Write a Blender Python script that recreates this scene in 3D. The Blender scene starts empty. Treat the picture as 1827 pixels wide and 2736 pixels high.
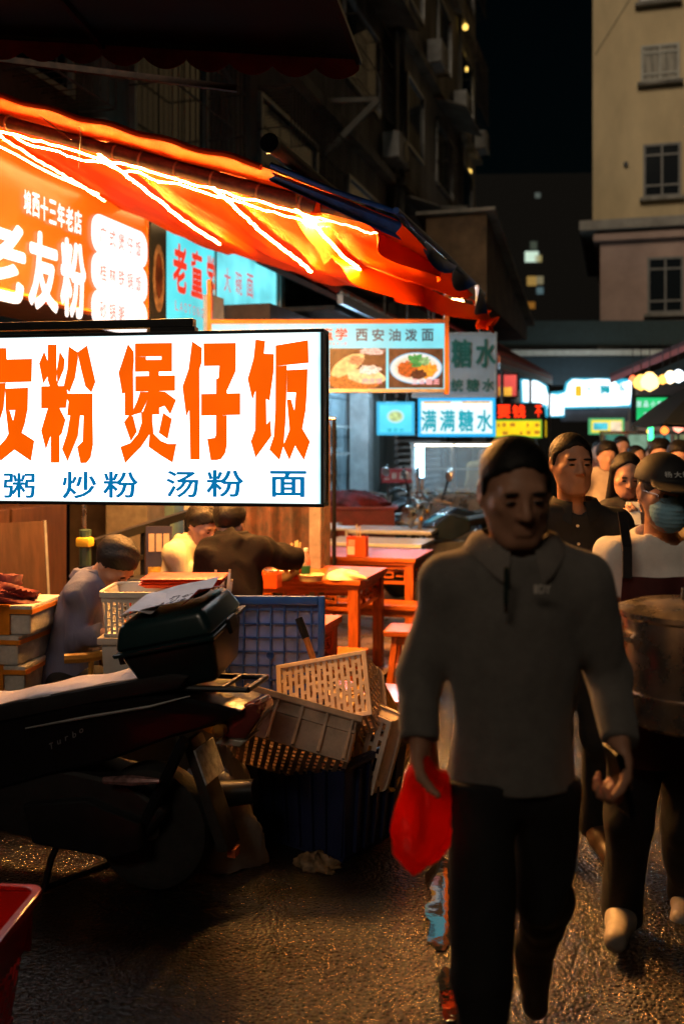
import bpy, bmesh, math, random
import numpy as np
from mathutils import Matrix, Vector, Euler
from mathutils.geometry import tessellate_polygon

R = math.radians
random.seed(7)
scn = bpy.context.scene
col = scn.collection
# ---------------------------------------------------------------- camera
CAMH, FPX, HOR, TH = 1.65, 2664.0, 1185.0, R(16.5)      # eye height, focal length and horizon of the 1827 px wide photo, yaw to the street
cam_d = bpy.data.cameras.new("camera")
cam = bpy.data.objects.new("camera", cam_d); col.objects.link(cam)
cam.location = (0, 0, CAMH); cam.rotation_euler = (R(90), 0, TH)
cam_d.sensor_fit = 'HORIZONTAL'; cam_d.sensor_width = 24.0; cam_d.lens = 35.0
cam_d.shift_y = -0.1
cam_d.clip_start = 0.05; cam_d.clip_end = 600
cam_d.dof.use_dof = True; cam_d.dof.focus_distance = 4.15; cam_d.dof.aperture_fstop = 1.9
scn.camera = cam
# ---------------------------------------------------------------- night sky, weak warm town glow as the only sun
world = bpy.data.worlds.new("World"); scn.world = world; world.use_nodes = True
wn = world.node_tree.nodes; wl = world.node_tree.links
bg = wn["Background"]
sky = wn.new("ShaderNodeTexSky"); sky.sky_type = 'NISHITA'; sky.sun_disc = False
sky.sun_elevation = R(2); sky.sun_rotation = R(200)
tint = wn.new("ShaderNodeMixRGB"); tint.blend_type = 'MULTIPLY'; tint.inputs[0].default_value = 1.0; tint.inputs[2].default_value = (.35, .8, 1.0, 1)   # cold night air
wl.new(sky.outputs[0], tint.inputs[1]); wl.new(tint.outputs[0], bg.inputs[0]); bg.inputs[1].default_value = 0.0011
sun_d = bpy.data.lights.new("sun", 'SUN'); sun_d.energy = 1.0; sun_d.angle = R(25); sun_d.color = (1.0, 0.80, 0.58)
sun = bpy.data.objects.new("sun", sun_d); col.objects.link(sun)
sun.rotation_euler = Euler((R(62), 0, R(-6)))
# ---------------------------------------------------------------- exposure
scn.view_settings.view_transform = 'Standard'; scn.view_settings.look = 'None'
scn.view_settings.exposure = 0.0; scn.view_settings.gamma = 1.0; scn.view_settings.use_curve_mapping = False
scn.render.engine = 'CYCLES'
cy = scn.cycles
cy.use_denoising = True
try: cy.denoiser = 'OPENIMAGEDENOISE'
except Exception: pass
cy.max_bounces = 7; cy.diffuse_bounces = 3; cy.glossy_bounces = 3; cy.transmission_bounces = 4; cy.transparent_max_bounces = 6
cy.sample_clamp_indirect = 4.0; cy.caustics_reflective = False; cy.caustics_refractive = False

# ================================================================ helpers
CT, ST = math.cos(TH), math.sin(TH)
def at(px, py, w):
    """point seen at photo pixel (px,py) at depth w metres along the view axis"""
    u = (px - 913.5) / FPX * w
    return Vector((u * CT - w * ST, u * ST + w * CT, CAMH - (py - HOR) / FPX * w))
def gx(px, w): p = at(px, HOR, w); return (p.x, p.y)
def hit(px, py, p0, n):
    d = at(px, py, 1.0) - Vector((0, 0, CAMH)); o = Vector((0, 0, CAMH))
    t = (Vector(p0) - o).dot(n) / d.dot(n)
    return o + d * t
# ---- materials
MATS = {}
def mat(name, color, rough=0.6, metal=0.0, var=0.15, vscale=8.0, bump=0.0, bscale=60.0, emit=None, estr=0.0, spec=0.5,
        trans=0.0, alpha=1.0, coat=0.0, sheen=0.0, sss=0.0, sample=True, color2=None, rvar=0.0, stretch=None, ior=1.45):
    if name in MATS: return MATS[name]
    m = bpy.data.materials.new(name); m.use_nodes = True
    nt = m.node_tree; N = nt.nodes; L = nt.links
    b = N["Principled BSDF"]
    c = (*color, 1.0)
    b.inputs["Base Color"].default_value = c
    b.inputs["Roughness"].default_value = rough
    b.inputs["Metallic"].default_value = metal
    b.inputs["Specular IOR Level"].default_value = spec
    b.inputs["IOR"].default_value = ior
    if trans: b.inputs["Transmission Weight"].default_value = trans
    if alpha < 1: b.inputs["Alpha"].default_value = alpha
    if coat: b.inputs["Coat Weight"].default_value = coat; b.inputs["Coat Roughness"].default_value = 0.08
    if sheen: b.inputs["Sheen Weight"].default_value = sheen
    if sss:
        b.inputs["Subsurface Weight"].default_value = sss
        b.inputs["Subsurface Radius"].default_value = (0.012, 0.005, 0.003)
    tc = N.new("ShaderNodeTexCoord")
    src = tc.outputs["Object"]
    if stretch:
        mp = N.new("ShaderNodeMapping"); mp.inputs["Scale"].default_value = stretch
        L.new(src, mp.inputs["Vector"]); src = mp.outputs["Vector"]
    if var > 0 or rvar > 0:
        n = N.new("ShaderNodeTexNoise"); n.inputs["Scale"].default_value = vscale; n.inputs["Detail"].default_value = 6; n.inputs["Roughness"].default_value = 0.65
        L.new(src, n.inputs["Vector"])
        if var > 0:
            r = N.new("ShaderNodeValToRGB")
            r.color_ramp.elements[0].position = 0.3; r.color_ramp.elements[1].position = 0.7
            lo = color2 if color2 else tuple(x * (1 - var * 1.6) for x in color)
            r.color_ramp.elements[0].color = (*lo, 1)
            r.color_ramp.elements[1].color = (*[min(1, x * (1 + var * 0.6)) for x in color], 1)
            L.new(n.outputs["Fac"], r.inputs["Fac"]); L.new(r.outputs["Color"], b.inputs["Base Color"])
        if rvar > 0:
            mr = N.new("ShaderNodeMapRange"); mr.inputs[1].default_value = 0.3; mr.inputs[2].default_value = 0.7
            mr.inputs[3].default_value = max(0.02, rough - rvar); mr.inputs[4].default_value = min(1, rough + rvar)
            L.new(n.outputs["Fac"], mr.inputs[0]); L.new(mr.outputs[0], b.inputs["Roughness"])
    if bump > 0:
        n2 = N.new("ShaderNodeTexNoise"); n2.inputs["Scale"].default_value = bscale; n2.inputs["Detail"].default_value = 4
        L.new(src, n2.inputs["Vector"])
        bp = N.new("ShaderNodeBump"); bp.inputs["Strength"].default_value = bump; bp.inputs["Distance"].default_value = 0.01
        L.new(n2.outputs["Fac"], bp.inputs["Height"]); L.new(bp.outputs["Normal"], b.inputs["Normal"])
    if emit:
        b.inputs["Emission Color"].default_value = (*emit, 1); b.inputs["Emission Strength"].default_value = estr
        if not sample: m.cycles.emission_sampling = 'NONE'
    MATS[name] = m
    return m
def glow(name, c, s=1.0, sample=False, var=0.0, vscale=3.0):
    """face of a lit sign, lamp or screen; var: uneven backlight from the tubes inside"""
    m = mat(name, tuple(min(0.8, x)*.12 for x in c), rough=0.35, var=0, emit=c, estr=s, sample=sample)
    if var > 0 and not m.get("v"):
        m["v"] = 1
        N = m.node_tree.nodes; L = m.node_tree.links; b = N["Principled BSDF"]
        n = N.new("ShaderNodeTexNoise"); n.inputs["Scale"].default_value = vscale; n.inputs["Detail"].default_value = 2
        tc = N.new("ShaderNodeTexCoord"); L.new(tc.outputs["Object"], n.inputs["Vector"])
        mr = N.new("ShaderNodeMapRange"); mr.inputs[1].default_value = .3; mr.inputs[2].default_value = .7
        mr.inputs[3].default_value = s * (1 - var); mr.inputs[4].default_value = s * (1 + var)
        L.new(n.outputs["Fac"], mr.inputs[0]); L.new(mr.outputs[0], b.inputs["Emission Strength"])
    return m
# ---- mesh builder
class MB:
    def __init__(s, M=None): s.v = []; s.f = []; s.M = M or Matrix.Identity(4)
    def add(s, vs, fs):
        o = len(s.v); s.v += [s.M @ Vector(p) for p in vs]; s.f += [tuple(i + o for i in f) for f in fs]; return s
    def box(s, c, d, rot=None):
        hx, hy, hz = d[0] / 2, d[1] / 2, d[2] / 2
        Q = Euler(rot).to_matrix() if rot is not None else None
        vs = []
        for x, y, z in ((-1,-1,-1),(1,-1,-1),(1,1,-1),(-1,1,-1),(-1,-1,1),(1,-1,1),(1,1,1),(-1,1,1)):
            p = Vector((x*hx, y*hy, z*hz))
            if Q: p = Q @ p
            vs.append(p + Vector(c))
        return s.add(vs, [(0,3,2,1),(4,5,6,7),(0,1,5,4),(1,2,6,5),(2,3,7,6),(3,0,4,7)])
    def bar(s, a, b, wd, hg):
        a, b = Vector(a), Vector(b); d = (b - a); L = d.length; d.normalize()
        up = Vector((0,0,1)) if abs(d.z) < 0.95 else Vector((0,1,0))
        sx = d.cross(up).normalized(); sz = sx.cross(d)
        vs = []
        for p in (a, b):
            for i, j in ((-1,-1),(1,-1),(1,1),(-1,1)): vs.append(p + sx*i*wd/2 + sz*j*hg/2)
        return s.add(vs, [(3,2,1,0),(4,5,6,7),(0,1,5,4),(1,2,6,5),(2,3,7,6),(3,0,4,7)])
    def tube(s, pts, r, n=10, caps=True, closed=False):
        pts = [Vector(p) for p in pts]; m = len(pts)
        rs = r if isinstance(r, (list, tuple)) else [r] * m
        vs = []; prev = None
        for i, p in enumerate(pts):
            if closed: t = pts[(i+1) % m] - pts[i-1]
            else: t = pts[min(i+1, m-1)] - pts[max(i-1, 0)]
            t.normalize()
            if prev is None:
                up = Vector((0,0,1)) if abs(t.z) < 0.9 else Vector((1,0,0))
                a = t.cross(up).normalized()
            else: a = (prev - t * prev.dot(t)).normalized()
            prev = a; b = t.cross(a)
            for k in range(n):
                g = 2*math.pi*k/n
                vs.append(p + (a*math.cos(g) + b*math.sin(g)) * rs[i])
        fs = []
        for i in range(m if closed else m-1):
            j = (i+1) % m
            for k in range(n): fs.append((i*n+k, i*n+(k+1)%n, j*n+(k+1)%n, j*n+k))
        if caps and not closed:
            fs.append(tuple(range(n-1, -1, -1))); fs.append(tuple((m-1)*n+k for k in range(n)))
        return s.add(vs, fs)
    def lathe(s, prof, c=(0,0,0), n=24, sx=1, sy=1):
        vs = []; fs = []; m = len(prof)
        for r, z in prof:
            for k in range(n):
                g = 2*math.pi*k/n; vs.append((c[0]+r*sx*math.cos(g), c[1]+r*sy*math.sin(g), c[2]+z))
        for i in range(m-1):
            for k in range(n): fs.append((i*n+k, i*n+(k+1)%n, (i+1)*n+(k+1)%n, (i+1)*n+k))
        if prof[0][0] > 1e-4: fs.append(tuple(range(n-1, -1, -1)))
        if prof[-1][0] > 1e-4: fs.append(tuple((m-1)*n+k for k in range(n)))
        return s.add(vs, fs)
    def prism(s, poly, y0, y1):
        """outline in x,z pulled from y0 to y1"""
        n = len(poly)
        ar = sum(poly[i][0]*poly[(i+1)%n][1] - poly[(i+1)%n][0]*poly[i][1] for i in range(n))
        if ar < 0: poly = poly[::-1]
        tri = tessellate_polygon([[Vector((p[0], p[1], 0)) for p in poly]])
        vs = [(p[0], y0, p[1]) for p in poly] + [(p[0], y1, p[1]) for p in poly]
        fs = []
        for t in tri:
            a, b, c = [Vector((poly[i][0], poly[i][1], 0)) for i in t]
            if (b-a).cross(c-a).z < 0: t = t[::-1]
            fs.append(tuple(t)); fs.append(tuple(i+n for i in t[::-1]))
        for i in range(n):
            j = (i+1) % n; fs.append((i, i+n, j+n, j))
        return s.add(vs, fs)
    def grid(s, fn, nu, nv):
        vs = [fn(i/nu, j/nv) for j in range(nv+1) for i in range(nu+1)]
        fs = [(j*(nu+1)+i, j*(nu+1)+i+1, (j+1)*(nu+1)+i+1, (j+1)*(nu+1)+i) for j in range(nv) for i in range(nu)]
        return s.add(vs, fs)
    def sheet(s, fn, nu, nv, th):
        """a curved sheet with thickness th along +z of its second face"""
        a = [Vector(fn(i/nu, j/nv)) for j in range(nv+1) for i in range(nu+1)]
        n = len(a); W = nu+1
        b = [p + Vector((0,0,th)) for p in a]
        fs = []
        for j in range(nv):
            for i in range(nu):
                q = (j*W+i, j*W+i+1, (j+1)*W+i+1, (j+1)*W+i)
                fs.append(q[::-1]); fs.append(tuple(k+n for k in q))
        edge = [i for i in range(W)] + [j*W+nu for j in range(1,nv+1)] + [nv*W+i for i in range(nu-1,-1,-1)] + [j*W for j in range(nv-1,0,-1)]
        for k in range(len(edge)):
            p, q = edge[k], edge[(k+1)%len(edge)]; fs.append((p, q, q+n, p+n))
        return s.add(a+b, fs)
    def mesh(s, name, bevel=0.0, smooth=False, seg=2, angle=35):
        me = bpy.data.meshes.new(name); me.from_pydata([tuple(p) for p in s.v], [], s.f)
        bm = bmesh.new(); bm.from_mesh(me)
        bmesh.ops.recalc_face_normals(bm, faces=bm.faces)
        if bevel > 0:
            es = [e for e in bm.edges if len(e.link_faces) == 2 and e.calc_face_angle(0) > R(30)]
            bmesh.ops.bevel(bm, geom=es, offset=bevel, segments=seg, affect='EDGES', profile=0.6, clamp_overlap=True)
        if smooth:
            for f in bm.faces: f.smooth = True
            for e in bm.edges:
                if len(e.link_faces) == 2 and e.calc_face_angle(0) > R(angle): e.smooth = False
        bm.to_mesh(me); bm.free(); me.update()
        return me
    def build(s, name, m, parent=None, bevel=0.0, smooth=False, seg=2, angle=35):
        return obj(name, s.mesh(name, bevel, smooth, seg, angle), m, parent)
def obj(name, me, m, parent=None, loc=None):
    o = bpy.data.objects.new(name, me); col.objects.link(o)
    if m is not None and len(me.materials) == 0: me.materials.append(m)
    if parent is not None: o.parent = parent
    if loc is not None: o.location = loc
    return o
def tag(o, label=None, cat=None, group=None, kind=None):
    if label: o["label"] = label
    if cat: o["category"] = cat
    if group: o["group"] = group
    if kind: o["kind"] = kind
    return o
def thing(name, label, cat, loc=(0,0,0), rz=0.0, group=None):
    o = bpy.data.objects.new(name, None); col.objects.link(o); o.empty_display_size = 0.1
    o.location = loc; o.rotation_euler = (0, 0, rz)
    return tag(o, label, cat, group)
def struct(o): o["kind"] = "structure"; return o
def copy_tree(o, parent=None, loc=None, rz=None, label=None):
    c = o.copy(); col.objects.link(c); c.parent = parent
    if loc is not None: c.location = loc
    if rz is not None: c.rotation_euler = (0, 0, rz)
    if label: c["label"] = label
    for ch in list(o.children): copy_tree(ch, c)
    return c
def B(name, c, d, m, parent, rot=None, bevel=0.0, smooth=False):
    return MB().box(c, d, rot).build(name, m, parent, bevel, smooth)
# ---- lettering: the built-in font's glyphs turned into flat meshes with a little thickness
GLY = {}
def glyph(ch, bold=0.0, shear=0.0):
    k = (ch, bold, shear)
    if k in GLY: return GLY[k]
    cu = bpy.data.curves.new("t", 'FONT'); cu.body = ch; cu.size = 1.0; cu.resolution_u = 3; cu.offset = bold; cu.shear = shear
    cu.extrude = 0.0; cu.fill_mode = 'FRONT'
    o = bpy.data.objects.new("t", cu); col.objects.link(o)
    dg = bpy.context.evaluated_depsgraph_get(); me = o.evaluated_get(dg).to_mesh()
    vs = [(v.co.x, v.co.y) for v in me.vertices]; fs = [tuple(p.vertices) for p in me.polygons]
    o.evaluated_get(dg).to_mesh_clear()
    bpy.data.objects.remove(o); bpy.data.curves.remove(cu)
    if not vs: vs = [(0,0)]; fs = []
    xs = [p[0] for p in vs]; ys = [p[1] for p in vs]
    GLY[k] = (vs, fs, min(xs), max(xs), min(ys), max(ys))
    return GLY[k]
def char(ch, cx, cz, w, h, y, m, parent, bold=0.02, name="character", shear=0.0):
    """one character fitted into w x h, centred on cx,cz of its sign face at depth y (facing -y); strokes are thickened by shifted layers"""
    vs, fs, x0, x1, y0, y1 = glyph(ch, 0.0, shear)
    bx = bold if len(fs) else 0
    sx = w / max(1e-3, x1-x0+2*bx); sz = h / max(1e-3, y1-y0+2*bx)
    P = []; Fc = []
    sh = [(0, 0)] if bx <= 0 else [(bx*math.cos(k*math.pi/4), bx*math.sin(k*math.pi/4)) for k in range(8)]
    if bx > .024: sh += [(bx*.5*math.cos(k*math.pi/2), bx*.5*math.sin(k*math.pi/2)) for k in range(4)]
    for k, (dx, dz) in enumerate(sh):
        o = len(P)
        P += [((p[0]+dx-(x0+x1)/2)*sx + cx, y-.00012*k, (p[1]+dz-(y0+y1)/2)*sz + cz) for p in vs]
        Fc += [tuple(i+o for i in f) for f in fs]
    me = bpy.data.meshes.new(name)
    me.from_pydata(P, [], Fc); me.update()
    return obj(name, me, m, parent)
def line(s, cx, cz, cw, chh, pitch, y, m, parent, bold=0.02, name="character"):
    """a line of characters; small strokes such as the one-bar character keep their proportion"""
    n = len(s)
    for i, ch in enumerate(s):
        if ch == ' ': continue
        hh = chh
        g = glyph(ch, bold)
        asp = (g[5]-g[4])/max(1e-3, (g[3]-g[2]))
        if asp < 0.3: hh = chh*0.16
        ww = cw
        if asp > 3: ww = cw*0.25
        char(ch, cx + (i-(n-1)/2)*pitch, cz, ww, hh, y, m, parent, bold, name)
# ================================================================ shared materials
def asphalt():
    m = bpy.data.materials.new("wet_asphalt"); m.use_nodes = True
    nt = m.node_tree; N = nt.nodes; L = nt.links; b = N["Principled BSDF"]
    tc = N.new("ShaderNodeTexCoord")
    def noise(s, d, r=0.6):
        n = N.new("ShaderNodeTexNoise"); n.inputs["Scale"].default_value = s; n.inputs["Detail"].default_value = d; n.inputs["Roughness"].default_value = r
        L.new(tc.outputs["Object"], n.inputs["Vector"]); return n
    big = noise(0.9, 5); mid = noise(14, 5, .7); fine = noise(80, 3, .7)
    vo = N.new("ShaderNodeTexVoronoi"); vo.inputs["Scale"].default_value = 74; L.new(tc.outputs["Object"], vo.inputs["Vector"])
    r = N.new("ShaderNodeValToRGB"); r.color_ramp.elements[0].position = .32; r.color_ramp.elements[1].position = .72
    r.color_ramp.elements[0].color = (.004, .0037, .0034, 1); r.color_ramp.elements[1].color = (.017, .015, .013, 1)
    mix = N.new("ShaderNodeMath"); mix.operation = 'MULTIPLY_ADD'; mix.inputs[1].default_value = .5
    L.new(mid.outputs["Fac"], mix.inputs[0])
    h = N.new("ShaderNodeMath"); h.operation = 'MULTIPLY'; h.inputs[1].default_value = .5; L.new(fine.outputs["Fac"], h.inputs[0]); L.new(h.outputs[0], mix.inputs[2])
    L.new(mix.outputs[0], r.inputs["Fac"]); L.new(r.outputs["Color"], b.inputs["Base Color"])
    mr = N.new("ShaderNodeMapRange"); mr.inputs[1].default_value = .35; mr.inputs[2].default_value = .65; mr.inputs[3].default_value = .10; mr.inputs[4].default_value = .24
    L.new(big.outputs["Fac"], mr.inputs[0]); L.new(mr.outputs[0], b.inputs["Roughness"])
    add = N.new("ShaderNodeMath"); add.operation = 'MULTIPLY_ADD'; add.inputs[1].default_value = -1.1
    L.new(vo.outputs["Distance"], add.inputs[0]); L.new(fine.outputs["Fac"], add.inputs[2])
    add2 = N.new("ShaderNodeMath"); add2.operation = 'MULTIPLY_ADD'; add2.inputs[1].default_value = .45
    L.new(mid.outputs["Fac"], add2.inputs[0]); L.new(add.outputs[0], add2.inputs[2])
    bp = N.new("ShaderNodeBump"); bp.inputs["Strength"].default_value = .95; bp.inputs["Distance"].default_value = .0066
    L.new(add2.outputs[0], bp.inputs["Height"]); L.new(bp.outputs["Normal"], b.inputs["Normal"])
    b.inputs["Specular IOR Level"].default_value = .95
    MATS["wet_asphalt"] = m; return m
M_asph = asphalt()
M_conc = mat("grimy_concrete", (.30, .29, .26), .85, var=.45, vscale=1.6, bump=.3, bscale=25, stretch=(1, 1, .25))
M_conc2 = mat("stained_render", (.36, .33, .28), .85, var=.5, vscale=1.1, bump=.25, bscale=18, stretch=(1, 1, .2))
M_dark = mat("dark_interior", (.05, .035, .028), .8, var=.3)
M_grille = mat("rusty_grille", (.12, .10, .09), .6, .3, var=.5, vscale=20)
M_glassd = mat("night_glass", (.012, .016, .02), .08, var=0, spec=.6)
M_alu = mat("aluminium", (.45, .46, .46), .4, .7, var=.2, vscale=12)
M_black = mat("black_metal", (.012, .013, .016), .38, .3, var=.3, vscale=15)
M_blackp = mat("black_plastic", (.012, .012, .014), .45, var=.3, vscale=15, bump=.08, bscale=200)
M_white = mat("white_plastic", (.72, .72, .70), .45, var=.12, vscale=9)
M_paint = mat("old_white_paint", (.62, .63, .62), .6, var=.25, vscale=4, bump=.1)
M_wood = mat("varnished_wood", (.55, .12, .016), .38, var=.4, vscale=5, coat=.12, stretch=(1.2, 9, 9), bump=.05, bscale=30)
M_woodx = mat("varnished_wood_across", (.42, .15, .04), .22, var=.4, vscale=5, coat=.4, stretch=(9, 1.2, 9), bump=.05, bscale=30)
M_woodz = mat("varnished_wood_upright", (.52, .11, .014), .4, var=.4, vscale=5, coat=.1, stretch=(9, 9, 1.2))
M_brownw = mat("brown_panel", (.055, .024, .012), .5, var=.4, vscale=3, stretch=(6, 6, .7))
M_orangef = mat("orange_frame_paint", (.85, .22, .02), .5, var=.2)
M_steel = mat("stainless_steel", (.55, .54, .52), .28, 1.0, var=.2, vscale=9, rvar=.1)
M_bluep = mat("shop_blue_paint", (.22, .38, .45), .6, var=.3, vscale=3)
M_tile = mat("red_roof_tile", (.40, .045, .03), .35, var=.45, vscale=3)
# ================================================================ ground, puddle
g = MB().grid(lambda u, v: (-150 + 300*u, -60 + 300*v, 0), 6, 6).build("ground", M_asph); struct(g)
random.seed(3)
M_wat = mat("puddle_water", (.01, .011, .012), .02, var=0, spec=.9, bump=.045, bscale=10, ior=1.6)
def puddle(a, b, w0, w1, seed, n=26, zz=.006):
    random.seed(seed); pl = []; pr = []
    for i in range(n+1):
        t = i/n; x = a[0]+(b[0]-a[0])*t; y = a[1]+(b[1]-a[1])*t
        dx, dy = b[0]-a[0], b[1]-a[1]; L = math.hypot(dx, dy); nx, ny = -dy/L, dx/L
        w = (w0+(w1-w0)*t)*(.75+.5*random.random()) * min(1, .35+4*t*(1-t)*2)
        c = .006*math.sin(t*17)
        pl.append((x+nx*(c-w/2), y+ny*(c-w/2), zz)); pr.append((x+nx*(c+w/2), y+ny*(c+w/2), zz))
    m = MB(); m.add(pl+pr, [(i, i+1, n+2+i, n+1+i) for i in range(n)])
    return struct(m.build("puddle", M_wat))
A = at(1172, 2310, 1); # narrow water-filled seam in the road, running down the street
def gp(px, py): w = CAMH*FPX/(py-HOR); return at(px, py, w)
puddle(gp(1172, 2290), gp(1180, 2545), .085, .085, 4)
puddle(gp(1188, 2590), gp(1210, 2735), .05, .06, 9, 14)
puddle(gp(1208, 2770), gp(1230, 3300), .05, .07, 12, 14)
# shop floor: low tiled platform under the tables
M_ftile = mat("floor_tile", (.45, .29, .15), .3, var=.35, vscale=2.5, rvar=.12)
M_grout = mat("floor_grout", (.07, .055, .045), .8)
fl = MB().box((-3.7, 7.6, .01), (3.5, 7.0, .02)).build("shop_floor", M_grout); struct(fl)
tile = None
for i in range(7):
    for j in range(14):
        if tile is None: tile = MB().box((0, 0, 0), (.49, .49, .012)).mesh("floor_tile", .002)
        o = obj("floor_tile", tile, M_ftile, fl, (-5.2+.25+i*.5-.0, 4.1+.25+j*.5, .0235+.001*((i*7+j*3) % 3)))
# ================================================================ apartment blocks on the shop side
def window_unit(parent, x, y, z, w, h, nx=3, lit=False, grille=True, frame=M_alu, pane=M_glassd, gd=.28, bar=M_grille):
    """window facing +X on plane x, centre y, sill z"""
    f = MB()
    t = .05
    f.box((x+.02, y-w/2+t/2, z+h/2), (.08, t, h)); f.box((x+.02, y+w/2-t/2, z+h/2), (.08, t, h))
    f.box((x+.02, y, z+t/2), (.078, w-2*t, t)); f.box((x+.02, y, z+h-t/2), (.078, w-2*t, t))
    fr = f.build("window_frame", frame, parent)
    for k in range(nx):
        pw = (w-2*t)/nx
        MB().box((x+.0, y-w/2+t+pw*(k+.5), z+h/2), (.03, pw-.03, h-2*t-.02)).build("pane", pane, fr)
    if grille:
        g = MB(); n = max(4, int(w/.12))
        for k in range(n+1):
            yy = y-w/2-.05+(w+.1)*k/n
            g.tube([(x+.03, yy, z+h+.05), (x+gd, yy, z+h+.02), (x+gd, yy, z-.1), (x+.03, yy, z-.1)], .008, 5)
        for zz in (z-.1, z+h*.33, z+h*.66, z+h+.02):
            g.tube([(x+.03, y-w/2-.05, zz), (x+gd, y-w/2-.05, zz), (x+gd, y+w/2+.05, zz), (x+.03, y+w/2+.05, zz)], .011, 5)
        g.build("window_grille", bar, parent)
def apartment(label, y0, y1, x, nfl, m, seed, zbase=3.7, fh=3.0):
    random.seed(seed)
    b = thing("apartment_block", label, "building", (x, (y0+y1)/2, 0))
    L = y1-y0; top = zbase+fh*nfl
    MB().box((-3.0, 0, (zbase+top)/2), (6.0, L-.02, top-zbase)).build("wall", m, b)
    for k in range(nfl+1):
        MB().box((.09, 0, zbase+fh*k), (.2, L-.06, .16)).build("ledge", m, b)
    n = max(2, int(L/2.6)); pw = L/n
    for k in range(nfl):
        for j in range(n):
            yy = -L/2+pw*(j+.5); z = zbase+fh*k+.95
            if random.random() < .72:
                window_unit(b, .0, yy, z, pw*.62, 1.45, 3, grille=True, gd=.25+.3*random.random())
                if random.random() < .6:
                    hd = MB(); sl = .75; zt = z+1.62
                    hd.prism([(0.01, zt+.28), (0.04, zt+.31), (sl, zt+.03), (sl, zt)], -pw*.36, pw*.36)
                    o = hd.build("window_hood", M_conc2, b); o.location = (0, yy, 0)
            else:
                window_unit(b, .0, yy, z, pw*.5, 1.45, 2, grille=False)
            if random.random() < .55:
                a = MB().box((.22, yy+pw*.43, z-.45), (.32, .75, .52)); ac = a.build("air_conditioner", M_paint, b, .02)
                MB().lathe([(.2, 0), (.2, .01)], n=20, c=(0, 0, 0)).build("fan_grille", M_black, ac).matrix_local = Matrix.Translation((.385, yy+pw*.48, z-.45)) @ Matrix.Rotation(R(90), 4, 'Y')
                MB().bar((.02, yy+pw*.3, z-.74), (.4, yy+pw*.3, z-.72), .03, .03).build("bracket", M_grille, b); MB().bar((.02, yy+pw*.56, z-.74), (.4, yy+pw*.56, z-.72), .03, .03).build("bracket", M_grille, b)
        yy = -L/2+pw*(random.randint(0, n-1))+.12
        MB().tube([(.1, yy, zbase), (.1, yy, top)], .055, 8).build("drain_pipe", M_conc, b)
    for j in range(0, n, 2):      # diagonal stair hoods and struts that stick out over the lane
        yy = -L/2+pw*(j+.9)
        MB().bar((.0, yy, zbase+2.3), (.9, yy, zbase+3.1), .09, .09).bar((.9, yy, zbase+3.1), (.02, yy, zbase+3.16), .07, .07).build("strut", M_conc, b)
    return b
apartment("grimy concrete apartment block with barred windows directly above the orange tarpaulin awning", 2.6, 11.0, -4.75, 4, M_conc, 11)
apartment("stained apartment block with caged windows above the red tiled eaves", 11.05, 18.6, -4.6, 4, M_conc2, 5)
b3 = apartment("dim farthest apartment block of the shop row with slanted window hoods", 18.65, 28.5, -4.45, 4, M_conc2, 9)
# small lit lamps on that row, as seen against the night sky
M_lampy = glow("lamp_yellow", (1.0, .62, .12), 2.2)
for i, (px, py, w) in enumerate(((1243, 70, 26), (1243, 183, 27), (1222, 355, 27), (1253, 458, 27.5))):
    p = at(px, py, w)
    t = thing("wall_lamp", ("highest", "second highest", "third highest", "lowest")[i]+" small yellow lamp on a rod of the farthest apartment block", "lamp", (-4.45, p.y, p.z), 0, "lamps on the apartment block")
    L = p.x+4.45
    MB().bar((0, 0, 0), (L-.03, 0, .0), .02, .02).build("rod", M_grille, t)
    MB().lathe([(.02, .08), (.07, .03), (.075, -.02), (.05, -.07), (0.001, -.08)], (L, 0, 0), 10).build("lamp_globe", M_lampy, t, smooth=True)
# ================================================================ restaurant shell under the first block
sh = thing("restaurant_shell", "dark brown restaurant interior behind the diners with plank back wall", "shop", (-4.7, 6.2, 0))
MB().box((-1.6, 0.4, 1.85), (.1, 6.0, 3.7)).build("back_wall", M_brownw, sh)
MB().box((-.8, -2.7, 1.85), (1.7, .12, 3.7)).build("side_wall", M_dark, sh)
MB().box((-.8, 0.4, 3.64), (1.5, 6.0, .08)).build("ceiling", M_dark, sh)
MB().box((-.1, 2.36, 1.85), (.9, .16, 3.66)).build("party_wall", M_dark, sh)
MB().box((.22, -.18, 3.16), (.7, 4.9, 1.0)).build("fascia_box", M_dark, sh, .01)
for k in range(14):
    MB().box((-1.53, -2.4+.43*k, 1.3), (.03, .415, 2.56)).build("plank", M_brownw, sh, .004)
# ---- post between the two shops with a dark printed panel
pp = thing("shop_pillar", "grey pillar with a dark hanging food poster between the two lit shop signs", "pillar", (-4.05, 7.93, 0))
MB().box((-.2, .0, 1.8), (.4, .34, 3.6)).build("post", mat("pillar_grey", (.13, .12, .115), .7, var=.3), pp, .01)
pn = MB().box((.02, -.02, 3.08), (.03, .3, 1.0)).build("poster", mat("dark_poster", (.02, .025, .03), .5), pp)
MB().add([(.037, -.02+.11*math.cos(a), 3.1+.3*math.sin(a)) for a in [k*math.pi/10 for k in range(20)]], [tuple(range(20))]).build("printed_dish", mat("poster_dish", (.35, .25, .18), .5, var=.5, vscale=9), pn)
MB().add([(.039, -.02+.07*math.cos(a), 3.12+.2*math.sin(a)) for a in [k*math.pi/10 for k in range(20)]], [tuple(range(20))]).build("printed_soup", mat("poster_soup", (.12, .04, .02), .5, var=.5, vscale=9), pn)
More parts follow.
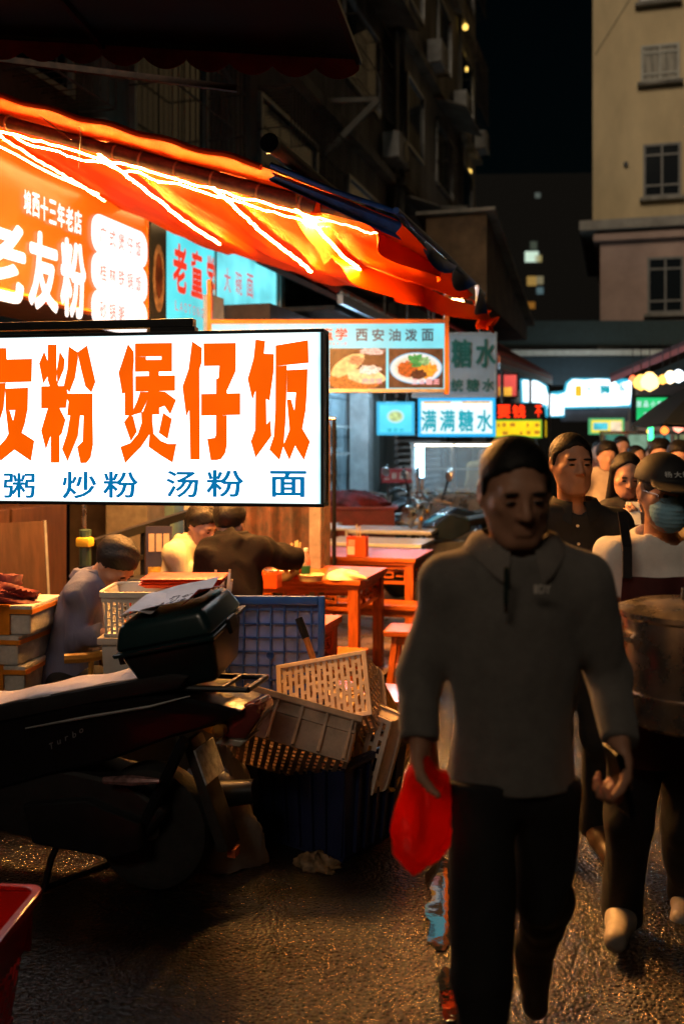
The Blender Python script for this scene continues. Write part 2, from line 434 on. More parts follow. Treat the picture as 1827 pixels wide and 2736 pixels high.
# ================================================================ tiled eaves along the second shop
ev = thing("tiled_eaves", "dark red tiled eaves roof over the second shop beyond the awning", "roof", (-3.1, 10.3, 3.25))
EL, ER, EH = 10.2, 1.45, .72
MB().prism([(-ER, EH-.08), (-ER, EH), (0, 0), (0, -.06)], 0, EL).build("roof_deck", mat("roof_deck", (.06, .02, .018), .7), ev)
MB().box((.03, EL/2, -.04), (.06, EL, .1)).build("gutter", M_alu, ev)
MB().box((-ER/2, EL/2, -.12), (ER-.1, EL-.1, .05)).build("soffit", M_dark, ev)
MB().tube([(.0, .1, .05), (.0, EL, .05)], .02, 8).build("conduit", M_steel, ev)
tm = MB()
nn = 6
vs = [(0, -.13+.26*k/nn, .07*math.sin(math.pi*k/nn)) for k in range(nn+1)]; vs2 = [(-.29, y, z*.9+.02) for _, y, z in vs]
vs3 = [(0, y, z-.02) for _, y, z in vs]
tm.add(vs+vs2+vs3, [(k, k+1, nn+2+k, nn+1+k) for k in range(nn)]+[(k, 2*nn+2+k, 2*nn+3+k, k+1) for k in range(nn)])
tme = tm.mesh("roof_tile", 0, True)
sl = math.atan2(EH, ER); cs, sn = math.cos(sl), math.sin(sl)
for i in range(6):
    for j in range(39):
        d = .02+i*.265
        o = obj("roof_tile", tme, M_tile, ev, (-d*cs, .14+j*.26, d*sn+.015)); o.rotation_euler = (random.uniform(-.03, .03), sl+.05, random.uniform(-.03, .03))
# dark corrugated roof pieces and grey boxes above the eaves
rb = thing("roof_hut", "grey corrugated roof hut with pale boards above the end of the awning", "hut", (-3.6, 14.6, 4.05))
MB().prism([(-.9, -.1), (-.9, .75), (.55, .35), (.55, -.1)], -1.2, 1.2).build("hut_wall", M_conc2, rb)
for k in range(12):
    MB().tube([(-.95, -1.2+.2*k+.1, .8), (.62, -1.2+.2*k+.1, .38)], .1, 8).build("corrugation", M_conc, rb, smooth=True)
MB().box((.58, .2, .1), (.05, .7, .34)).build("board", M_paint, rb)
rs = thing("sloping_shed_roof", "long brown sloping shed roof running down behind the awning's tail", "roof", (-3.35, 16.2, 3.95))
MB().prism([(0, 1.45), (6.2, .35), (6.2, 0), (0, 0)], -1.0, 0).build("shed_wall", mat("shed_brown", (.20, .12, .06), .8, var=.4, vscale=2), rs).matrix_local = Matrix.Rotation(R(90), 4, 'Z')
MB().bar((.5, -.1, 1.5), (.5, 6.4, .36), 1.3, .06).build("roof_sheet", M_conc2, rs)
# ================================================================ tower at the end of the street
M_tow = mat("tower_ochre_render", (.66, .53, .32), .85, var=.22, vscale=.5, bump=.1, bscale=12, stretch=(1, 1, .4))
M_tow2 = mat("tower_pink_render", (.50, .36, .31), .85, var=.2, vscale=.6, bump=.1, bscale=12)
pL = at(1583, 400, 30)
tb = thing("ochre_tower", "tall ochre rendered apartment tower with divided windows at the street's end", "building", (pL.x, pL.y, 0), R(1))
TW = 9.0
zc = CAMH+(HOR-612)/FPX*30
MB().box((TW/2+.0, 4, (zc+30)/2), (TW, 8, 30-zc)).build("upper_wall", M_tow, tb)
MB().box((TW/2+.22, 3.9, zc/2), (TW-.0, 8.1, zc)).build("lower_wall", M_tow2, tb)
MB().box((TW/2-.2, 3.7, zc+.02), (TW+.35, 8.5, .3)).build("cornice", mat("cornice_grey", (.42, .40, .36), .8, var=.3, vscale=1), tb, .03)
MB().box((TW/2+.1, 3.8, zc-.32), (TW+.15, 8.35, .22)).build("cornice_moulding", M_tow2, tb, .03)
MB().box((TW/2+.2, 3.9, 4.35), (TW+.1, 8.25, .5)).build("belt_course", M_conc, tb, .02)
def tower_window(px0, px1, py0, py1, bright=False, cols=2):
    x0 = (px0-1583)/FPX*30*1.0; x1 = (px1-1583)/FPX*30
    z1 = CAMH+(HOR-py0)/FPX*30; z0 = CAMH+(HOR-py1)/FPX*30
    w, h = x1-x0, z1-z0; t = .07
    win = MB().box(((x0+x1)/2, .05, (z0+z1)/2), (w, .22, h)).build("window", mat("window_reveal", (.05, .05, .045), .7), tb)
    yf = -.09 if z0 > zc else -.24
    off = Matrix.Translation((0, yf+.09, 0))
    win.matrix_local = off
    fm = mat('dull_window_frame', (.20, .20, .19), .5, var=.2) if not bright else mat("pale_window_frame", (.5, .5, .45), .6)
    fb = MB()
    fb.box((x0+t/2, -.08, (z0+z1)/2), (t, .06, h)); fb.box((x1-t/2, -.08, (z0+z1)/2), (t, .06, h))
    fb.box(((x0+x1)/2, -.08, z0+t/2), (w-2*t, .058, t)); fb.box(((x0+x1)/2, -.08, z1-t/2), (w-2*t, .058, t))
    for c in range(1, cols): fb.box((x0+w*c/cols, -.08, (z0+z1)/2), (t*.8, .056, h-2*t))
    fb.box(((x0+x1)/2, -.078, z0+h*.22), (w-2*t, .05, t*.8)); fb.box(((x0+x1)/2, -.078, z0+h*.79), (w-2*t, .05, t*.8))
    fb.build("frame", fm, win)
    for c in range(cols):
        for (a, b2) in ((0, .22), (.22, .79), (.79, 1)):
            MB().box((x0+w*(c+.5)/cols, -.066, z0+h*(a+b2)/2), (w/cols-.06, .01, h*(b2-a)-.05)).build("pane", mat("curtained_glass", (.33, .31, .25), .5, var=.5, vscale=3, stretch=(4, 1, .4)) if bright else M_glassd, win)
    MB().box(((x0+x1)/2, -.14, z0-.06), (w+.2, .2, .09)).build("sill", M_conc, win)
tower_window(1700, 1800, -90, 25); tower_window(1706, 1803, 138, 235, True); tower_window(1712, 1806, 398, 538); tower_window(1722, 1812, 698, 845)
tower_window(1950, 2050, 138, 235); tower_window(1950, 2050, 398, 538)
MB().lathe([(.07, -.02), (.07, .1)], n=10).build("vent_hole", M_black, tb).matrix_local = Matrix.Translation(((1668-1583)/FPX*30, -.01, CAMH+(HOR-445)/FPX*30)) @ Matrix.Rotation(R(90), 4, 'X')
tc = thing("overhead_cable", "thin dark cable slanting across the top of the ochre tower", "cable")
p0 = at(1590, 145, 27.5); p1 = at(1690, -20, 27.8); p1 = p1+(p1-p0)*1.5; p0 = p0-(p1-p0)*.0
MB().tube([p0, (p0+p1)/2-Vector((0, 0, .05)), p1], .012, 5).build("wire", M_black, tc)
# distant tower block with a handful of lit windows
fb_ = thing("distant_tower", "distant black tower block with a few lit windows between the buildings", "building", (at(1430, 900, 75).x, at(1430, 900, 75).y, 0), R(14))
MB().box((0, 4, 11), (12, 8, 22)).build("wall", mat("distant_wall", (.004, .005, .006), .9), fb_)
for px, py, w_, h_, c, s in ((1420, 685, 1.0, .8, (.75, 1, .8), 1.4), (1438, 690, .5, .5, (.6, .5, .2), .8), (1420, 750, .7, .7, (1, .6, .15), .5), (1442, 748, .5, .6, (.8, .7, .4), .35), (1442, 776, .5, .5, (.4, .7, .8), .25), (1418, 815, .6, .5, (1, .4, .05), .35), (1341, 725, .4, .7, (.5, .7, .6), .25), (1436, 521, .4, .4, (.4, .5, .45), .25), (1425, 655, .5, .6, (.3, .4, .3), .2)):
    wv = fb_.matrix_world
    q = hit(px, py, (fb_.location.x, fb_.location.y, 0), Vector((math.sin(R(14)), -math.cos(R(14)), 0)))
    d = q-Vector(fb_.location); lx = d.x*math.cos(R(14))+d.y*math.sin(R(14))
    MB().box((lx, -.03, q.z), (w_, .06, h_)).build("lit_window", glow("far_window_%d" % px + str(py), c, s*.55), fb_)
# ================================================================ the big white lightbox sign
OR = (1.0, .115, .0)
SR = at(866, 1355, 4.1); SA = R(7.0)
sx_ = Vector((math.cos(SA), math.sin(SA), 0)); sn_ = Vector((math.sin(SA), -math.cos(SA), 0))
SZ0 = SR.z; SH = .735; SW = 2.05
sg = thing("lightbox_sign", "big white lightbox sign with tall orange and small blue characters", "sign", (SR.x, SR.y, SZ0), SA)
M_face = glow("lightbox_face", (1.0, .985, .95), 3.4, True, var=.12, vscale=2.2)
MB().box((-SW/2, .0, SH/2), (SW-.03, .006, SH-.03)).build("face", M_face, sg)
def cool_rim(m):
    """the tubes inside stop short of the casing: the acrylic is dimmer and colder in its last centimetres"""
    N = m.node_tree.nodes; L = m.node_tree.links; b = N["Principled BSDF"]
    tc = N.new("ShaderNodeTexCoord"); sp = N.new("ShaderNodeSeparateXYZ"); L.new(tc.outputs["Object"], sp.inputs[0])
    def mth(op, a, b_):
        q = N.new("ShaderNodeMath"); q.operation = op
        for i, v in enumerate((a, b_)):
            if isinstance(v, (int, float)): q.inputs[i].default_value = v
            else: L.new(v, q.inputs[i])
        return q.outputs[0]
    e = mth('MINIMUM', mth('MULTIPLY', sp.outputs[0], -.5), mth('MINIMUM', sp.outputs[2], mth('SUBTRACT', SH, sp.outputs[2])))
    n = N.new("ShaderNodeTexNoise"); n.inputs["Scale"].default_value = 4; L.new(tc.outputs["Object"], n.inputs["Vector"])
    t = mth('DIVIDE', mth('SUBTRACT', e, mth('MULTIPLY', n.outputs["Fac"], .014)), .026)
    r = N.new("ShaderNodeValToRGB"); r.color_ramp.elements[0].color = (.10, .26, .30, 1); r.color_ramp.elements[1].color = (1.0, .985, .95, 1)  # cyan edge glow painted as emission colour
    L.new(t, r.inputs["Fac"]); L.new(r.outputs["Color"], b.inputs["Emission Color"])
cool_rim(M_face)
f = MB()
f.box((-SW/2, .05, SH-.007), (SW, .12, .014)); f.box((-SW/2, .05, .007), (SW, .12, .014))
f.build("frame", M_black, sg, .002)
MB().box((-.007, .05, SH/2), (.014, .119, SH-.03)).build("end_cap", mat("lightbox_end", (.10, .14, .17), .35, .5, var=.4, vscale=30, stretch=(1, 1, .1)), sg, .002)
MB().tube([(.004, -.006, .02), (.004, -.006, SH-.02)], .006, 6).tube([(.004, .06, .02), (.004, .06, SH-.02)], .005, 6).build("corner_bead", M_alu, sg)
MB().box((-SW/2, .098, SH/2), (SW-.03, .012, SH-.03)).build("back_face", glow("lightbox_back_face", (1.0, .985, .95), 1.7, True), sg)
MB().box((-SW+.007, .05, SH/2), (.014, .119, SH-.03)).build("end_cap", M_black, sg)
M_or = glow("lit_orange_letter", OR, 1.02, var=.08, vscale=5)
M_bl = glow("lit_blue_letter", (.0, .19, .47), .9)
def toloc(cx, cy):
    """photo detail coordinates -> sign face x,z"""
    q = hit(cx/1.742, 820+cy/1.742, SR, sn_) - SR
    return (q.dot(sx_), q.z)
GL = {
 'you': [[(-45,190),(32,190),(34,243),(-45,247)], [(-130,247),(152,240),(150,348),(-130,356)], [(-45,356),(30,352),(28,378),(20,470),(-8,560),(-60,650),(-130,716),(-150,620),(-80,530),(-50,430)],
  [(28,379),(134,374),(132,479),(28,481)], [(74,479),(131,479),(118,545),(98,603),(70,664),(5,717),(-14,662),(30,612),(58,560)], [(30,481),(48,481),(62,525),(98,580),(163,622),(147,717),(70,664),(45,615)]],
 'fen': [[(224,174),(266,174),(266,340),(280,385),(280,725),(238,725),(238,385),(224,340)], [(208,205),(224,250),(226,320),(203,358),(184,262)], [(280,205),(304,245),(300,290),(270,360),(266,300)], [(194,368),(310,366),(318,405),(310,470),(194,472)],
  [(238,470),(238,600),(216,665),(194,575),(210,520),(225,470)], [(280,470),(308,525),(290,590),(280,600)], [(322,182),(364,210),(366,240),(352,330),(326,398),(300,365),(316,290)], [(364,210),(408,178),(447,348),(428,398),(400,370),(380,290),(368,235)],
  [(302,402),(434,402),(434,505),(316,505),(322,440)], [(392,505),(434,505),(436,640),(425,700),(405,726),(378,727),(362,650),(388,625)], [(330,505),(376,505),(366,600),(318,718),(292,660),(315,590)]],
 'bao': [[(597,170),(625,208),(626,250),(622,300),(624,505),(582,505),(582,400),(570,405),(553,305),(575,240)], [(630,168),(803,166),(803,229),(630,231)], [(630,246),(803,244),(803,300),(630,302)], [(630,231),(682,231),(682,246),(630,246)], [(753,229),(803,229),(803,244),(753,245)],
  [(695,301),(742,301),(742,319),(695,321)], [(632,321),(817,317),(817,390),(632,394)], [(692,391),(742,391),(744,500),(662,502),(690,430)], [(655,394),(692,394),(690,430),(660,492),(624,502),(626,470),(640,440)], [(742,392),(770,393),(822,432),(795,500),(768,460),(742,470)],
  [(605,502),(622,508),(640,580),(612,625),(580,535)], [(762,492),(803,520),(783,614),(742,585)], [(660,488),(712,488),(712,540),(700,590),(660,650),(620,690),(586,727),(563,650),(610,632),(645,590),(662,540)], [(712,530),(718,590),(750,622),(785,636),(824,636),(806,724),(750,690),(694,650),(700,590)]],
 'zai': [[(895,158),(942,190),(940,260),(930,290),(932,710),(887,710),(882,480),(868,512),(850,370),(878,290)], [(948,168),(1100,166),(1100,273),(950,275)], [(1022,274),(1100,273),(1098,300),(1060,385),(1007,385),(1007,335),(1018,330)],
  [(1007,385),(1058,385),(1058,404),(1007,404)], [(938,404),(1120,400),(1120,502),(938,506)], [(1007,504),(1058,504),(1058,640),(1050,680),(1030,708),(1010,713),(982,713),(966,613),(1000,608),(1007,595)]],
 'fan': [[(1190,150),(1236,157),(1230,216),(1277,218),(1275,300),(1256,436),(1240,428),(1242,545),(1260,525),(1265,600),(1190,702),(1168,625),(1188,570),(1190,390),(1176,435),(1153,335),(1180,240)],
  [(1283,178),(1435,153),(1438,260),(1335,270),(1283,275)], [(1283,275),(1336,271),(1335,400),(1330,540),(1322,640),(1302,714),(1254,663),(1275,600),(1282,480)], [(1336,293),(1433,288),(1430,397),(1336,398)],
  [(1378,397),(1430,397),(1424,480),(1408,570),(1385,620),(1348,714),(1318,648),(1345,580),(1370,490)], [(1336,430),(1356,430),(1388,540),(1410,568),(1444,626),(1416,714),(1382,660),(1350,590)]],
}
lets = []
for key, polys in GL.items():
    m = MB()
    for i, p in enumerate(polys):
        q = [toloc(*c) for c in p]
        m.prism(q, -.0045-.0004*i, -.0035)
    lets.append(m.build("character", M_or, sg))
# the first character of the dish name lies past the picture's edge
c0 = lets[0]; x_you = toloc(0, 450)[0]
char("老", toloc(-290, 0)[0], SH*.56, .2, .40, -.005, M_or, sg, .035)
for ch, c0x, c1x, y0, y1 in (("粥", 18, 166, 772, 888), ("炒", 292, 452, 765, 892), ("粉", 482, 646, 765, 888), ("汤", 775, 926, 762, 886), ("粉", 962, 1136, 758, 884), ("面", 1258, 1428, 762, 884)):
    xa, za = toloc(c0x, y1); xb, zb = toloc(c1x, y0)
    char(ch, (xa+xb)/2, (za+zb)/2, xb-xa, zb-za, -.005, M_bl, sg, .02)
for k, ch in enumerate("砂锅"):
    char(ch, toloc(-320+k*150, 0)[0], .125, .1, .098, -.005, M_bl, sg, .02)
# bracket bar above the box and the post that carries it
br = thing("sign_bracket", "black square-tube bracket arm and post holding the white lightbox", "bracket", (SR.x, SR.y, 0), SA)
zt = SZ0+SH
def sl_(px, py): q = hit(px, py, SR, sn_)-SR; return q.dot(sx_), q.z+SZ0
xe, ze = sl_(508, 858)
MB().box(((xe-2.35)/2, .06, ze), (xe+2.35, .05, .036)).build("arm", M_black, br, .003)
x0, z0 = sl_(395, 876); x1, z1 = sl_(515, 876)
MB().box(((x0+x1)/2, .05, (zt+ze)/2-.008), (x1-x0, .05, ze-zt-.022)).build("clamp", M_black, br)
MB().box((-1.9, .055, (zt+ze)/2-.008), (.12, .05, ze-zt-.02)).build("clamp", M_black, br)
MB().box((-2.38, .06, ze/2+.01), (.06, .06, ze+.06)).build("post", M_black, br, .004)
MB().box((-2.38, .06, .02), (.4, .4, .04)).build("base_plate", M_black, br, .006)
# ================================================================ orange fascia sign on the shop wall (faces the lane)
def lightbox(name, label, loc, rz, w, h, d, face, frame, t=.03, cat="sign", group=None):
    o = thing(name, label, cat, loc, rz, group)
    MB().box((0, d/2-.002, h/2), (w-2*t*.6, d*.9, h-2*t*.6)).build("face", face, o)
    f = MB(); f.box((0, d/2-.006, h-t/2), (w, d+.012, t)); f.box((0, d/2-.006, t/2), (w, d+.012, t))
    f.box((-w/2+t/2, d/2-.006, h/2), (t, d+.011, h-2*t)); f.box((w/2-t/2, d/2-.006, h/2), (t, d+.011, h-2*t))
    f.build("frame", frame, o, .003)
    return o
FX = -4.02
def wy(px):  # world Y where the ray of column px meets the plane X = FX
    return hit(px, HOR, (FX, 0, 0), Vector((1, 0, 0))).y
def wz(px, py): return hit(px, py, (FX, 0, 0), Vector((1, 0, 0))).z
ya, yb = 4.35, wy(394)
fs = lightbox("fascia_sign", "glowing orange wall sign with big white characters and white menu pills", (FX, (ya+yb)/2, 2.66), R(90), yb-ya, 1.0, .1, glow("fascia_orange", (1.0, .13, .004), 1.05, True, var=.15, vscale=1.6), M_orangef, .02)
M_wl = glow("lit_white_letter", (1, .98, .97), 1.6)
ym = (ya+yb)/2
def fl_(px, py): q = hit(px, py, (FX, 0, 0), Vector((1, 0, 0))); return q.y-ym, q.z-2.66
def fchar(ch, px0, px1, py0, py1, m, bold, par=None, y=-.012):
    xa, _ = fl_(px0, HOR); xb, _ = fl_(px1, HOR); pm = (px0+px1)/2
    _, zt = fl_(pm, py0); _, zb = fl_(pm, py1)
    char(ch, (xa+xb)/2, (zt+zb)/2, xb-xa, zt-zb, y, m, par or fs, bold)
fchar("老", -95, 65, 570, 800, M_wl, .03); fchar("友", 72, 152, 620, 830, M_wl, .035); fchar("粉", 158, 226, 640, 850, M_wl, .035)
for i, ch in enumerate("埌西十三年老店"):
    fchar(ch, 60+i*22.5, 79+i*22.5, 507+i*9.0, 571+i*9.0, M_wl, .02)
M_pill = glow("pill_white", (1.0, .94, .95), 1.5)
M_pl = glow("pill_letter", (.75, .22, .16), .9)
for k, (txt, yt, yb_) in enumerate((("广式煲仔饭", 592, 696), ("桂林铁锅饭", 690, 792), ("砂锅粥", 786, 890))):
    xa, _ = fl_(240, HOR); xb, _ = fl_(391, HOR)
    _, zt = fl_(315, yt); _, zb = fl_(315, yb_); zt -= .006; zb += .006
    r = (zt-zb)/2*.8; hh = (zt-zb)/2; w = xb-xa-.02; pts = []
    for cx, cz, a0 in ((w/2-r, hh-r, 0), (-w/2+r, hh-r, 90), (-w/2+r, -hh+r, 180), (w/2-r, -hh+r, 270)):
        for q in range(6): a = R(a0+q*18); pts.append((cx+r*math.cos(a), cz+r*math.sin(a)))
    cx, cz = (xa+xb)/2, (zt+zb)/2
    pl = MB().prism([(p[0]+cx, p[1]+cz) for p in pts], -.014, -.008).build("menu_pill", M_pill, fs)
    n = len(txt)
    for i, ch in enumerate(txt): char(ch, cx-w*.40+w*.8*(i+.5)/5, cz, w*.115, hh*.9, -.017, M_pl, pl, .012)
# ================================================================ cyan glass sign of the neighbouring shop
yc0, yc1 = wy(440), wy(742)
z0 = 2.45
ls = thing("cyan_sign", "glowing cyan wall sign with red characters and Latin lettering", "sign", (FX-.02, (yc0+yc1)/2, z0), R(90))
W_ = yc1-yc0; ysp = wy(578)-(yc0+yc1)/2
M_cy = glow("cyan_face", (.10, .72, .80), 1.15, True, var=.3, vscale=1.5)
M_cy2 = glow("cyan_face_pale", (.18, .78, .86), 1.15, True, var=.35, vscale=2.5)
MB().box(((-W_/2+ysp)/2, .05, .6), (ysp+W_/2-.03, .1, 1.2)).build("face", M_cy, ls)
MB().box(((W_/2+ysp)/2, .05, .6), (W_/2-ysp-.03, .1, 1.2)).build("face", M_cy2, ls)
for xx in (-W_/2, ysp, W_/2): MB().box((xx, .045, .6), (.03, .13, 1.24)).build("mullion", M_alu, ls)
MB().box((0, .045, 1.225), (W_, .128, .03)).build("top_rail", M_alu, ls); MB().box((0, .045, -.02), (W_, .128, .03)).build("bottom_rail", M_alu, ls)
MB().box((W_/2+.1, .05, .6), (.14, .2, 1.5)).build("edge_post", M_paint, ls)
M_red = glow("lit_red_letter", (1.0, .05, .02), .9); M_pk = glow("lit_pink_letter", (.85, .22, .25), .8)
ymc = (yc0+yc1)/2
def cchar(ch, px0, px1, py0, py1, m, bold, name="character"):
    a = hit(px0, HOR, (FX, 0, 0), Vector((1, 0, 0))).y-ymc; b = hit(px1, HOR, (FX, 0, 0), Vector((1, 0, 0))).y-ymc; pm = (px0+px1)/2
    zt = wz(pm, py0)-z0; zb = wz(pm, py1)-z0
    char(ch, (a+b)/2, (zt+zb)/2, b-a, zt-zb, -.006, m, ls, bold, name)
cchar("老", 466, 503, 650, 782, M_red, .035); cchar("童", 514, 546, 668, 795, M_red, .03); cchar("学", 556, 576, 680, 806, M_red, .03)
for i, ch in enumerate("LAOTONGXUE"): cchar(ch, 472+i*12.2-i*i*.12, 480+i*11.9-i*i*.12, 802+i*3.6, 828+i*3.4, M_pk, .0)
for i, ch in enumerate("大碗面"): cchar(ch, 602+i*30, 620+i*30, 715+i*8, 780+i*7, M_pk, .012)
for i, ch in enumerate("肉夹馍"): cchar(ch, 604+i*30, 622+i*30, 815+i*4, 875+i*3, M_pk, .012)
# ================================================================ menu lightbox in an orange frame
MW = 8.72
mr_ = at(1193, 1043, MW); ml_ = at(560, 1043, MW+.05)
mw = (mr_-ml_).length; mh = (1043-858)/FPX*MW
ang = R(15.5)
mn = thing("menu_lightbox", "cyan menu lightbox with two food photographs in an orange frame", "sign", (mr_.x-math.cos(ang)*mw/2, mr_.y-math.sin(ang)*mw/2, mr_.z), ang)
MB().box((0, .05, mh/2), (mw-.04, .1, mh-.03)).build("face", glow("menu_face", (.16, .70, .84), 1.15, True, var=.15), mn)
fr = MB(); t = .035
fr.box((0, .045, mh), (mw+.02, .13, t)); fr.build("frame_top", M_orangef, mn)
MB().box((mw/2+.0, .045, mh/2+.17), (t, .128, mh+.40)).build("frame_post", M_orangef, mn)
MB().box((-mw/2, .045, mh/2+.17), (t, .128, mh+.40)).build("frame_post", M_orangef, mn)
MB().box((0, .045, .0), (mw-.04, .125, .03)).build("frame_bottom", M_alu, mn)
nrm = Vector((math.sin(ang), -math.cos(ang), 0)); sxa = Vector((math.cos(ang), math.sin(ang), 0))
def mloc(px, py): q = hit(px, py, mn.location, nrm)-Vector(mn.location); return q.dot(sxa), q.z
def mchar(ch, px0, px1, py0, py1, m, bold=.02, par=None, y=-.006):
    xa, zb = mloc(px0, py1); xb, zt = mloc(px1, py0); char(ch, (xa+xb)/2, (zt+zb)/2, xb-xa, zt-zb, y, m, par or mn, bold)
M_ink = glow("menu_ink", (.012, .03, .05), 1.0)
for i, ch in enumerate("西安油泼面"): mchar(ch, 950+i*44, 982+i*44, 878, 911, M_ink, .022)
for i, ch in enumerate("老童学"): mchar(ch, 820+i*38, 852+i*38, 876, 908, M_red, .03)
for i, ch in enumerate("LAOTONGXUE"): mchar(ch, 822+i*11, 829+i*11, 914, 921, M_pk, 0)
def photo(px0, px1, py0, py1, kind):
    xa, zb = mloc(px0, py1); xb, zt = mloc(px1, py0)
    wood = glow("menu_wood", (.11, .045, .02), .9, var=.5, vscale=14)
    p = MB().box(((xa+xb)/2, -.001, (zt+zb)/2), (xb-xa, .008, zt-zb)).build("photo", wood, mn)
    def disc(cx, cz, rx, rz_, m, y, n=26, rag=0.0, a0=0.0, nm="printed_shape"):
        random.seed(int(cx*1000+cz*777+y*10000))
        pts = []
        for k in range(n):
            a = 2*math.pi*k/n; q = 1+random.uniform(-rag, rag)
            ex, ez = rx*q*math.cos(a), rz_*q*math.sin(a)
            pts.append((cx+ex*math.cos(a0)-ez*math.sin(a0), y, cz+ex*math.sin(a0)+ez*math.cos(a0)))
        MB().add(pts, [tuple(range(n))]).build(nm, m, p)
    W, H = xb-xa, zt-zb; cx, cz = (xa+xb)/2, (zt+zb)/2
    if kind == "bowl":
        disc(cx, cz+.0*H, W*.485, H*.40, glow("menu_bowl_rim", (.22, .55, .80), 1.0), -.006)
        disc(cx, cz+.0*H, W*.46, H*.375, glow("menu_bowl", (.75, .82, .84), 1.0), -.0068)
        disc(cx, cz-.0*H, W*.39, H*.30, glow("menu_noodle", (.92, .80, .62), .9, var=.3, vscale=60), -.0076)
        disc(cx-.15*W, cz-.02*H, W*.19, H*.19, glow("menu_mince", (.50, .10, .015), 1.0, var=.6, vscale=70), -.0084, rag=.2)
        disc(cx+.2*W, cz-.06*H, W*.18, H*.2, glow("menu_egg", (.95, .36, .03), .95, var=.5, vscale=50), -.0086, rag=.2)
        disc(cx+.05*W, cz-.17*H, W*.14, H*.13, glow("menu_beef", (.10, .03, .015), 1.0, var=.6, vscale=70), -.0092, rag=.2)
        disc(cx+.02*W, cz+.2*H, W*.15, H*.16, glow("menu_greens", (.03, .27, .06), 1.0, var=.7, vscale=60), -.0098, rag=.3)
        disc(cx+.16*W, cz+.17*H, W*.10, H*.1, glow("menu_greens_pale", (.25, .5, .2), .9, var=.6, vscale=60), -.0102, rag=.3)
        for i, ch in enumerate("三合一面"): mchar(ch, 1100+i*19, 1116+i*19, 1012, 1027, M_pkc, .02, p, -.012)
    else:
        disc(cx-.05*W, cz-.3*H, W*.47, H*.25, glow("menu_basket", (.55, .17, .03), .9, var=.5, vscale=50), -.006, rag=.06)
        disc(cx-.18*W, cz+.08*H, W*.33, H*.2, glow("menu_bun", (.92, .62, .25), .95, var=.35, vscale=25), -.0068, rag=.05, a0=.55)
        disc(cx+.15*W, cz-.2*H, W*.34, H*.18, glow("menu_bun2", (.95, .68, .32), .95, var=.35, vscale=25), -.0076, rag=.05, a0=-.1)
        disc(cx-.02*W, cz+.2*H, W*.13, H*.12, glow("menu_meat", (.55, .25, .12), .9, var=.6, vscale=60), -.0084, rag=.25)
        disc(cx+.2*W, cz-.03*H, W*.2, H*.12, glow("menu_filling", (.9, .78, .68), .95, var=.5, vscale=60), -.0086, rag=.2)
        disc(cx+.25*W, cz+.42*H, W*.22, H*.08, glow("menu_filling2", (.75, .6, .58), .8, var=.5, vscale=60), -.006, rag=.2)
        for i, ch in enumerate("肉夹馍"): mchar(ch, 968+i*18, 984+i*18, 1010, 1025, M_pkc, .02, p, -.012)
M_pkc = glow("menu_caption", (1.0, .42, .45), 1.0)
photo(880, 1031, 930, 1038, "bun"); photo(1038, 1184, 930, 1036, "bowl")
for px0 in (640, 760): photo(px0, px0+112, 930, 1038, "bun")
gl = at(905, 925, MW)
# ================================================================ signs farther down
def hung(name, label, px0, px1, py0, py1, w, face, frame, rz=R(12), d=.12, t=.03, post=True, cat="sign"):
    a = at(px0, py1, w); b = at(px1, py1, w); c = (a+b)/2; W = (b-a).length; H = (py1-py0)/FPX*w
    o = lightbox(name, label, (c.x, c.y, c.z), rz, W, H, d, face, frame, t, cat)
    if post:
        if c.x < -1.2 and w < 13.5:      # hung from the eaves
            for q in (-.3, .3): MB().box((W*q, d+.02, H*.5+(3.7-c.z-H*.5)/2), (.025, .025, 3.7-c.z-H*.5)).build("hanger", M_grille, o)
        else:
            MB().box((W*.3, d+.03, (H*.5-c.z)/2), (.05, .05, c.z+H*.5)).build("post", M_grille, o)
    return o, W, H
o, W, H = hung("dessert_board", "unlit grey board with dark green characters above the lit dessert sign", 1100, 1326, 888, 1062, 12.9, mat("board_grey", (.34, .35, .35), .6, var=.15, vscale=2), M_alu)
M_gr = mat("green_letter", (.006, .11, .075), .5, var=.2)
for i, ch in enumerate("满糖水"): char(ch, W*(-.2+i*.285), H*.68, W*.24, H*.44, -.012, M_gr, o, .03)
for i, ch in enumerate("广传统糖水"): char(ch, W*(-.34+i*.185), H*.19, W*.15, H*.2, -.012, M_gr, o, .02)
o, W, H = hung("dessert_lightbox", "white lightbox with cyan dessert-shop characters and a blue rim", 1117, 1322, 1063, 1166, 12.8, glow("dessert_face", (.78, .95, .98), 1.25, True), glow("dessert_rim", (.02, .45, .95), 1.2), t=.04)
M_cyl = glow("cyan_letter", (.0, .40, .50), .95)
for i, ch in enumerate("满满糖水"): char(ch, W*(-.36+i*.24), H*.41, W*.2, H*.58, -.012, M_cyl, o, .03)
MB().box((-W*.25, -.004, H*.93), (W*.36, .012, H*.12)).build("food_print", glow("dessert_print", (.95, .5, .08), 1.0, var=.5, vscale=8), o)
MB().box((W*.25, -.004, H*.93), (W*.36, .012, H*.12)).build("food_print", glow("dessert_print2", (.95, .55, .15), 1.0, var=.5, vscale=8), o)
o, W, H = hung("bowl_lightbox", "small pale blue lightbox with a printed soup bowl beside the dessert sign", 1006, 1107, 1073, 1162, 12.6, glow("bowlbox_face", (.10, .72, .92), 1.15, True, var=.2, vscale=2), glow("bowlbox_rim", (.05, .5, .8), 1.0), t=.035)
MB().add([(W*.23*math.cos(a), -.012, H*.56+H*.2*math.sin(a)) for a in [k*math.pi/10 for k in range(20)]], [tuple(range(20))]).build("printed_bowl", glow("bb_bowl", (.55, .85, .8), 1.0), o)
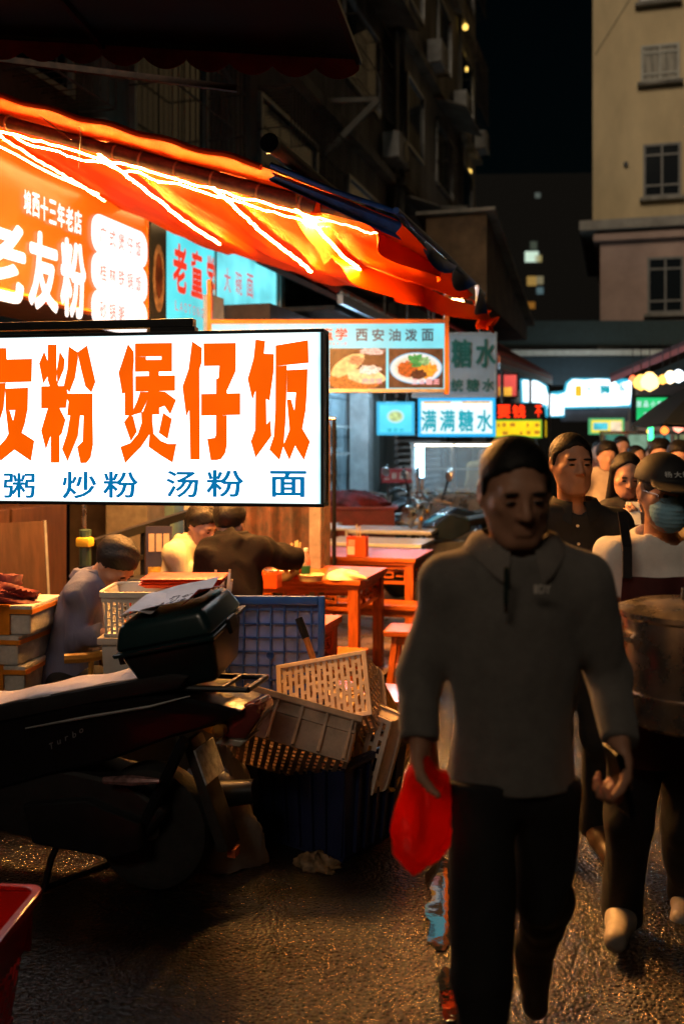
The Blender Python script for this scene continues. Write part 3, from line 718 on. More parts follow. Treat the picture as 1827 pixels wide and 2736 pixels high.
MB().add([(W*.17*math.cos(a), -.014, H*.56+H*.14*math.sin(a)) for a in [k*math.pi/10 for k in range(20)]], [tuple(range(20))]).build("printed_soup", glow("bb_soup", (.5, .62, .25), 1.0, var=.6, vscale=14), o)
for i, ch in enumerate("绿豆沙"): char(ch, W*(-.16+i*.16), H*.15, W*.12, H*.1, -.012, M_cyl, o, .02)
o, W, H = hung("led_text_sign", "black sign with glowing red dot-matrix characters above a yellow panel", 1324, 1447, 1076, 1121, 14.0, mat("led_black", (.01, .008, .008), .4, var=0), M_black)
M_led = glow("led_red", (1.0, .03, .004), 2.2)
char("要", -W*.32, H*.5, W*.28, H*.78, -.014, M_led, o, .03); char("钱", W*.0, H*.5, W*.28, H*.78, -.014, M_led, o, .03); char("不", W*.42, H*.5, W*.14, H*.7, -.014, M_led, o, .03)
o, W, H = hung("price_lightbox", "yellow lit panel with brown squares under the red text sign", 1322, 1446, 1121, 1169, 13.9, glow("price_yellow", (1.0, .68, .01), 1.15, True, var=.2), glow("price_rim", (.25, .6, .05), .8), t=.02)
M_br = glow("price_print", (.62, .25, .02), .9)
for i, (x, z) in enumerate(((-.42, .7), (-.3, .72), (-.12, .72), (.2, .7), (.4, .7), (-.28, .25), (.06, .25), (.22, .28), (.4, .3))):
    MB().box((W*x, -.008, H*z), (W*(.05+.03*(i % 3)), .006, H*.2)).build("printed_square", M_br, o)
o, W, H = hung("price_lightbox_end", "narrow yellow end panel turned away beside the yellow price panel", 1449, 1466, 1121, 1169, 14.1, glow("price_yellow_end", (.9, .55, .01), .8), M_black, rz=R(70), t=.01)
# bright gate sign over the end of the lane
gt = at(1545, 1050, 27)
GW = 27.0
gs = thing("gate_sign", "bright white stepped gate sign spanning the far end of the lane", "sign", (at(1545, 1085, GW).x, at(1545, 1085, GW).y, 0), R(12))
gn = Vector((math.sin(R(12)), -math.cos(R(12)), 0)); gxv = Vector((math.cos(R(12)), math.sin(R(12)), 0))
def gl_(px, py): q = hit(px, py, gs.location, gn)-Vector(gs.location); return q.dot(gxv), q.z
out = [(1396, 1016), (1432, 1018), (1455, 1032), (1460, 1052), (1490, 1056), (1512, 1048), (1518, 1024), (1530, 1014), (1560, 1016), (1590, 1013), (1620, 1014), (1642, 1020), (1648, 1030), (1664, 1022), (1686, 1016), (1684, 1050), (1680, 1080), (1640, 1083), (1580, 1084), (1505, 1086), (1504, 1108), (1466, 1110), (1462, 1082), (1440, 1074), (1398, 1072)]
MB().prism([gl_(*p) for p in out], -.1, .25).build("face", glow("gate_white", (.86, .95, 1.0), 2.4, True, var=.1, vscale=.6), gs)
MB().prism([gl_(*(p[0], p[1])) for p in [(1392, 1012), (1434, 1014), (1462, 1030), (1466, 1048), (1508, 1044), (1514, 1020), (1528, 1010), (1690, 1010), (1690, 1086), (1508, 1091), (1508, 1113), (1460, 1113), (1458, 1086), (1392, 1076)]], .0, .2).build("cyan_rim", glow("gate_rim", (.05, .55, .8), 1.0), gs)
for ch, a, b2, c, d2, m in (("1", 1534, 1552, 1030, 1060, glow("gate_yellow", (.95, .6, .03), 1.0)), ("丫", 1562, 1580, 1030, 1060, M_cyl), ("狮", 1598, 1628, 1028, 1054, M_cyl), ("头", 1648, 1670, 1026, 1050, M_cyl)):
    xa, zb = gl_(a, d2); xb, zt = gl_(b2, c); char(ch, (xa+xb)/2, (zt+zb)/2, xb-xa, zt-zb, -.12, m, gs, .04)
xl, _ = gl_(1396, 1080); xr, _ = gl_(1686, 1080); zz = gl_(1686, 1080)[1]
MB().box((xl-.1, .12, zz/2+.2), (.2, .18, zz+.4)).build("post", M_conc, gs); MB().box((xr+.1, .12, zz/2+.2), (.2, .18, zz+.4)).build("post", M_conc, gs)
xl, zb = gl_(1500, 1125); xr, zt = gl_(1680, 1092)
MB().box(((xl+xr)/2, .1, (zt+zb)/2), (xr-xl, .1, zt-zb)).build("lower_board", mat("gate_board", (.10, .12, .16), .6), gs)
# long pale bridge beam and dark crossing under the tower
bm_ = thing("footbridge_beam", "long pale horizontal beam crossing in front of the tower's foot", "beam", (at(1430, 945, 28.5).x, at(1430, 945, 28.5).y, at(1430, 945, 28.5).z-.4), R(14))
MB().box((3.2, 0, .42), (10, .3, .16)).build("beam", mat("beam_pale", (.75, .78, .72), .6), bm_)
MB().box((3.2, .02, -.1), (10, .25, .8)).build("girder", mat("girder_blue", (.03, .06, .08), .6), bm_)
MB().box((3.2, .2, 1.0), (10, .3, .7)).build("parapet", mat("parapet_dark", (.04, .07, .075), .7), bm_)
for xx in (-1.6, 8): MB().box((xx, .05, -bm_.location.z/2), (.4, .22, bm_.location.z-.9)).build("pier", M_conc, bm_)
o, W, H = hung("green_lightbox", "tilted bright green lightbox behind the black umbrella", 1692, 1850, 1056, 1128, 13.2, glow("green_face", (.02, .62, .18), 1.1, True, var=.3, vscale=1.5), M_black, rz=R(20))
M_gl = glow("green_sign_letter", (.6, .9, .85), 1.0)
for i, ch in enumerate("甜品小吃店"): char(ch, W*(-.42+i*.12), H*.68, W*.085, H*.24, -.012, M_gl, o, .03)
char("店", -W*.3, H*.28, W*.09, H*.2, -.012, M_gl, o, .03)
o, W, H = hung("snack_lightbox", "small yellow and cyan lightbox with printed snacks under the gate sign", 1575, 1666, 1117, 1160, 20.0, glow("snack_face", (.95, .72, .05), 1.2, True), glow("snack_rim", (.1, .5, .2), .9), t=.04)
MB().box((-W*.18, -.006, H*.5), (W*.42, .012, H*.45)).build("printed_patch", glow("snack_cyan", (.1, .7, .85), 1.0, var=.5, vscale=3), o)
MB().box((W*.26, -.006, H*.5), (W*.32, .012, H*.6)).build("printed_patch", glow("snack_cream", (.95, .75, .5), 1.0, var=.5, vscale=4), o)
# ================================================================ orange tarpaulin awning over the tables
def tarp_mat():
    m = bpy.data.materials.new("orange_tarpaulin"); m.use_nodes = True
    N = m.node_tree.nodes; L = m.node_tree.links; N.remove(N["Principled BSDF"]); out = N["Material Output"]
    tc = N.new("ShaderNodeTexCoord"); n = N.new("ShaderNodeTexNoise"); n.inputs["Scale"].default_value = 2.2; n.inputs["Detail"].default_value = 5
    L.new(tc.outputs["Object"], n.inputs["Vector"])
    r = N.new("ShaderNodeValToRGB"); r.color_ramp.elements[0].position = .3; r.color_ramp.elements[1].position = .7
    r.color_ramp.elements[0].color = (.72, .055, .001, 1); r.color_ramp.elements[1].color = (.92, .085, .002, 1)
    L.new(n.outputs["Fac"], r.inputs["Fac"])
    d = N.new("ShaderNodeBsdfDiffuse"); t = N.new("ShaderNodeBsdfTranslucent"); gl = N.new("ShaderNodeBsdfGlossy"); gl.inputs["Roughness"].default_value = .35
    n2 = N.new("ShaderNodeTexNoise"); n2.inputs["Scale"].default_value = 9; n2.inputs["Detail"].default_value = 4
    mp = N.new("ShaderNodeMapping"); mp.inputs["Scale"].default_value = (1, .35, 1); mp.inputs["Rotation"].default_value = (0, 0, .5)
    L.new(tc.outputs["Object"], mp.inputs["Vector"]); L.new(mp.outputs["Vector"], n2.inputs["Vector"])
    bp = N.new("ShaderNodeBump"); bp.inputs["Strength"].default_value = .18; bp.inputs["Distance"].default_value = .03
    L.new(n2.outputs["Fac"], bp.inputs["Height"])
    for s in (d, t, gl): L.new(bp.outputs["Normal"], s.inputs["Normal"])
    L.new(r.outputs["Color"], d.inputs["Color"]); L.new(r.outputs["Color"], t.inputs["Color"]); gl.inputs["Color"].default_value = (1, .6, .4, 1)
    m1 = N.new("ShaderNodeMixShader"); m1.inputs[0].default_value = .09; L.new(d.outputs[0], m1.inputs[1]); L.new(t.outputs[0], m1.inputs[2])
    m2 = N.new("ShaderNodeMixShader"); m2.inputs[0].default_value = .03; L.new(m1.outputs[0], m2.inputs[1]); L.new(gl.outputs[0], m2.inputs[2])
    L.new(m2.outputs[0], out.inputs["Surface"]); return m
M_tarp = tarp_mat()
M_tblue = mat("tarp_blue_edge", (.02, .09, .36), .4, var=.4, vscale=10)
M_pole = mat("rusty_pole", (.085, .045, .03), .55, .2, var=.5, vscale=14)
M_strip = glow("led_strip", (1.0, .42, .09), 2150.0, True)
M_strip2 = glow("led_strip_dim", (1.0, .55, .2), 60.0, True)
XO, XW, YN = -1.18, -4.3, 5.0
def plane_z(X): return 2.80 + .328*(XO-X)
def tz(X, Y):
    """height of the sagging tarpaulin"""
    s = min(1, max(0, (X-XW)/(XO-XW))); t = (Y-YN)/2.45
    z = plane_z(X)
    if t > 0: z -= (.27*math.sin(math.pi*min(1, s*.92+.08))**.7) * min(1.15, t)**.85
    z -= .03*abs(math.sin(math.pi*s*4.5))*max(0, min(1, t*2))*(.4+.6*s)     # hangs between the cords
    z += .03*max(0, -t)
    z += .009*math.sin(X*11+Y*5)*max(0, min(1, t+.4)) + .005*math.sin(X*23-Y*9)*max(0, min(1, t+.2))
    return z
aw = thing("tarpaulin_awning", "orange tarpaulin awning on poles over the dining tables", "awning")
def edgeY(X):  # near edge: runs straight, then cuts back to the front corner
    if X < -1.72: return 4.5
    return 4.5 + (X+1.72)/.54*.5
def farY(X): return 7.42 + .12*math.sin(X*5)+.05*math.sin(X*13)
def tp(u, v):
    X = XW+(XO-XW)*u; y0, y1 = edgeY(X), farY(X); Y = y0+(y1-y0)*v
    return (X, Y, tz(X, Y))
MB().sheet(tp, 60, 48, .004).build("canopy", M_tarp, aw, smooth=True, angle=80)
# loose front hem bulging on the near edge
MB().tube([(X, edgeY(X), tz(X, edgeY(X))+.004+.008*math.sin(X*19)) for X in np.linspace(XW, -1.74, 40)], .016, 8).build("hem", M_tarp, aw, smooth=True)
# blue reinforced edge along the open side and torn tail
def side(u, v):
    Y = 5.0+(7.9-5.0)*u; X = XO+.015+.05*math.sin(u*19)*v
    z = 2.80-.03*math.sin(u*math.pi*2)+.03-(.02+.13*u+.05*math.sin(u*23))*v - .02*max(0, u-.8)*10*v
    return (X+.02*v, Y, z)
MB().sheet(side, 40, 4, .004).build("blue_edge", M_tblue, aw, smooth=True)
MB().tube([(-1.70, 4.52, 3.0), (-1.45, 4.74, 2.91), (XO, 5.0, 2.84)], .014, 8).build("edge_rope", M_tblue, aw)
MB().sheet(lambda u, v: (-1.70+.52*u+.02*math.sin(v*7), 4.54+.48*u, 2.965-.155*u-(.05+.06*u)*v), 12, 3, .003).build("blue_flap", M_tblue, aw)
MB().tube([(XO, 4.95, 2.84), (XO+.02, 6.2, 2.84), (XO+.01, 7.9, 2.83)], .018, 8).build("edge_rope", M_tblue, aw)
def fold(x0, y0, x1, y1, zt, drop, n, seed, nm="fold"):
    """slack cloth hanging in pleats below the canopy"""
    random.seed(seed); ph = random.random()*6
    def fn(u, v):
        X = x0+(x1-x0)*u; Y = y0+(y1-y0)*u
        return (X+.05*math.sin(u*n*6.28+ph)*(.3+v)+.03*v, Y+.06*math.cos(u*n*5+ph)*v, tz(X, min(Y, 7.5))+zt-drop*v*(.65+.35*math.sin(u*math.pi)))
    MB().sheet(fn, 30, 8, .003).build(nm, M_tarp, aw, smooth=True, angle=80)
fold(-1.95, 6.1, XO, 7.9, -.01, .16, 2.2, 3)
fold(-1.45, 5.15, XO, 6.3, -.0, .12, 1.5, 8)
fold(-1.75, 7.35, XO, 7.95, .0, .1, 2, 5)
tail = [at(1262, 795, 8.0), at(1290, 815, 8.1), at(1305, 838, 8.15), at(1302, 862, 8.15), at(1292, 885, 8.1)]
MB().sheet(lambda u, v: tuple(tail[min(4, int(u*4))].lerp(tail[min(4, int(u*4)+1)], u*4-int(u*4)) + Vector(((v-.5)*(.16-.06*u)+.03*math.sin(u*14), .05*math.sin(v*9+u*5), -.09*v*(1-u)+.02*math.sin(u*20+v*3)))), 20, 6, .003).build("torn_tail", M_tarp, aw, smooth=True, angle=80)
# clear plastic corner sheet
M_clear = mat("clear_plastic", (.95, .55, .12), .15, var=0, alpha=.35, spec=.6)
MB().sheet(lambda u, v: (-1.72+.32*u, 4.95+.1*u+.05*math.sin(u*6), 2.97-.12*u-.34*v*(1-abs(u-.42)*1.5)+.02*math.sin(u*11+v*4)), 12, 8, .002).build("clear_corner", M_clear, aw, smooth=True)
# poles
def pole(a, b, r, nm="pole"): return MB().tube([a, b], r, 14).build(nm, M_pole, aw, smooth=True)
pz = lambda X: plane_z(X)-.045
p_a = Vector((XW, YN, pz(XW))); p_b = Vector((-1.62, YN, pz(-1.62)))
pole(p_a, p_a.lerp(p_b, .55), .036); pole(p_a.lerp(p_b, .54), p_b, .042); pole(p_b, (XO-.02, YN+.02, pz(XO)+.02), .024)
for t in (.30, .56, .62, .70, .78, .88, .97):
    q = p_a.lerp(p_b, t); d = (p_b-p_a).normalized()
    MB().tube([q-d*.006, q+d*.006], .0455, 14).build("binding", mat("wire_tie", (.35, .18, .08), .5), aw)
pole((-1.64, 4.36, 3.05), (-1.62, 7.7, 3.03), .04)
MB().lathe([(.046, 0), (.046, .03)], n=16).build("pole_cap", M_black, aw).matrix_local = Matrix.Translation((-1.64, 4.345, 3.05)) @ Matrix.Rotation(R(-90), 4, 'X')
MB().box((-1.62, 5.0, 2.94), (.05, .05, .16)).build("pole_clamp", M_tarp, aw)
pole((-4.25, 5.0, .0), (-4.25, 5.0, 3.75), .03)
# wires dangling from the pole
for px, a, b in ((205, 505, 770), (585, 690, 765)):
    p = at(px, a/1.717, 5.35); q = at(px+6, b/1.717, 5.3)
    MB().tube([p, p.lerp(q, .4)+Vector((.02, 0, 0)), q], .003, 4).build("dangling_wire", M_black, aw)
MB().tube([at(40, 263, 5.5), at(110, 310, 5.45), at(190, 372, 5.4)], .003, 4).build("dangling_wire", M_black, aw)
# ---------------------------------------------------------------- LED strips (light comes from the strips themselves)
def strip(label, pts, r=.0065, m=None, sub=6):
    P = [Vector(p) for p in pts]; Q = []
    for i in range(len(P)-1):
        for k in range(sub): Q.append(P[i].lerp(P[i+1], k/sub))
    Q.append(P[-1])
    t = thing("led_strip", label, "light strip", tuple(Q[0]), 0, "warm LED strips under the tarpaulin")
    Q = [q-Q[0]*1.0 for q in [Vector(x) for x in Q]] if False else [Vector(q)-Vector(P[0]) for q in Q]
    random.seed(len(label))
    Q = [q+Vector((0, 0, random.uniform(-.006, .006))) for q in Q]
    e = MB(); k = MB(); n = len(Q)
    up_ = Vector((0, 0, 1))
    def ribbon(mb, hw, z0, z1):
        vs = []
        for i, q in enumerate(Q):
            tg = (Q[min(n-1, i+1)]-Q[max(0, i-1)]); sd = tg.cross(up_).normalized()
            vs += [q-sd*hw+up_*z0, q+sd*hw+up_*z0, q+sd*hw+up_*z1, q-sd*hw+up_*z1]
        fs = [(0, 1, 2, 3), (4*n-4, 4*n-1, 4*n-2, 4*n-3)]
        for i in range(n-1):
            o_ = 4*i
            for j in range(4): fs.append((o_+j, o_+4+j, o_+4+(j+1) % 4, o_+(j+1) % 4))
        mb.add(vs, fs)
    ribbon(e, r*.7, -.0035, 0.0); ribbon(k, r*1.3, .0006, .004)
    e.build("diode_strip", m or M_strip, t); k.build("backing_tape", mat("led_backing", (.8, .75, .65), .5, var=0), t)
    return t
def under(X, y0, y1, n=6, dz=.035): return [(X+.0*k, y0+(y1-y0)*k/n, tz(X, y0+(y1-y0)*k/n)-dz) for k in range(n+1)]
d = (p_b-p_a)
pole_pts = [p_a.lerp(p_b, t)+Vector((0, -.005, -.052-.012*math.sin(t*40)**2)) for t in np.linspace(.02, 1.0, 24)]
strip("warm LED strip bound along the underside of the slanting front pole", pole_pts, .0075, sub=2)
strip("second LED strip doubled along the lower half of the front pole", [p+Vector((0, -.01, -.02-.02*abs(math.sin(i*1.3)))) for i, p in enumerate(pole_pts[7:])], .006, sub=2)
strip("LED strip from the front pole's end to the tarpaulin's blue corner", [p_b+Vector((0, -.01, -.05)), p_b+Vector((.2, .0, -.12)), (XO-.17, YN+.03, pz(XO)-.0), (XO-.12, YN+.03, pz(XO)-.005)], .006, M_strip2)
strip("LED strip under the tarpaulin starting at the pole's lower end", under(-1.80, 5.03, 7.1), .0075)
strip("LED strip under the tarpaulin tied at the middle of the pole", under(-2.31, 5.03, 7.0), .007)
strip("LED strip under the tarpaulin tied at the upper third of the pole", under(-3.0, 5.03, 6.9), .007)
strip("LED strip under the tarpaulin nearest the orange wall sign", under(-3.85, 5.3, 6.7), .007, M_strip2)
strip("LED strip sagging along the top edge of the orange wall sign", [(-3.93, y, 3.60-.06*math.sin((y-5)*1.2)) for y in np.linspace(5.0, 8.3, 8)], .005, M_strip2, sub=2)
strip("LED strip along the far drooping hem of the tarpaulin", [at(1085, 772, 7.55), at(1110, 782, 7.6), at(1130, 776, 7.65), at(1180, 792, 7.75), at(1238, 804, 7.9)], .006, M_strip2, sub=3)
strip("short LED strip lying in the last fold of the tarpaulin", [at(1192, 762, 7.7), at(1212, 778, 7.8), at(1234, 795, 7.9)], .006, M_strip2, sub=3)
# ================================================================ dark canopy with red scalloped valance, overhead
M_navy = mat("navy_canvas", (.006, .011, .018), .7, var=.3, vscale=3)
M_vred = mat("red_valance", (.4, .025, .015), .7, var=.3, vscale=5)
uc = thing("scalloped_canopy", "dark overhead canopy with a red scalloped valance above the tarpaulin", "canopy")
CW = 5.3
def cz(px): return 95+(px/950.0)*60
ca = at(-260, 80, CW+.35); cb = at(960, 150, CW)
def cp(u, v):
    p = ca.lerp(cb, u); s = 1-v
    return (p.x+1.2*s*.3, p.y-4.6*s, p.z+.55*s-.25*math.sin(math.pi*u)*0)
MB().sheet(cp, 16, 10, .006).build("canvas", M_navy, uc)
ns = 11
L = (cb-ca); 
prof = []
m = MB()
for k in range(ns):
    a = ca.lerp(cb, k/ns); b2 = ca.lerp(cb, (k+1)/ns); vs = []; nn = 10
    for i in range(nn+1):
        p = a.lerp(b2, i/nn); vs.append(p+Vector((0, -.004, -.002)))
    for i in range(nn+1):
        p = a.lerp(b2, i/nn); vs.append(p+Vector((0, -.004+.01*math.sin(k), -.075-.055*math.sin(math.pi*i/nn)**.8)))
    back = [v+Vector((0, .004, 0)) for v in vs]
    n2 = len(vs)
    fs_ = [(i, nn+1+i, nn+2+i, i+1) for i in range(nn)]
    fs_ += [tuple(j+n2 for j in f[::-1]) for f in fs_] + [(nn+1+i, nn+1+i+n2, nn+2+i+n2, nn+2+i) for i in range(nn)]
    m.add(vs+back, fs_)
m.build("valance", M_vred, uc)
MB().tube([ca, cb], .02, 8).build("front_rail", M_black, uc)
for k in (0, 5, 11):
    u = k/11; p = Vector(cp(u, 1)); q = Vector(cp(u, 0)); MB().bar(p-Vector((0, 0, .03)), q-Vector((0, 0, .03)), .03, .03).build("rafter", M_black, uc)
q = Vector(cp(0, 1)); MB().bar((q.x, q.y, 0), (q.x, q.y, q.z), .06, .06).build("post", M_black, uc)
q = Vector(cp(0, 0)); MB().bar((q.x, q.y, 0), (q.x, q.y, q.z), .06, .06).build("post", M_black, uc)
q2 = Vector(cp(1, 0)); MB().bar((q2.x, q2.y, 0), (q2.x, q2.y, q2.z), .06, .06).build("post", M_black, uc)
# thin rusty rod lit by the tarpaulin
rd = thing("rusty_rod", "thin rusty rod lying slanted between canopy and tarpaulin", "rod")
MB().bar(at(-120, 142, 6.0), at(635, 236, 5.6), .035, .035).build("bar", M_pole, rd)
MB().bar(at(630, 236, 5.6), at(520, 60, 9.8), .02, .02).build("stay", M_black, rd)
MB().bar(at(40, 163, 5.9), at(20, 30, 8.9), .02, .02).build("stay", M_black, rd)
# ================================================================ carved wooden dining tables
def wood_table(label, cx, cy, L, D, H=.74):
    t = thing("carved_table", label, "table", (cx, cy, .02), 0, "carved wooden dining tables")
    H -= .02
    MB().box((0, 0, H-.0175), (L, D, .035)).build("tabletop", M_wood, t, .006)
    MB().box((0, 0, H-.047), (L-.03, D-.03, .022)).build("top_moulding", M_wood, t, .004)
    for sx in (-1, 1):
        for sy in (-1, 1):
            MB().box((sx*(L/2-.055), sy*(D/2-.055), (H-.058)/2), (.07, .07, H-.058)).build("leg", M_woodz, t, .006)
    def apron(length, name):
        a = MB(); z1 = H-.062; hh = .15
        a.box((0, 0, z1-.016), (length, .022, .032)); a.box((0, 0, z1-hh+.012), (length, .022, .024))
        n = max(3, round(length/.24)); pw = length/n
        for k in range(n+1): a.box((-length/2+k*pw, 0, z1-hh/2), (.02, .021, hh-.02))
        for k in range(n):                       # squared meander in every bay
            x = -length/2+k*pw; w = pw; zc = z1-hh/2
            a.box((x+w*.3, 0, zc+.018), (w*.6, .018, .014)); a.box((x+w*.6, 0, zc), (.014, .019, .05)); a.box((x+w*.45, 0, zc-.022), (w*.32, .018, .014))
            a.box((x+w*.85, 0, zc-.01), (w*.3, .0185, .013))
        return a.mesh(name, .0)
    me = apron(L-.18, "carved_apron"); me2 = apron(D-.18, "carved_apron")
    for sy in (-1, 1): obj("carved_apron", me, M_wood, t, (0, sy*(D/2-.05), 0))
    for sx in (-1, 1):
        o = obj("carved_apron", me2, M_wood, t, (sx*(L/2-.05), 0, 0)); o.rotation_euler = (0, 0, R(90))
    return t
T1 = wood_table("carved wooden table with the metal bowl and leftovers of two diners", -2.31, 6.74, 1.10, .75)
T2 = wood_table("carved wooden table with a single orange chopstick box", -2.28, 8.08, 1.20, .75)
T0 = wood_table("carved wooden table behind the blue grid board", -2.02, 4.76, 1.04, .62)
# ---- white folding tables down the lane
def white_table(label, px1, py, w, L=.95, D=.62):
    p = at(px1, py, w); H = .74
    t = thing("white_table", label, "table", (p.x-L/2, p.y+D/2, 0), 0, "white folding tables")
    MB().box((0, 0, H-.015), (L, D, .03)).build("tabletop", mat("white_laminate", (.7, .72, .72), .18, var=.1), t, .005)
    MB().box((0, 0, H-.035), (L-.02, D-.02, .012)).build("rim", M_alu, t)
    for sx in (-1, 1):
        for sy in (-1, 1): MB().tube([(sx*(L/2-.06), sy*(D/2-.06), H-.04), (sx*(L/2-.06), sy*(D/2-.06), 0.0)], .014, 8).build("leg", M_steel, t)
        MB().tube([(sx*(L/2-.06), -D/2+.06, .16), (sx*(L/2-.06), D/2-.06, .16)], .01, 6).build("stretcher", M_steel, t)
    return t
white_table("white folding table directly behind the table with the orange chopstick box", 1125, 1460, 8.95)
white_table("white folding table between two other white tables in the row", 1152, 1426, 10.3, .9)
WT3 = white_table("white folding table holding a white bowl beside the parked motorcycles", 1182, 1404, 11.6, .9)
white_table("last white folding table, among the parked motorcycles", 1225, 1388, 13.2, .9)
wb = MB().lathe([(.04, 0), (.05, .0), (.1, .06), (.115, .065), (.105, .07), (.05, .015), (0.001, .015)], n=24).build("white_bowl", M_white, None, smooth=True)
wb.location = (WT3.location.x-.1, WT3.location.y-.1, .741); tag(wb, "shallow white bowl on a white folding table by the motorcycles", "bowl")
# ---- benches and stools
def bench(label, x, y, L=.95, D=.27, H=.45, rz=0, name="wooden_bench", cat="bench"):
    t = thing(name, label, cat, (x, y, .0), rz, "wooden benches and stools")
    MB().box((0, 0, H-.0175), (L, D, .035)).build("seat", M_wood, t, .005)
    for sx in (-1, 1):
        for sy in (-1, 1):
            MB().bar((sx*(L/2-.07), sy*(D/2-.05), H-.04), (sx*(L/2-.03), sy*(D/2-.015), .0), .04, .045).build("leg", M_woodz, t, .004)
        MB().box((sx*(L/2-.055), 0, .17), (.026, D-.06, .045)).build("rung", M_wood, t)
    for sy in (-1, 1): MB().box((0, sy*(D/2-.045), H-.065), (L-.16, .022, .05)).build("rail", M_wood, t)
    return t
bench("long wooden bench in front of the table with the single orange box", -1.98, 7.32, .95)
bench("square wooden stool at the right end of the leftovers table", -1.42, 6.35, .3, .3, .45, R(4), "wooden_stool", "stool")
bench("wooden bench with a worn glossy seat between the tub and the grey-shirted man", -1.36, 4.72, .86, .34, .44)
bench("short wooden stool under the right end of the leftovers table", -1.72, 5.75, .3, .26, .40, R(2), "wooden_stool", "stool")
def white_stool(label, p, H=.62):
    t = thing("bar_stool", label, "stool", p, 0, "white tube stools")
    MB().box((0, 0, H-.012), (.34, .34, .024)).build("seat", M_paint, t, .006)
    for sx in (-1, 1):
        for sy in (-1, 1): MB().tube([(sx*.13, sy*.13, H-.02), (sx*.17, sy*.17, 0)], .012, 7).build("leg", M_paint, t)
    for sy in (-1, 1): MB().tube([(-.15, sy*.15, .2), (.15, sy*.15, .2)], .009, 6).build("rung", M_paint, t)
white_stool("white tube-legged stool by the maroon counter", (*gx(903, 10.8), 0), .75)
white_stool("second white tube-legged stool at the maroon counter, half behind the white sign", (*gx(868, 11.3), 0), .75)
# ================================================================ things on the tables
M_obox = mat("orange_box_plastic", (.85, .10, .015), .4, var=.15)
M_stick = mat("chopstick_wood", (.75, .55, .30), .6, var=.2)
M_sleeve = mat("paper_sleeve", (.85, .78, .68), .7, var=.1)
def chop_box(label, x, y, z, n=5, lab=True, rz=0.0, h=.16):
    t = thing("chopstick_box", label, "chopstick box", (x, y, z), rz, "orange chopstick boxes")
    b = MB()
    for sx in (-1, 1): b.box((sx*.075, 0, h/2), (.006, .1, h))
    for sy in (-1, 1): b.box((0, sy*.048, h/2-.001), (.146, .006, h-.002))
    b.box((0, 0, .004), (.148, .098, .008)); b.box((-.012, 0, h/2), (.006, .094, h-.006)); b.build("box", M_obox, t)
    if lab: MB().box((-.04, -.053, .05), (.06, .003, .07)).build("tag", M_sleeve, t)
    for k in range(3):
        if lab: MB().box((-.035, -.0525, h-.03-.016*k), (.055, .003, .006)).build("printed_line", M_sleeve, t)
    random.seed(n+int(x*100))
    for k in range(n):
        x0 = random.uniform(.0, .06); y0 = random.uniform(-.03, .03)
        MB().tube([(x0, y0, .02), (x0+random.uniform(-.03, .03), y0+random.uniform(-.02, .02), h+.07+random.uniform(0, .03))], .0055, 6).build("chopstick", M_stick, t)
    return t
p = at(955, 1480, 8.05); chop_box("orange chopstick box with a paper tag standing alone on the second table", p.x, p.y, .742, 2)
p = at(785, 1520, 6.75); chop_box("orange chopstick box full of chopsticks beside the water bottle", p.x, p.y, .742, 7, False)
# bottle
M_pet = mat("clear_bottle", (.85, .9, .88), .08, var=0, trans=.85, spec=.5)
p = at(817, 1520, 6.6)
bt = thing("water_bottle", "clear plastic water bottle with a dark green label beside the chopsticks", "bottle", (p.x, p.y, .742))
MB().lathe([(.028, 0), (.031, .01), (.031, .13), (.026, .16), (.013, .185), (.013, .2)], n=18).build("body", M_pet, bt, smooth=True)
MB().lathe([(.0145, .196), (.0145, .214), (.012, .216)], n=14).build("cap", M_white, bt)
MB().lathe([(.0318, .05), (.0318, .10)], n=18).build("label_band", mat("green_label", (.01, .09, .04), .5), bt)
# metal bowl with soup, foil tray, knotted bag
p = at(752, 1550, 6.62)
bw = thing("metal_bowl", "wide steel soup bowl at the elbow of the brown-jacketed diner", "bowl", (p.x, p.y, .742))
MB().lathe([(.05, 0), (.06, .002), (.11, .045), (.128, .078), (.134, .08), (.13, .083), (.108, .05), (.05, .012), (0.001, .012)], n=30).build("bowl", M_steel, bw, smooth=True)
MB().lathe([(.115, .062), (.0, .063)], n=26).build("soup", mat("soup", (.5, .25, .04), .15, var=.4, vscale=20), bw)
p = at(830, 1546, 6.6)
ft = thing("foam_tray", "shallow yellowish takeaway tray beside the steel bowl", "tray", (p.x, p.y, .742))
f = MB(); f.lathe([(.07, 0), (.085, .04), (.092, .042), (.088, .045), (.072, .006), (0.001, .006)], n=4*6, sx=1.05, sy=.8); f.build("tray", mat("foam_yellowish", (.75, .6, .35), .6), ft, smooth=True)
MB().lathe([(.074, .02), (.04, .035), (0.001, .03)], n=16, sx=1.05, sy=.8).build("food_rest", mat("noodle_rest", (.7, .42, .1), .5, var=.4, vscale=40), ft, smooth=True)
def crumple(cx, sx, sy, sz, seed, n=18, rag=.16):
    """crumpled film or cloth lump standing on z = 0"""
    random.seed(seed); k = [(random.uniform(2, 7), random.uniform(2, 7), random.uniform(0, 6)) for _ in range(5)]
    def fn(u, v):
        a = 2*math.pi*u; b = math.pi*.5*(v*1.16-.16); r = math.cos(max(0, b))
        q = 1+rag*sum(math.sin(a*round(ka)+b*kb+kc) for ka, kb, kc in k)/3.2
        w = abs(math.sin(a*round(k[0][0]*1.6)+b*9+k[1][2]+2*math.sin(b*4+a*2)))+.6*abs(math.sin(a*round(k[2][1]*2.3)-b*13+k[3][2]))
        q *= 1+rag*.55*(w-.9)
        return (sx*r*math.cos(a)*q, sy*r*math.sin(a)*q, max(0.0, sz*math.sin(b)*q))
    return MB().grid(fn, n*2, n)
M_film = mat("white_film", (.82, .78, .68), .3, var=.1, alpha=.85, bump=.4, bscale=30)
p = at(925, 1548, 6.7)
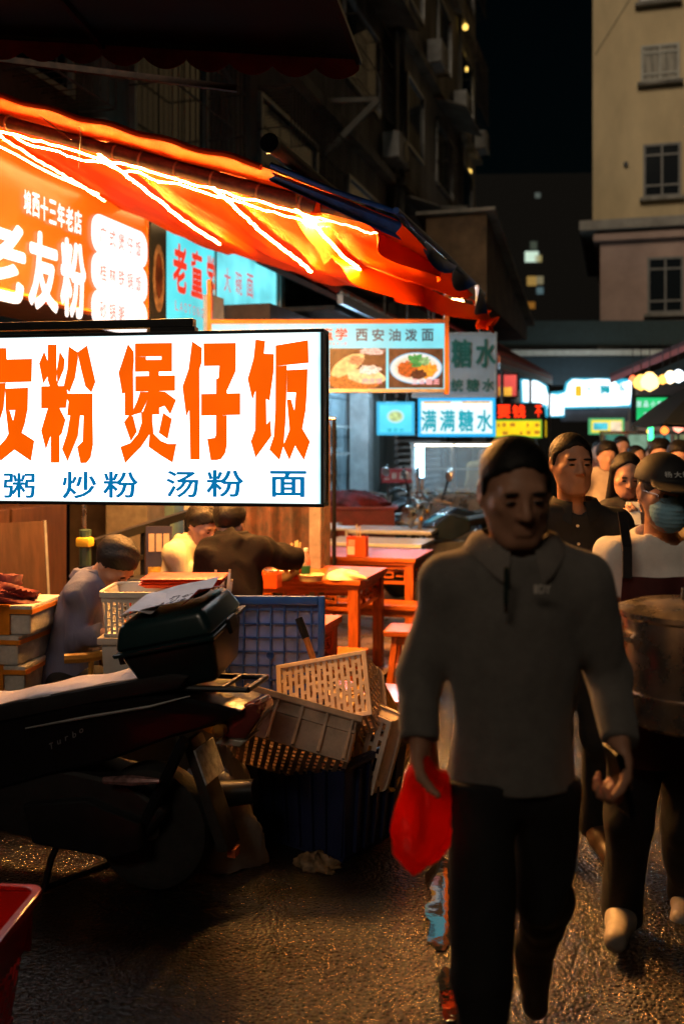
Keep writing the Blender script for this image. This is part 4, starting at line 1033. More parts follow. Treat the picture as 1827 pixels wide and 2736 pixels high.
o = crumple(0, .13, .07, .055, 4).build("plastic_bag", mat("yellowish_film", (.8, .66, .38), .3, var=.15, bump=.5, bscale=40), None, smooth=True, angle=60); o.location = (p.x, p.y, .741)
tag(o, "crumpled pale plastic bag left at the right end of the leftovers table", "plastic bag")
p = at(715, 1550, 6.3); chop_box("small orange box half hidden behind the brown-jacketed diner", p.x, p.y, .742, 0, False, 0, .09)
p = at(585, 1690, 4.62)
ch = thing("chopstick_cup", "cup of paper-sleeved chopsticks standing behind the scooter's top box", "chopstick cup", (p.x, p.y, .742))
MB().lathe([(.05, 0), (.055, .18), (.052, .18), (.047, .004), (.001, .004)], n=18).build("cup", M_obox, ch, smooth=True)
for k, (dx, dy, tx) in enumerate(((-.035, 0, -.03), (-.02, .02, -.012), (-.008, -.02, .0), (.006, .01, .004), (.018, -.015, .02), (.03, .012, .035), (.038, -.005, .05))):
    a = Vector((dx*.6, dy, .01)); b = Vector((dx*.9+tx*.6, dy, .27+.02*(k % 3)))
    MB().bar(a, b, .012, .008).build("chopstick_sleeve", M_sleeve, ch); MB().bar(b, b+(b-a)*.05, .01, .007).build("chopstick_end", M_stick, ch)
# ================================================================ foam boxes tied with orange tape, cloth on top
M_foam = mat("foam_white", (.62, .60, .57), .85, var=.25, vscale=14, bump=.3, bscale=90)
M_tape = mat("orange_tape", (.80, .26, .02), .35, var=.25, vscale=8)
q = gx(-18, 4.62)
random.seed(21)
nb = 7; bh = .133
FB = None
for k in range(nb):
    t = thing("foam_box", ("white foam box bound with orange tape, %s under the dark cloth" % ("lowest", "second from the bottom", "third from the bottom", "middle one", "third from the top", "second from the top", "topmost")[k]), "box", (q[0]+random.uniform(-.02, .02), q[1]+random.uniform(-.015, .015), k*bh), R(8)+random.uniform(-.05, .05), "taped foam boxes in one stack")
    if FB is None:
        b = MB().box((0, 0, .058), (.46, .32, .116)).mesh("foam_body", .012); l = MB().box((0, 0, .116), (.475, .335, .03)).mesh("foam_lid", .008)
        bands = []
        m = MB()
        tp1 = MB().box((0, 0, .104), (.482, .342, .02)).mesh("tape")
        tp2 = MB().box((.11, 0, .0665), (.05, .344, .1335)).mesh("tape")
        tp3 = MB().box((-.13, 0, .0665), (.045, .344, .1335)).mesh("tape")
        FB = (b, l, tp1, tp2, tp3)
    obj("body", FB[0], M_foam, t); obj("lid", FB[1], M_foam, t); obj("tape", FB[2], M_tape, t); obj("tape", FB[3], M_tape, t); obj("tape", FB[4], M_tape, t)
cl = crumple(0, .2, .15, .085, 12, 22, .28).build("crumpled_cloth", mat("dark_red_cloth", (.16, .02, .02), .8, var=.7, vscale=9, color2=(.015, .012, .02), bump=.4, bscale=30), None, smooth=True, angle=60)
cl.location = (q[0]+.0, q[1], nb*bh-.002); tag(cl, "crumpled dark red and black cloth on top of the foam box stack", "cloth")
rp = thing("tie_rope", "thin brown rope tied down the stack of foam boxes", "rope", (q[0]+.06, q[1]-.19, 0))
MB().tube([(0, 0, .0), (.004, -.005, .45), (0, -.003, nb*bh+.01)], .004, 5).build("strand", M_pole, rp)
# ================================================================ totes, white basket, trays
M_tote = mat("tote_grey_white", (.56, .54, .52), .5, var=.15, vscale=5)
bx, by = gx(420, 4.42)
TA = R(16)
for k, lab in enumerate(("off-white plastic tote with lipped lid at the bottom of the basket pile", "off-white plastic tote directly under the slotted white basket")):
    t = thing("plastic_tote", lab, "tote", (bx, by, k*.41), TA)
    MB().add([(sx*(.19+.02*z), sy*(.14+.02*z), z*.385) for z in (0, 1) for sx, sy in ((-1,-1),(1,-1),(1,1),(-1,1))], [(0,3,2,1),(4,5,6,7),(0,1,5,4),(1,2,6,5),(2,3,7,6),(3,0,4,7)]).build("body", M_tote, t, .012, True)
    MB().box((0, 0, .395), (.45, .35, .03)).build("lid", M_tote, t, .008, True)
def slotted(W, H, nx, ny, M, slot=.55, horiz=False, th=.005, stag=True):
    """flat lattice wall in x,z centred on 0, thickness in y, with staggered slots"""
    m = MB(M); cw = W/nx
    rib = cw*(1-slot)
    for i in range(nx+1):
        m.box((-W/2+i*cw, 0, 0), (rib, th, H))
    chh = H/ny
    for i in range(nx):
        off = .5 if (stag and i % 2) else 0
        for j in range(-1, ny+1):
            z = -H/2+(j+off)*chh; z0, z1 = max(-H/2, z-chh*.11), min(H/2, z+chh*.11)
            if z1-z0 < .002: continue
            m.box((-W/2+(i+.5)*cw, 0, (z0+z1)/2), (cw*slot+.001, th*.98, z1-z0))
    return m
def basket(name, label, W, D, H, m, rim=.018, nx=13, ny=3, bottom=True, taper=.9, cat="basket", group=None, solid_band=.18):
    """rectangular plastic basket, opening up, origin at the centre of its base"""
    t = thing(name, label, cat, (0, 0, 0), 0, group)
    tl = math.atan2((1-taper)*D/2, H)
    for s, (w, d, rz) in enumerate(((W, D, 0), (W, D, 180), (D, W, 90), (D, W, 270))):
        tl = math.atan2((1-taper)*d/2, H)
        Mx = Matrix.Rotation(R(rz), 4, 'Z') @ Matrix.Translation((0, -d/2*(1+taper)/2, H/2)) @ Matrix.Rotation(tl, 4, 'X')
        n = max(5, int(nx*w/W))
        sm = slotted(w*taper, H*(1-solid_band)-.006, n, ny, Mx @ Matrix.Translation((0, 0, -H*solid_band/2)))
        sm.box((0, 0, H/2*(1-solid_band)+H*solid_band/2-.006-.0), (w*.97, .0055, H*solid_band))
        sm.build("side_wall", m, t)
    if bottom:
        Mx = Matrix.Translation((0, 0, .004)) @ Matrix.Rotation(R(90), 4, 'X')
        slotted(W*taper, D*taper, nx, max(4, int(ny*1.6)), Mx, .42).build("base", m, t)
        b = MB(); 
        for sx in (-1, 1): b.box((sx*W*taper/2, 0, .004), (.02, D*taper+.02, .012))
        for sy in (-1, 1): b.box((0, sy*D*taper/2, .004), (W*taper+.018, .02, .0118))
        b.build("base_rim", m, t, .003)
    r = []
    for cx, cy, a0 in ((W/2-.04, D/2-.04, 0), (-W/2+.04, D/2-.04, 90), (-W/2+.04, -D/2+.04, 180), (W/2-.04, -D/2+.04, 270)):
        for k in range(5): a = R(a0+k*22.5); r.append((cx+.04*math.cos(a), cy+.04*math.sin(a), H))
    rb = MB(); n = len(r)
    outv = []
    for x, y, z in r:
        s = 1+rim/ max(W, D)*1.6
        outv.append((x*s, y*s, z))
    rb.add([(p[0], p[1], H+.006) for p in r]+[(p[0], p[1], H+.006) for p in outv]+[(p[0], p[1], H-.02) for p in outv]+[(p[0], p[1], H-.006) for p in r],
           [(i, (i+1)%n, n+(i+1)%n, n+i) for i in range(n)]+[(n+i, n+(i+1)%n, 2*n+(i+1)%n, 2*n+i) for i in range(n)]+[(2*n+i, 2*n+(i+1)%n, 3*n+(i+1)%n, 3*n+i) for i in range(n)]+[(3*n+i, 3*n+(i+1)%n, (i+1)%n, i) for i in range(n)])
    rb.build("rim", m, t, .003)
    return t
wbk = basket("white_basket", "white slotted plastic basket on the tote beside the grey-suited diner", .42, .32, .185, M_white, nx=16, ny=4)
wbk.location = (bx, by, .825); wbk.rotation_euler = (0, 0, TA)
rt = thing("red_trays", "small stack of orange-red plastic trays on the white basket", "trays", (bx+.1, by+.06, 1.018), TA)
for k in range(3):
    MB().add([(sx*(.15+.03*z), sy*(.1+.02*z), z*.018) for z in (0, 1) for sx, sy in ((-1,-1),(1,-1),(1,1),(-1,1))], [(0,3,2,1),(4,5,6,7),(0,1,5,4),(1,2,6,5),(2,3,7,6),(3,0,4,7)]).build("tray", mat("tray_red", (.75, .06, .015), .4, var=.15), rt, .004, True).location = (.004*k, 0, .012*k)
# ---- bamboo chair of the grey-suited diner, yellow stool
M_bamb = mat("bamboo", (.55, .28, .05), .4, var=.3, vscale=8, stretch=(1, 1, 4))
cx_, cy_ = gx(205, 4.62)
bc = thing("bamboo_chair", "low bamboo chair with curved back under the grey-suited diner", "chair", (cx_, cy_, 0), R(-68))
arc = [(.22*math.sin(R(a)), .19*math.cos(R(a)), 0) for a in range(-95, 96, 19)]
MB().tube([(x, y, .70) for x, y, _ in arc], .022, 8).build("back_rail", M_bamb, bc, smooth=True)
MB().tube([(x*.97, y*.97, .58) for x, y, _ in arc], .012, 7).build("lower_rail", M_bamb, bc, smooth=True)
for a in (-60, -30, 0, 30, 60): MB().tube([(.2*math.sin(R(a)), .17*math.cos(R(a)), .42), (.22*math.sin(R(a)), .19*math.cos(R(a)), .7)], .012, 7).build("spindle", M_bamb, bc)
MB().box((0, .0, .64), (.06, .03, .03)) 
MB().lathe([(.2, .39), (.21, .41), (.2, .43), (.001, .43)], n=22).build("seat", M_bamb, bc, smooth=True)
for sx in (-1, 1):
    for sy in (-1, 1): MB().tube([(sx*.14, sy*.14, .4), (sx*.17, sy*.17, 0)], .016, 8).build("leg", M_bamb, bc)
sx0, sy0 = gx(128, 4.75)
ys = thing("yellow_board", "yellow wooden board leaning slanted beside the foam boxes", "board", (sx0, sy0, 0), R(20))
MB().box((0, 0, .34), (.5, .04, .28), (0, R(32), 0)).build("panel", mat("yellow_paint", (.75, .38, .03), .5, var=.2), ys, .006)
MB().box((-.18, .04, .22), (.04, .04, .44)).build("prop", M_bamb, ys); MB().box((.18, .04, .12), (.04, .04, .24)).build("prop", M_bamb, ys)
# ================================================================ back of the restaurant
fx, fy = gx(225, 7.0)
fan = thing("standing_fan", "standing fan with a round wire cage behind the diners", "fan", (fx, fy, 0.02), R(40))
M_fan = mat("fan_plastic", (.06, .055, .05), .5)
MB().lathe([(.2, 0), (.2, .02), (.04, .05), (.02, .06)], n=24).build("base", M_fan, fan, smooth=True)
MB().tube([(0, 0, .05), (0, 0, 1.4)], .014, 8).build("pole", M_steel, fan)
cg = MB()
for r_, y in ((.215, -.05), (.15, -.085), (.08, -.095), (.215, -.01)): cg.tube([(r_*math.cos(a), y, 1.5+r_*math.sin(a)) for a in np.linspace(0, 2*math.pi, 28, endpoint=False)], .005, 5, closed=True)
for k in range(24):
    a = 2*math.pi*k/24; cg.tube([(.03*math.cos(a), -.1, 1.5+.03*math.sin(a)), (.15*math.cos(a), -.085, 1.5+.15*math.sin(a)), (.215*math.cos(a), -.05, 1.5+.215*math.sin(a)), (.215*math.cos(a), -.01, 1.5+.215*math.sin(a))], .0022, 4)
cg.build("cage", M_steel, fan)
for k in range(3):
    a0 = 2*math.pi*k/3
    MB().grid(lambda u, v: ((.03+.15*u)*math.cos(a0+(v-.5)*1.2*u), -.045+.03*(v-.5), 1.5+(.03+.15*u)*math.sin(a0+(v-.5)*1.2*u)), 6, 4).build("blade", M_fan, fan)
MB().lathe([(.05, 0), (.05, .12), (.03, .14)], n=14).build("motor", M_fan, fan).matrix_local = Matrix.Translation((0, .06, 1.5)) @ Matrix.Rotation(R(90), 4, 'X')
cbx = thing("brown_cabinet", "tall dark brown cabinet with a pale-edged board against the plank wall", "cabinet", (-4.2, wy(20)+.3, .02), R(90))
MB().box((0, .25, .62), (1.5, .45, 1.24)).build("body", M_brownw, cbx, .01)
for k in range(2): MB().box((-.36+.72*k, .015, .62), (.68, .02, 1.1)).build("door", M_brownw, cbx, .006)
MB().box((0, .24, 1.255), (1.54, .5, .03)).build("worktop", M_wood, cbx, .005)
fbx = thing("leaning_board", "dark board with a pale metal edge leaning on the cabinet", "board", (*gx(25, 5.9), .02), R(60))
MB().box((0, 0, .58), (.5, .03, 1.16), (R(-6), 0, 0)).build("panel", M_brownw, fbx)
MB().box((.25, .0, .58), (.015, .036, 1.165), (R(-6), 0, 0)).build("edge", M_alu, fbx)
gpst = thing("green_post", "dark green post with a yellow lamp cap beside the fan", "post", (*gx(228, 5.9), .02))
MB().tube([(0, 0, 0), (0, 0, 1.12)], .035, 10).build("shaft", mat("green_paint", (.03, .07, .05), .5, var=.3), gpst)
MB().box((.01, -.02, 1.05), (.09, .07, .055)).build("cap", mat("yellow_cap", (.75, .45, .03), .4), gpst, .015, True)
rl = thing("barrier_rail", "dark steel barrier rail slanting up behind the cream-jacketed diner", "railing", (0, 0, 0))
ra, rb_ = at(250, 1452, 6.0), at(505, 1372, 6.6)
MB().bar(ra, rb_, .05, .05).build("top_rail", M_black, rl); MB().bar(ra-Vector((0, 0, .18)), rb_-Vector((0, 0, .18)), .03, .03).build("mid_rail", M_black, rl)
for t in (0.02, .25, .5, .75, .98):
    q = ra.lerp(rb_, t); MB().bar((q.x, q.y, .02), (q.x, q.y, q.z-.02), .03, .03).build("baluster", M_black, rl)
pb = thing("poster_board", "dark menu poster with orange pictures on the barrier", "poster", (*gx(425, 6.15), .62), R(22))
MB().box((0, 0, .26), (.16, .012, .52)).build("sheet", mat("poster_violet", (.03, .028, .06), .5), pb)
for k in range(3): MB().box((-.045+.045*k, -.008, .42), (.035, .004, .11)).build("printed_line", mat("poster_cream", (.5, .35, .25), .6), pb)
MB().box((0, -.008, .16), (.13, .004, .22)).build("printed_picture", mat("poster_yellow", (.6, .35, .04), .6, var=.8, vscale=15), pb)
MB().bar((-.06, .012, -.62), (-.06, .012, .3), .02, .012).bar((.06, .012, -.62), (.06, .012, .3), .02, .012).build("legs", M_black, pb)
rc_ = thing("skewer_rack", "dark rack with upright glowing-red skewers behind the grey-suited diner", "rack", (*gx(370, 5.9), .02), R(16))
MB().box((0, 0, .42), (.3, .2, .84)).build("case", M_black, rc_, .01)
for k in range(4): MB().box((-.09+.06*k, -.105, .62), (.014, .012, .3)).build("red_rod", mat("red_rod", (.6, .04, .01), .4), rc_)
sf = thing("wall_shelf", "long wall shelf with boxes above the cabinet at the restaurant's back", "shelf", (-4.75, 6.3, 1.5), R(90))
MB().box((0, .2, 0), (3.0, .3, .03)).build("board", M_brownw, sf); MB().box((0, .36, -.1), (3.0, .03, .3)).build("back_rail", M_brownw, sf)
random.seed(5)
for k, (nm, c, w, h) in enumerate((("scarlet", (.6, .05, .02), .2, .2), ("amber", (.7, .4, .05), .18, .22), ("pale grey", (.5, .48, .45), .22, .16), ("russet", (.25, .06, .03), .2, .25), ("slate blue", (.08, .11, .22), .2, .18), ("tiny white", (.7, .7, .68), .08, .09), ("tall yellow", (.75, .55, .05), .12, .34), ("flat orange", (.8, .2, .03), .24, .07), ("wide brown", (.3, .18, .1), .28, .2))):
    o = MB().box((0, 0, h/2), (.2, w, h)).build("goods_box", mat("goods_%d" % k, c, .6, var=.3), None, .008)
    o.location = (-4.95, 6.3-1.3+k*.31, 1.516); tag(o, nm+" carton on the long wall shelf of the restaurant", "carton", "cartons on the wall shelf")
cu = thing("dark_curtain", "dark patterned curtain hanging right of the two diners", "curtain", (*gx(735, 7.6), 0.02), R(20))
def cf(u, v): x = -.42+.84*u; return (x, .05*math.sin(x*38), .05+1.75*v)
MB().grid(cf, 60, 6).build("cloth", mat("curtain_cloth", (.10, .045, .03), .85, var=.7, vscale=7, color2=(.015, .025, .03)), cu, smooth=True)
MB().tube([(-.46, 0, 1.82), (.46, 0, 1.82)], .014, 8).build("rod", M_steel, cu)
for sx in (-1, 1): MB().tube([(sx*.45, 0, 0), (sx*.45, 0, 1.82)], .016, 8).build("upright", M_black, cu)
gp_ = thing("grey_post", "pale grey steel post under the right end of the white lightbox", "post", (*gx(846, 7.3), 0))
MB().box((0, 0, 1.12), (.09, .09, 2.24)).build("shaft", mat("post_grey", (.22, .2, .19), .6, var=.3), gp_, .008); MB().box((0, 0, .02), (.2, .2, .03)).build("foot", M_paint, gp_)
# ================================================================ parked scooter: rear at +x, near flank towards -y
M_sblk = mat("scooter_black_paint", (.004, .004, .006), .3, var=.1, coat=.15, spec=.35)
M_rub = mat("tyre_rubber", (.012, .012, .012), .75, var=.3, vscale=20, bump=.2, bscale=80)
M_boxg = mat("teal_box_plastic", (.008, .030, .034), .3, var=.2, vscale=7, coat=.2)
M_cover = mat("silver_seat_cover", (.60, .57, .64), .5, .0, var=.12, vscale=10, bump=.5, bscale=25)
rx, ry = gx(415, 3.70)
SC = R(1.5)
sc = thing("parked_scooter", "black scooter with a teal delivery box and silver seat cover", "scooter", (rx, ry, 0), SC)
def wheel(x, r, w, nm="wheel"):
    Mx = Matrix.Translation((x, 0, r)) @ Matrix.Rotation(R(90), 4, 'X')
    wh = MB(Mx).lathe([(r*.62, -w*.28), (r*.66, -w*.32), (r*.66, w*.32), (r*.62, w*.28)], n=28).build(nm, M_black, sc, smooth=True)
    pr = [(r*.66, -w*.42), (r*.8, -w*.5), (r*.93, -w*.42), (r, -w*.15), (r, w*.15), (r*.93, w*.42), (r*.8, w*.5), (r*.66, w*.42)]
    MB(Mx).lathe(pr, n=36).build("tyre", M_rub, wh, smooth=True)
    s = MB(Mx)
    for k in range(5):
        a = 2*math.pi*k/5; s.bar((0, 0, 0), (r*.64*math.cos(a), r*.64*math.sin(a), 0), .03, .03)
    s.lathe([(.04, -.05), (.04, .05)], n=14); s.build("rim", M_alu, wh)
wheel(0, .235, .115); wheel(-1.28, .235, .10)
def shell(name, prof, half, m, parent=sc, bev=.02, y=0.0):
    return MB().prism(prof, y-half, y+half).build(name, m, parent, bev, True, 3)
shell("tail_body", [(-.86, .34), (-.82, .50), (-.55, .62), (-.2, .715), (.12, .755), (.30, .735), (.40, .715), (.30, .66), (.12, .60), (-.12, .50), (-.38, .42), (-.62, .34)], .135, M_sblk, bev=.045)
MB().tube([(-.45, -.148, .60), (-.2, -.15, .66), (.05, -.149, .715), (.2, -.14, .76)], [.003, .006, .005, .002], 6).build("side_trim", M_alu, sc, smooth=True)
shell("belly_cover", [(-.72, .2), (-.74, .38), (-.4, .46), (-.05, .42), (.1, .33), (.0, .2), (-.3, .16)], .12, M_blackp, bev=.03)
shell("seat", [(-.86, .52), (-.84, .60), (-.5, .695), (-.2, .765), (.12, .835), (.2, .83), (.16, .78), (-.2, .70), (-.6, .60)], .14, M_blackp, bev=.03)
def sc_cover(u, v):
    x = -.86+.98*u; a = (v-.5)*2
    z = .615+.215*u**.92+ (.004*math.sin(u*17)+.003*math.sin(u*31+v*5))
    return (x, .132*a+.004*math.sin(u*23), z+.010-.022*abs(a)**3+.004*math.sin(v*9+u*12))
MB().sheet(sc_cover, 40, 14, .004).build("seat_cover", M_cover, sc, smooth=True, angle=70)
# floor, leg shield, steering column, front end (left of the picture's edge)
shell("footboard", [(-1.12, .24), (-1.12, .29), (-.74, .30), (-.70, .24)], .15, M_blackp, bev=.015)
shell("leg_shield", [(-1.16, .27), (-1.34, .78), (-1.31, .94), (-1.25, .95), (-1.24, .75), (-1.08, .29)], .19, M_sblk, bev=.03)
shell("front_fender", [(-1.52, .36), (-1.44, .47), (-1.28, .51), (-1.1, .46), (-1.06, .38), (-1.12, .42), (-1.28, .475), (-1.42, .44)], .06, M_sblk, bev=.01)
MB().tube([(-1.28, 0, .235), (-1.22, 0, .55), (-1.17, 0, .98)], .028, 10).build("steering_column", M_black, sc)
MB().tube([(-1.02, -.33, 1.03), (-1.12, -.2, 1.04), (-1.17, 0, 1.0), (-1.12, .2, 1.04), (-1.02, .33, 1.03)], .014, 8).build("handlebar", M_black, sc)
for s in (-1, 1):
    MB().tube([(-1.05, s*.3, 1.035), (-.98, s*.36, 1.028)], .018, 8).build("grip", M_rub, sc)
    mi = MB().tube([(-1.1, s*.22, 1.05), (-1.14, s*.3, 1.22)], .006, 6).build("mirror_stem", M_black, sc)
    MB().lathe([(.05, -.008), (.055, 0), (.05, .008)], (0, 0, 0), 16, 1.2, 1).build("mirror_glass", M_glassd, mi).matrix_local = Matrix.Translation((-1.14, s*.32, 1.26)) @ Matrix.Rotation(R(80), 4, 'Y')
shell("headlight_cowl", [(-1.3, .92), (-1.33, 1.02), (-1.2, 1.1), (-1.1, 1.06), (-1.12, .95)], .11, M_sblk, bev=.03)
# rear end
MB().tube([(-.3, -.11, .3), (-.1, -.12, .28), (.0, -.12, .24)], .035, 8).build("swing_arm", M_black, sc, smooth=True)
MB().tube([(.0, -.11, .26), (.17, -.12, .6)], .022, 8).build("shock_absorber", M_black, sc)
MB().tube([(-.35, .12, .22), (-.1, .15, .26), (.12, .15, .3), (.34, .15, .34)], [.02, .05, .055, .045], 12).build("exhaust", M_black, sc, smooth=True)
shell("engine_cover", [(-.42, .18), (-.46, .32), (-.2, .36), (.02, .3), (.02, .2), (-.1, .16)], .03, M_black, bev=.015, y=-.13)
MB().tube([(-.12, -.17, .445), (.0, -.175, .455), (.1, -.172, .462)], [.012, .02, .008], 8).build("side_reflector", mat("grey_red_chrome", (.35, .2, .2), .25, .4, var=.5, vscale=30), sc, smooth=True)
shell("tail_light", [(.27, .60), (.31, .70), (.42, .735), (.445, .69), (.38, .6)], .085, mat("tail_lens", (.16, .03, .025), .12, var=.2, coat=.6), bev=.02)
shell("tail_lens_lower", [(.26, .575), (.3, .6), (.39, .598), (.36, .57)], .075, mat("clear_lens", (.4, .36, .3), .1, var=.2), bev=.01)
for s in (-1, 1): MB().lathe([(.0, -.02), (.022, 0), (.026, .03), (.012, .05), (.001, .055)], n=12).build("indicator", mat("indicator_lens", (.35, .15, .03), .15), sc, smooth=True).matrix_local = Matrix.Translation((.3, s*.13, .64)) @ Matrix.Rotation(R(90)*s, 4, 'X')
pl = MB().prism([(.13, .57), (.165, .58), (.315, .19), (.27, .18)], -.06, .06).build("rear_mudguard", mat("mudguard_grey", (.03, .028, .026), .45, var=.3), sc, .01, True)
MB().box((.215, 0, .49), (.008, .17, .13), (0, R(-21), 0)).build("number_plate", mat("number_plate", (.45, .48, .5), .4, var=.4, vscale=40), sc, .003)
MB().box((.31, 0, .17), (.03, .05, .03)).build("rear_reflector", mat("rear_reflector", (.5, .12, .04), .2), sc)
for i, x in enumerate((-.36, -.24)):
    MB().tube([(x+.06, -.09+.18*i, .26), (x, -.12+.24*i, .12), (x-.02, -.14+.28*i, .006)], .013, 8).build("centre_stand", M_black, sc)
MB().tube([(-.38, -.14, .012), (-.26, .14, .012)], .011, 7).build("stand_bar", M_black, sc)
# script lettering on the flank
for i, ch in enumerate("Turbo"):
    c = char(ch, 0, 0, .018, .022 if ch in "Tb" else .015, 0, mat("silver_badge", (.3, .3, .32), .3, .6, var=0), sc, .01, "badge_letter", .25)
    c.matrix_local = Matrix.Translation((-.34+.03*i, -.15, .545+.016*i)) @ Matrix.Rotation(R(-22), 4, 'Y')
# carrier and delivery box
for s in (-1, 1): MB().tube([(-.02, s*.09, .75), (.12, s*.1, .775), (.40, s*.1, .785)], .011, 8).build("rack_rail", M_black, sc)
MB().tube([(.40, -.1, .785), (.40, .1, .785)], .011, 8).build("rack_rail", M_black, sc)
MB().tube([(.3, -.1, .782), (.3, .1, .782)], .009, 8).build("rack_rail", M_black, sc)
def hexbox(z0, z1, a, b, cx=.2):
    """a = half sizes low, b = half sizes high"""
    return [(cx+sx*q[0], sy*q[1], z) for z, q in ((z0, a), (z1, b)) for sx, sy in ((-1,-1),(1,-1),(1,1),(-1,1))]
HX = [(0,3,2,1),(4,5,6,7),(0,1,5,4),(1,2,6,5),(2,3,7,6),(3,0,4,7)]
tb_ = thing("delivery_box", "teal plastic delivery box with domed lid on the scooter's rack", "top box", (0, 0, 0), 0)
tb_.parent = None; tb_.location = (rx, ry, 0); tb_.rotation_euler = (0, R(-7), SC)
Mb = Matrix.Translation((-.034, 0, -.012)) @ Matrix.Diagonal((.82, .82, .95, 1))
MB(Mb).add(hexbox(.845, 1.02, (.17, .15), (.225, .2)), HX).build("tub", mat("black_teal_plastic", (.006, .014, .016), .35, var=.2), tb_, .03, True, 3)
MB(Mb).add(hexbox(1.018, 1.035, (.24, .213), (.245, .217)), HX).build("seal_rim", M_boxg, tb_, .006, True)
MB(Mb).add(hexbox(1.035, 1.135, (.238, .21), (.2, .175)), HX).build("lid", M_boxg, tb_, .03, True, 3)
MB(Mb).box((.2+.245, 0, 1.02), (.02, .09, .06)).build("latch", M_blackp, tb_, .006)
MB(Mb).box((.2-.245, -.12, 1.0), (.03, .05, .05)).build("hinge", M_blackp, tb_, .006); MB(Mb).box((.2-.245, .12, 1.0), (.03, .05, .05)).build("hinge", M_blackp, tb_, .006)
MBOX = Matrix.Translation((rx, ry, 0)) @ Matrix.Rotation(SC, 4, 'Z') @ Matrix.Translation((.13, 0, .88)) @ Matrix.Rotation(R(-13), 4, 'Y') @ Matrix.Rotation(R(9), 4, 'X') @ Matrix.Translation((-.13, 0, -.88))
tb_.matrix_world = MBOX
# folded leaflet lying on the lid
lf = thing("folded_leaflet", "folded paper leaflet with line drawing lying on the delivery box lid", "leaflet", (rx, ry, 0)); lf.matrix_world = MBOX
M_leaf = mat("leaflet_paper", (.72, .68, .72), .6, var=.1)
LZ = 1.072
def leaf(u, v): x = -.02+.29*u; return (x, -.13+.27*v, LZ+.012*math.sin(u*3)+.05*max(0, u-.7)**1.2+.02*(v-.5)**2*4)
MB().sheet(leaf, 16, 10, .002).build("sheet", M_leaf, lf)
MB().sheet(lambda u, v: (-.04+.15*u-.02*v, -.14+.24*v, LZ+.012+.032*math.sin(math.pi*min(1, u*1.1))*.7), 10, 6, .002).build("curled_flap", M_leaf, lf, smooth=True)
MB().sheet(lambda u, v: (.22+.08*u, -.13+.24*v, LZ+.014+.045*u-.06*v*u), 8, 6, .002).build("red_cover", mat("leaflet_red", (.42, .03, .02), .5), lf)
random.seed(2)
ink = mat("leaflet_ink", (.03, .03, .06), .6)
for k in range(26):
    x = random.uniform(.09, .2); y = random.uniform(-.11, .04); L = random.uniform(.01, .03)
    u = (x+.02)/.29; v = (y+.13)/.27; z = leaf(u, v)[2]+.0035
    MB().box((x, y, z), (L, .0025, .0012), (0, 0, random.choice((0, 1.57, .8)))).build("drawn_line", ink, lf)
# ================================================================ blue grid board
M_bfr = mat("blue_plastic", (.012, .08, .34), .4, var=.25, vscale=6)
M_bpan = mat("blue_violet_panel", (.20, .27, .62), .55, var=.3, vscale=5)
q = gx(700, 4.52)
bb = thing("blue_grid_board", "blue plastic pallet board with a square grid standing behind the crates", "board", (*q, 0), R(14)); bb.rotation_euler = (R(-6), 0, R(14))
BW, BH = .56, .95
MB().box((0, .012, BH/2), (BW-.04, .012, BH-.04)).build("panel", M_bpan, bb)
f = MB()
for sx in (-1, 1): f.box((sx*(BW/2-.015), 0, BH/2), (.03, .05, BH))
f.box((0, 0, BH-.02), (BW-.06, .05, .04)); f.box((0, 0, .02), (BW-.06, .05, .04))
f.build("frame", M_bfr, bb, .008, True)
for k in range(1, 9): MB().box((-BW/2+k*BW/9, .0, BH/2), (.006, .03, BH-.09)).build("grid_rib", M_bfr, bb)
for k in range(1, 15): MB().box((0, .001, k*BH/15), (BW-.07, .028, .006)).build("grid_rib", M_bfr, bb)
MB().lathe([(.017, -.004), (.017, .004), (.012, .004), (.012, -.004)], n=16).build("hub_ring", M_bfr, bb).matrix_local = Matrix.Translation((-BW/2+5*BW/9, -.016, .68)) @ Matrix.Rotation(R(90), 4, 'X')
# ================================================================ dark tub with discarded crates
M_tub = mat("navy_tub_plastic", (.016, .022, .07), .35, var=.25, vscale=6)
tcx, tcy = -1.30, 4.02
TR = R(-20.5)
tu = thing("navy_tub", "large dark navy ribbed tub full of discarded crates", "tub", (tcx, tcy, 0), TR)
TWX, TDY, THZ = .62, .44, .40
def wall(sx, sy, w, d, rz):
    Mx = Matrix.Rotation(R(rz), 4, 'Z') @ Matrix.Translation((0, -d/2, 0))
    m = MB(Mx); m.add([(-w/2+.04, .03, .02), (w/2-.04, .03, .02), (w/2, .0, THZ), (-w/2, .0, THZ), (-w/2+.04, .04, .02), (w/2-.04, .04, .02), (w/2, .01, THZ), (-w/2, .01, THZ)], HX)
    m.build("wall", M_tub, tu)
    n = int(w/.07)
    for k in range(1, n):
        x = -w/2+.02+(w-.04)*k/n; MB(Mx).bar((x*.9, .022, .03), (x, -.008, THZ-.03), .016, .016).build("rib", M_tub, tu)
wall(0, -1, TWX, TDY, 0); wall(0, 1, TWX, TDY, 180); wall(1, 0, TDY, TWX, 90); wall(-1, 0, TDY, TWX, 270)
MB().box((0, 0, .012), (TWX-.07, TDY-.07, .02)).build("base", M_tub, tu)
f = MB()
for sx in (-1, 1): f.box((sx*TWX/2, 0, THZ), (.03, TDY+.03, .03))
for sy in (-1, 1): f.box((0, sy*TDY/2, THZ), (TWX-.03, .03, .0295))
f.build("rim", M_tub, tu, .008, True)
M_crt = mat("cream_crate_plastic", (.82, .64, .54), .42, var=.22, vscale=6)
M_crt2 = mat("dirty_crate_plastic", (.55, .40, .30), .5, var=.4, vscale=5)
M_crt3 = mat("yellow_crate_plastic", (.78, .48, .12), .45, var=.2, vscale=5)
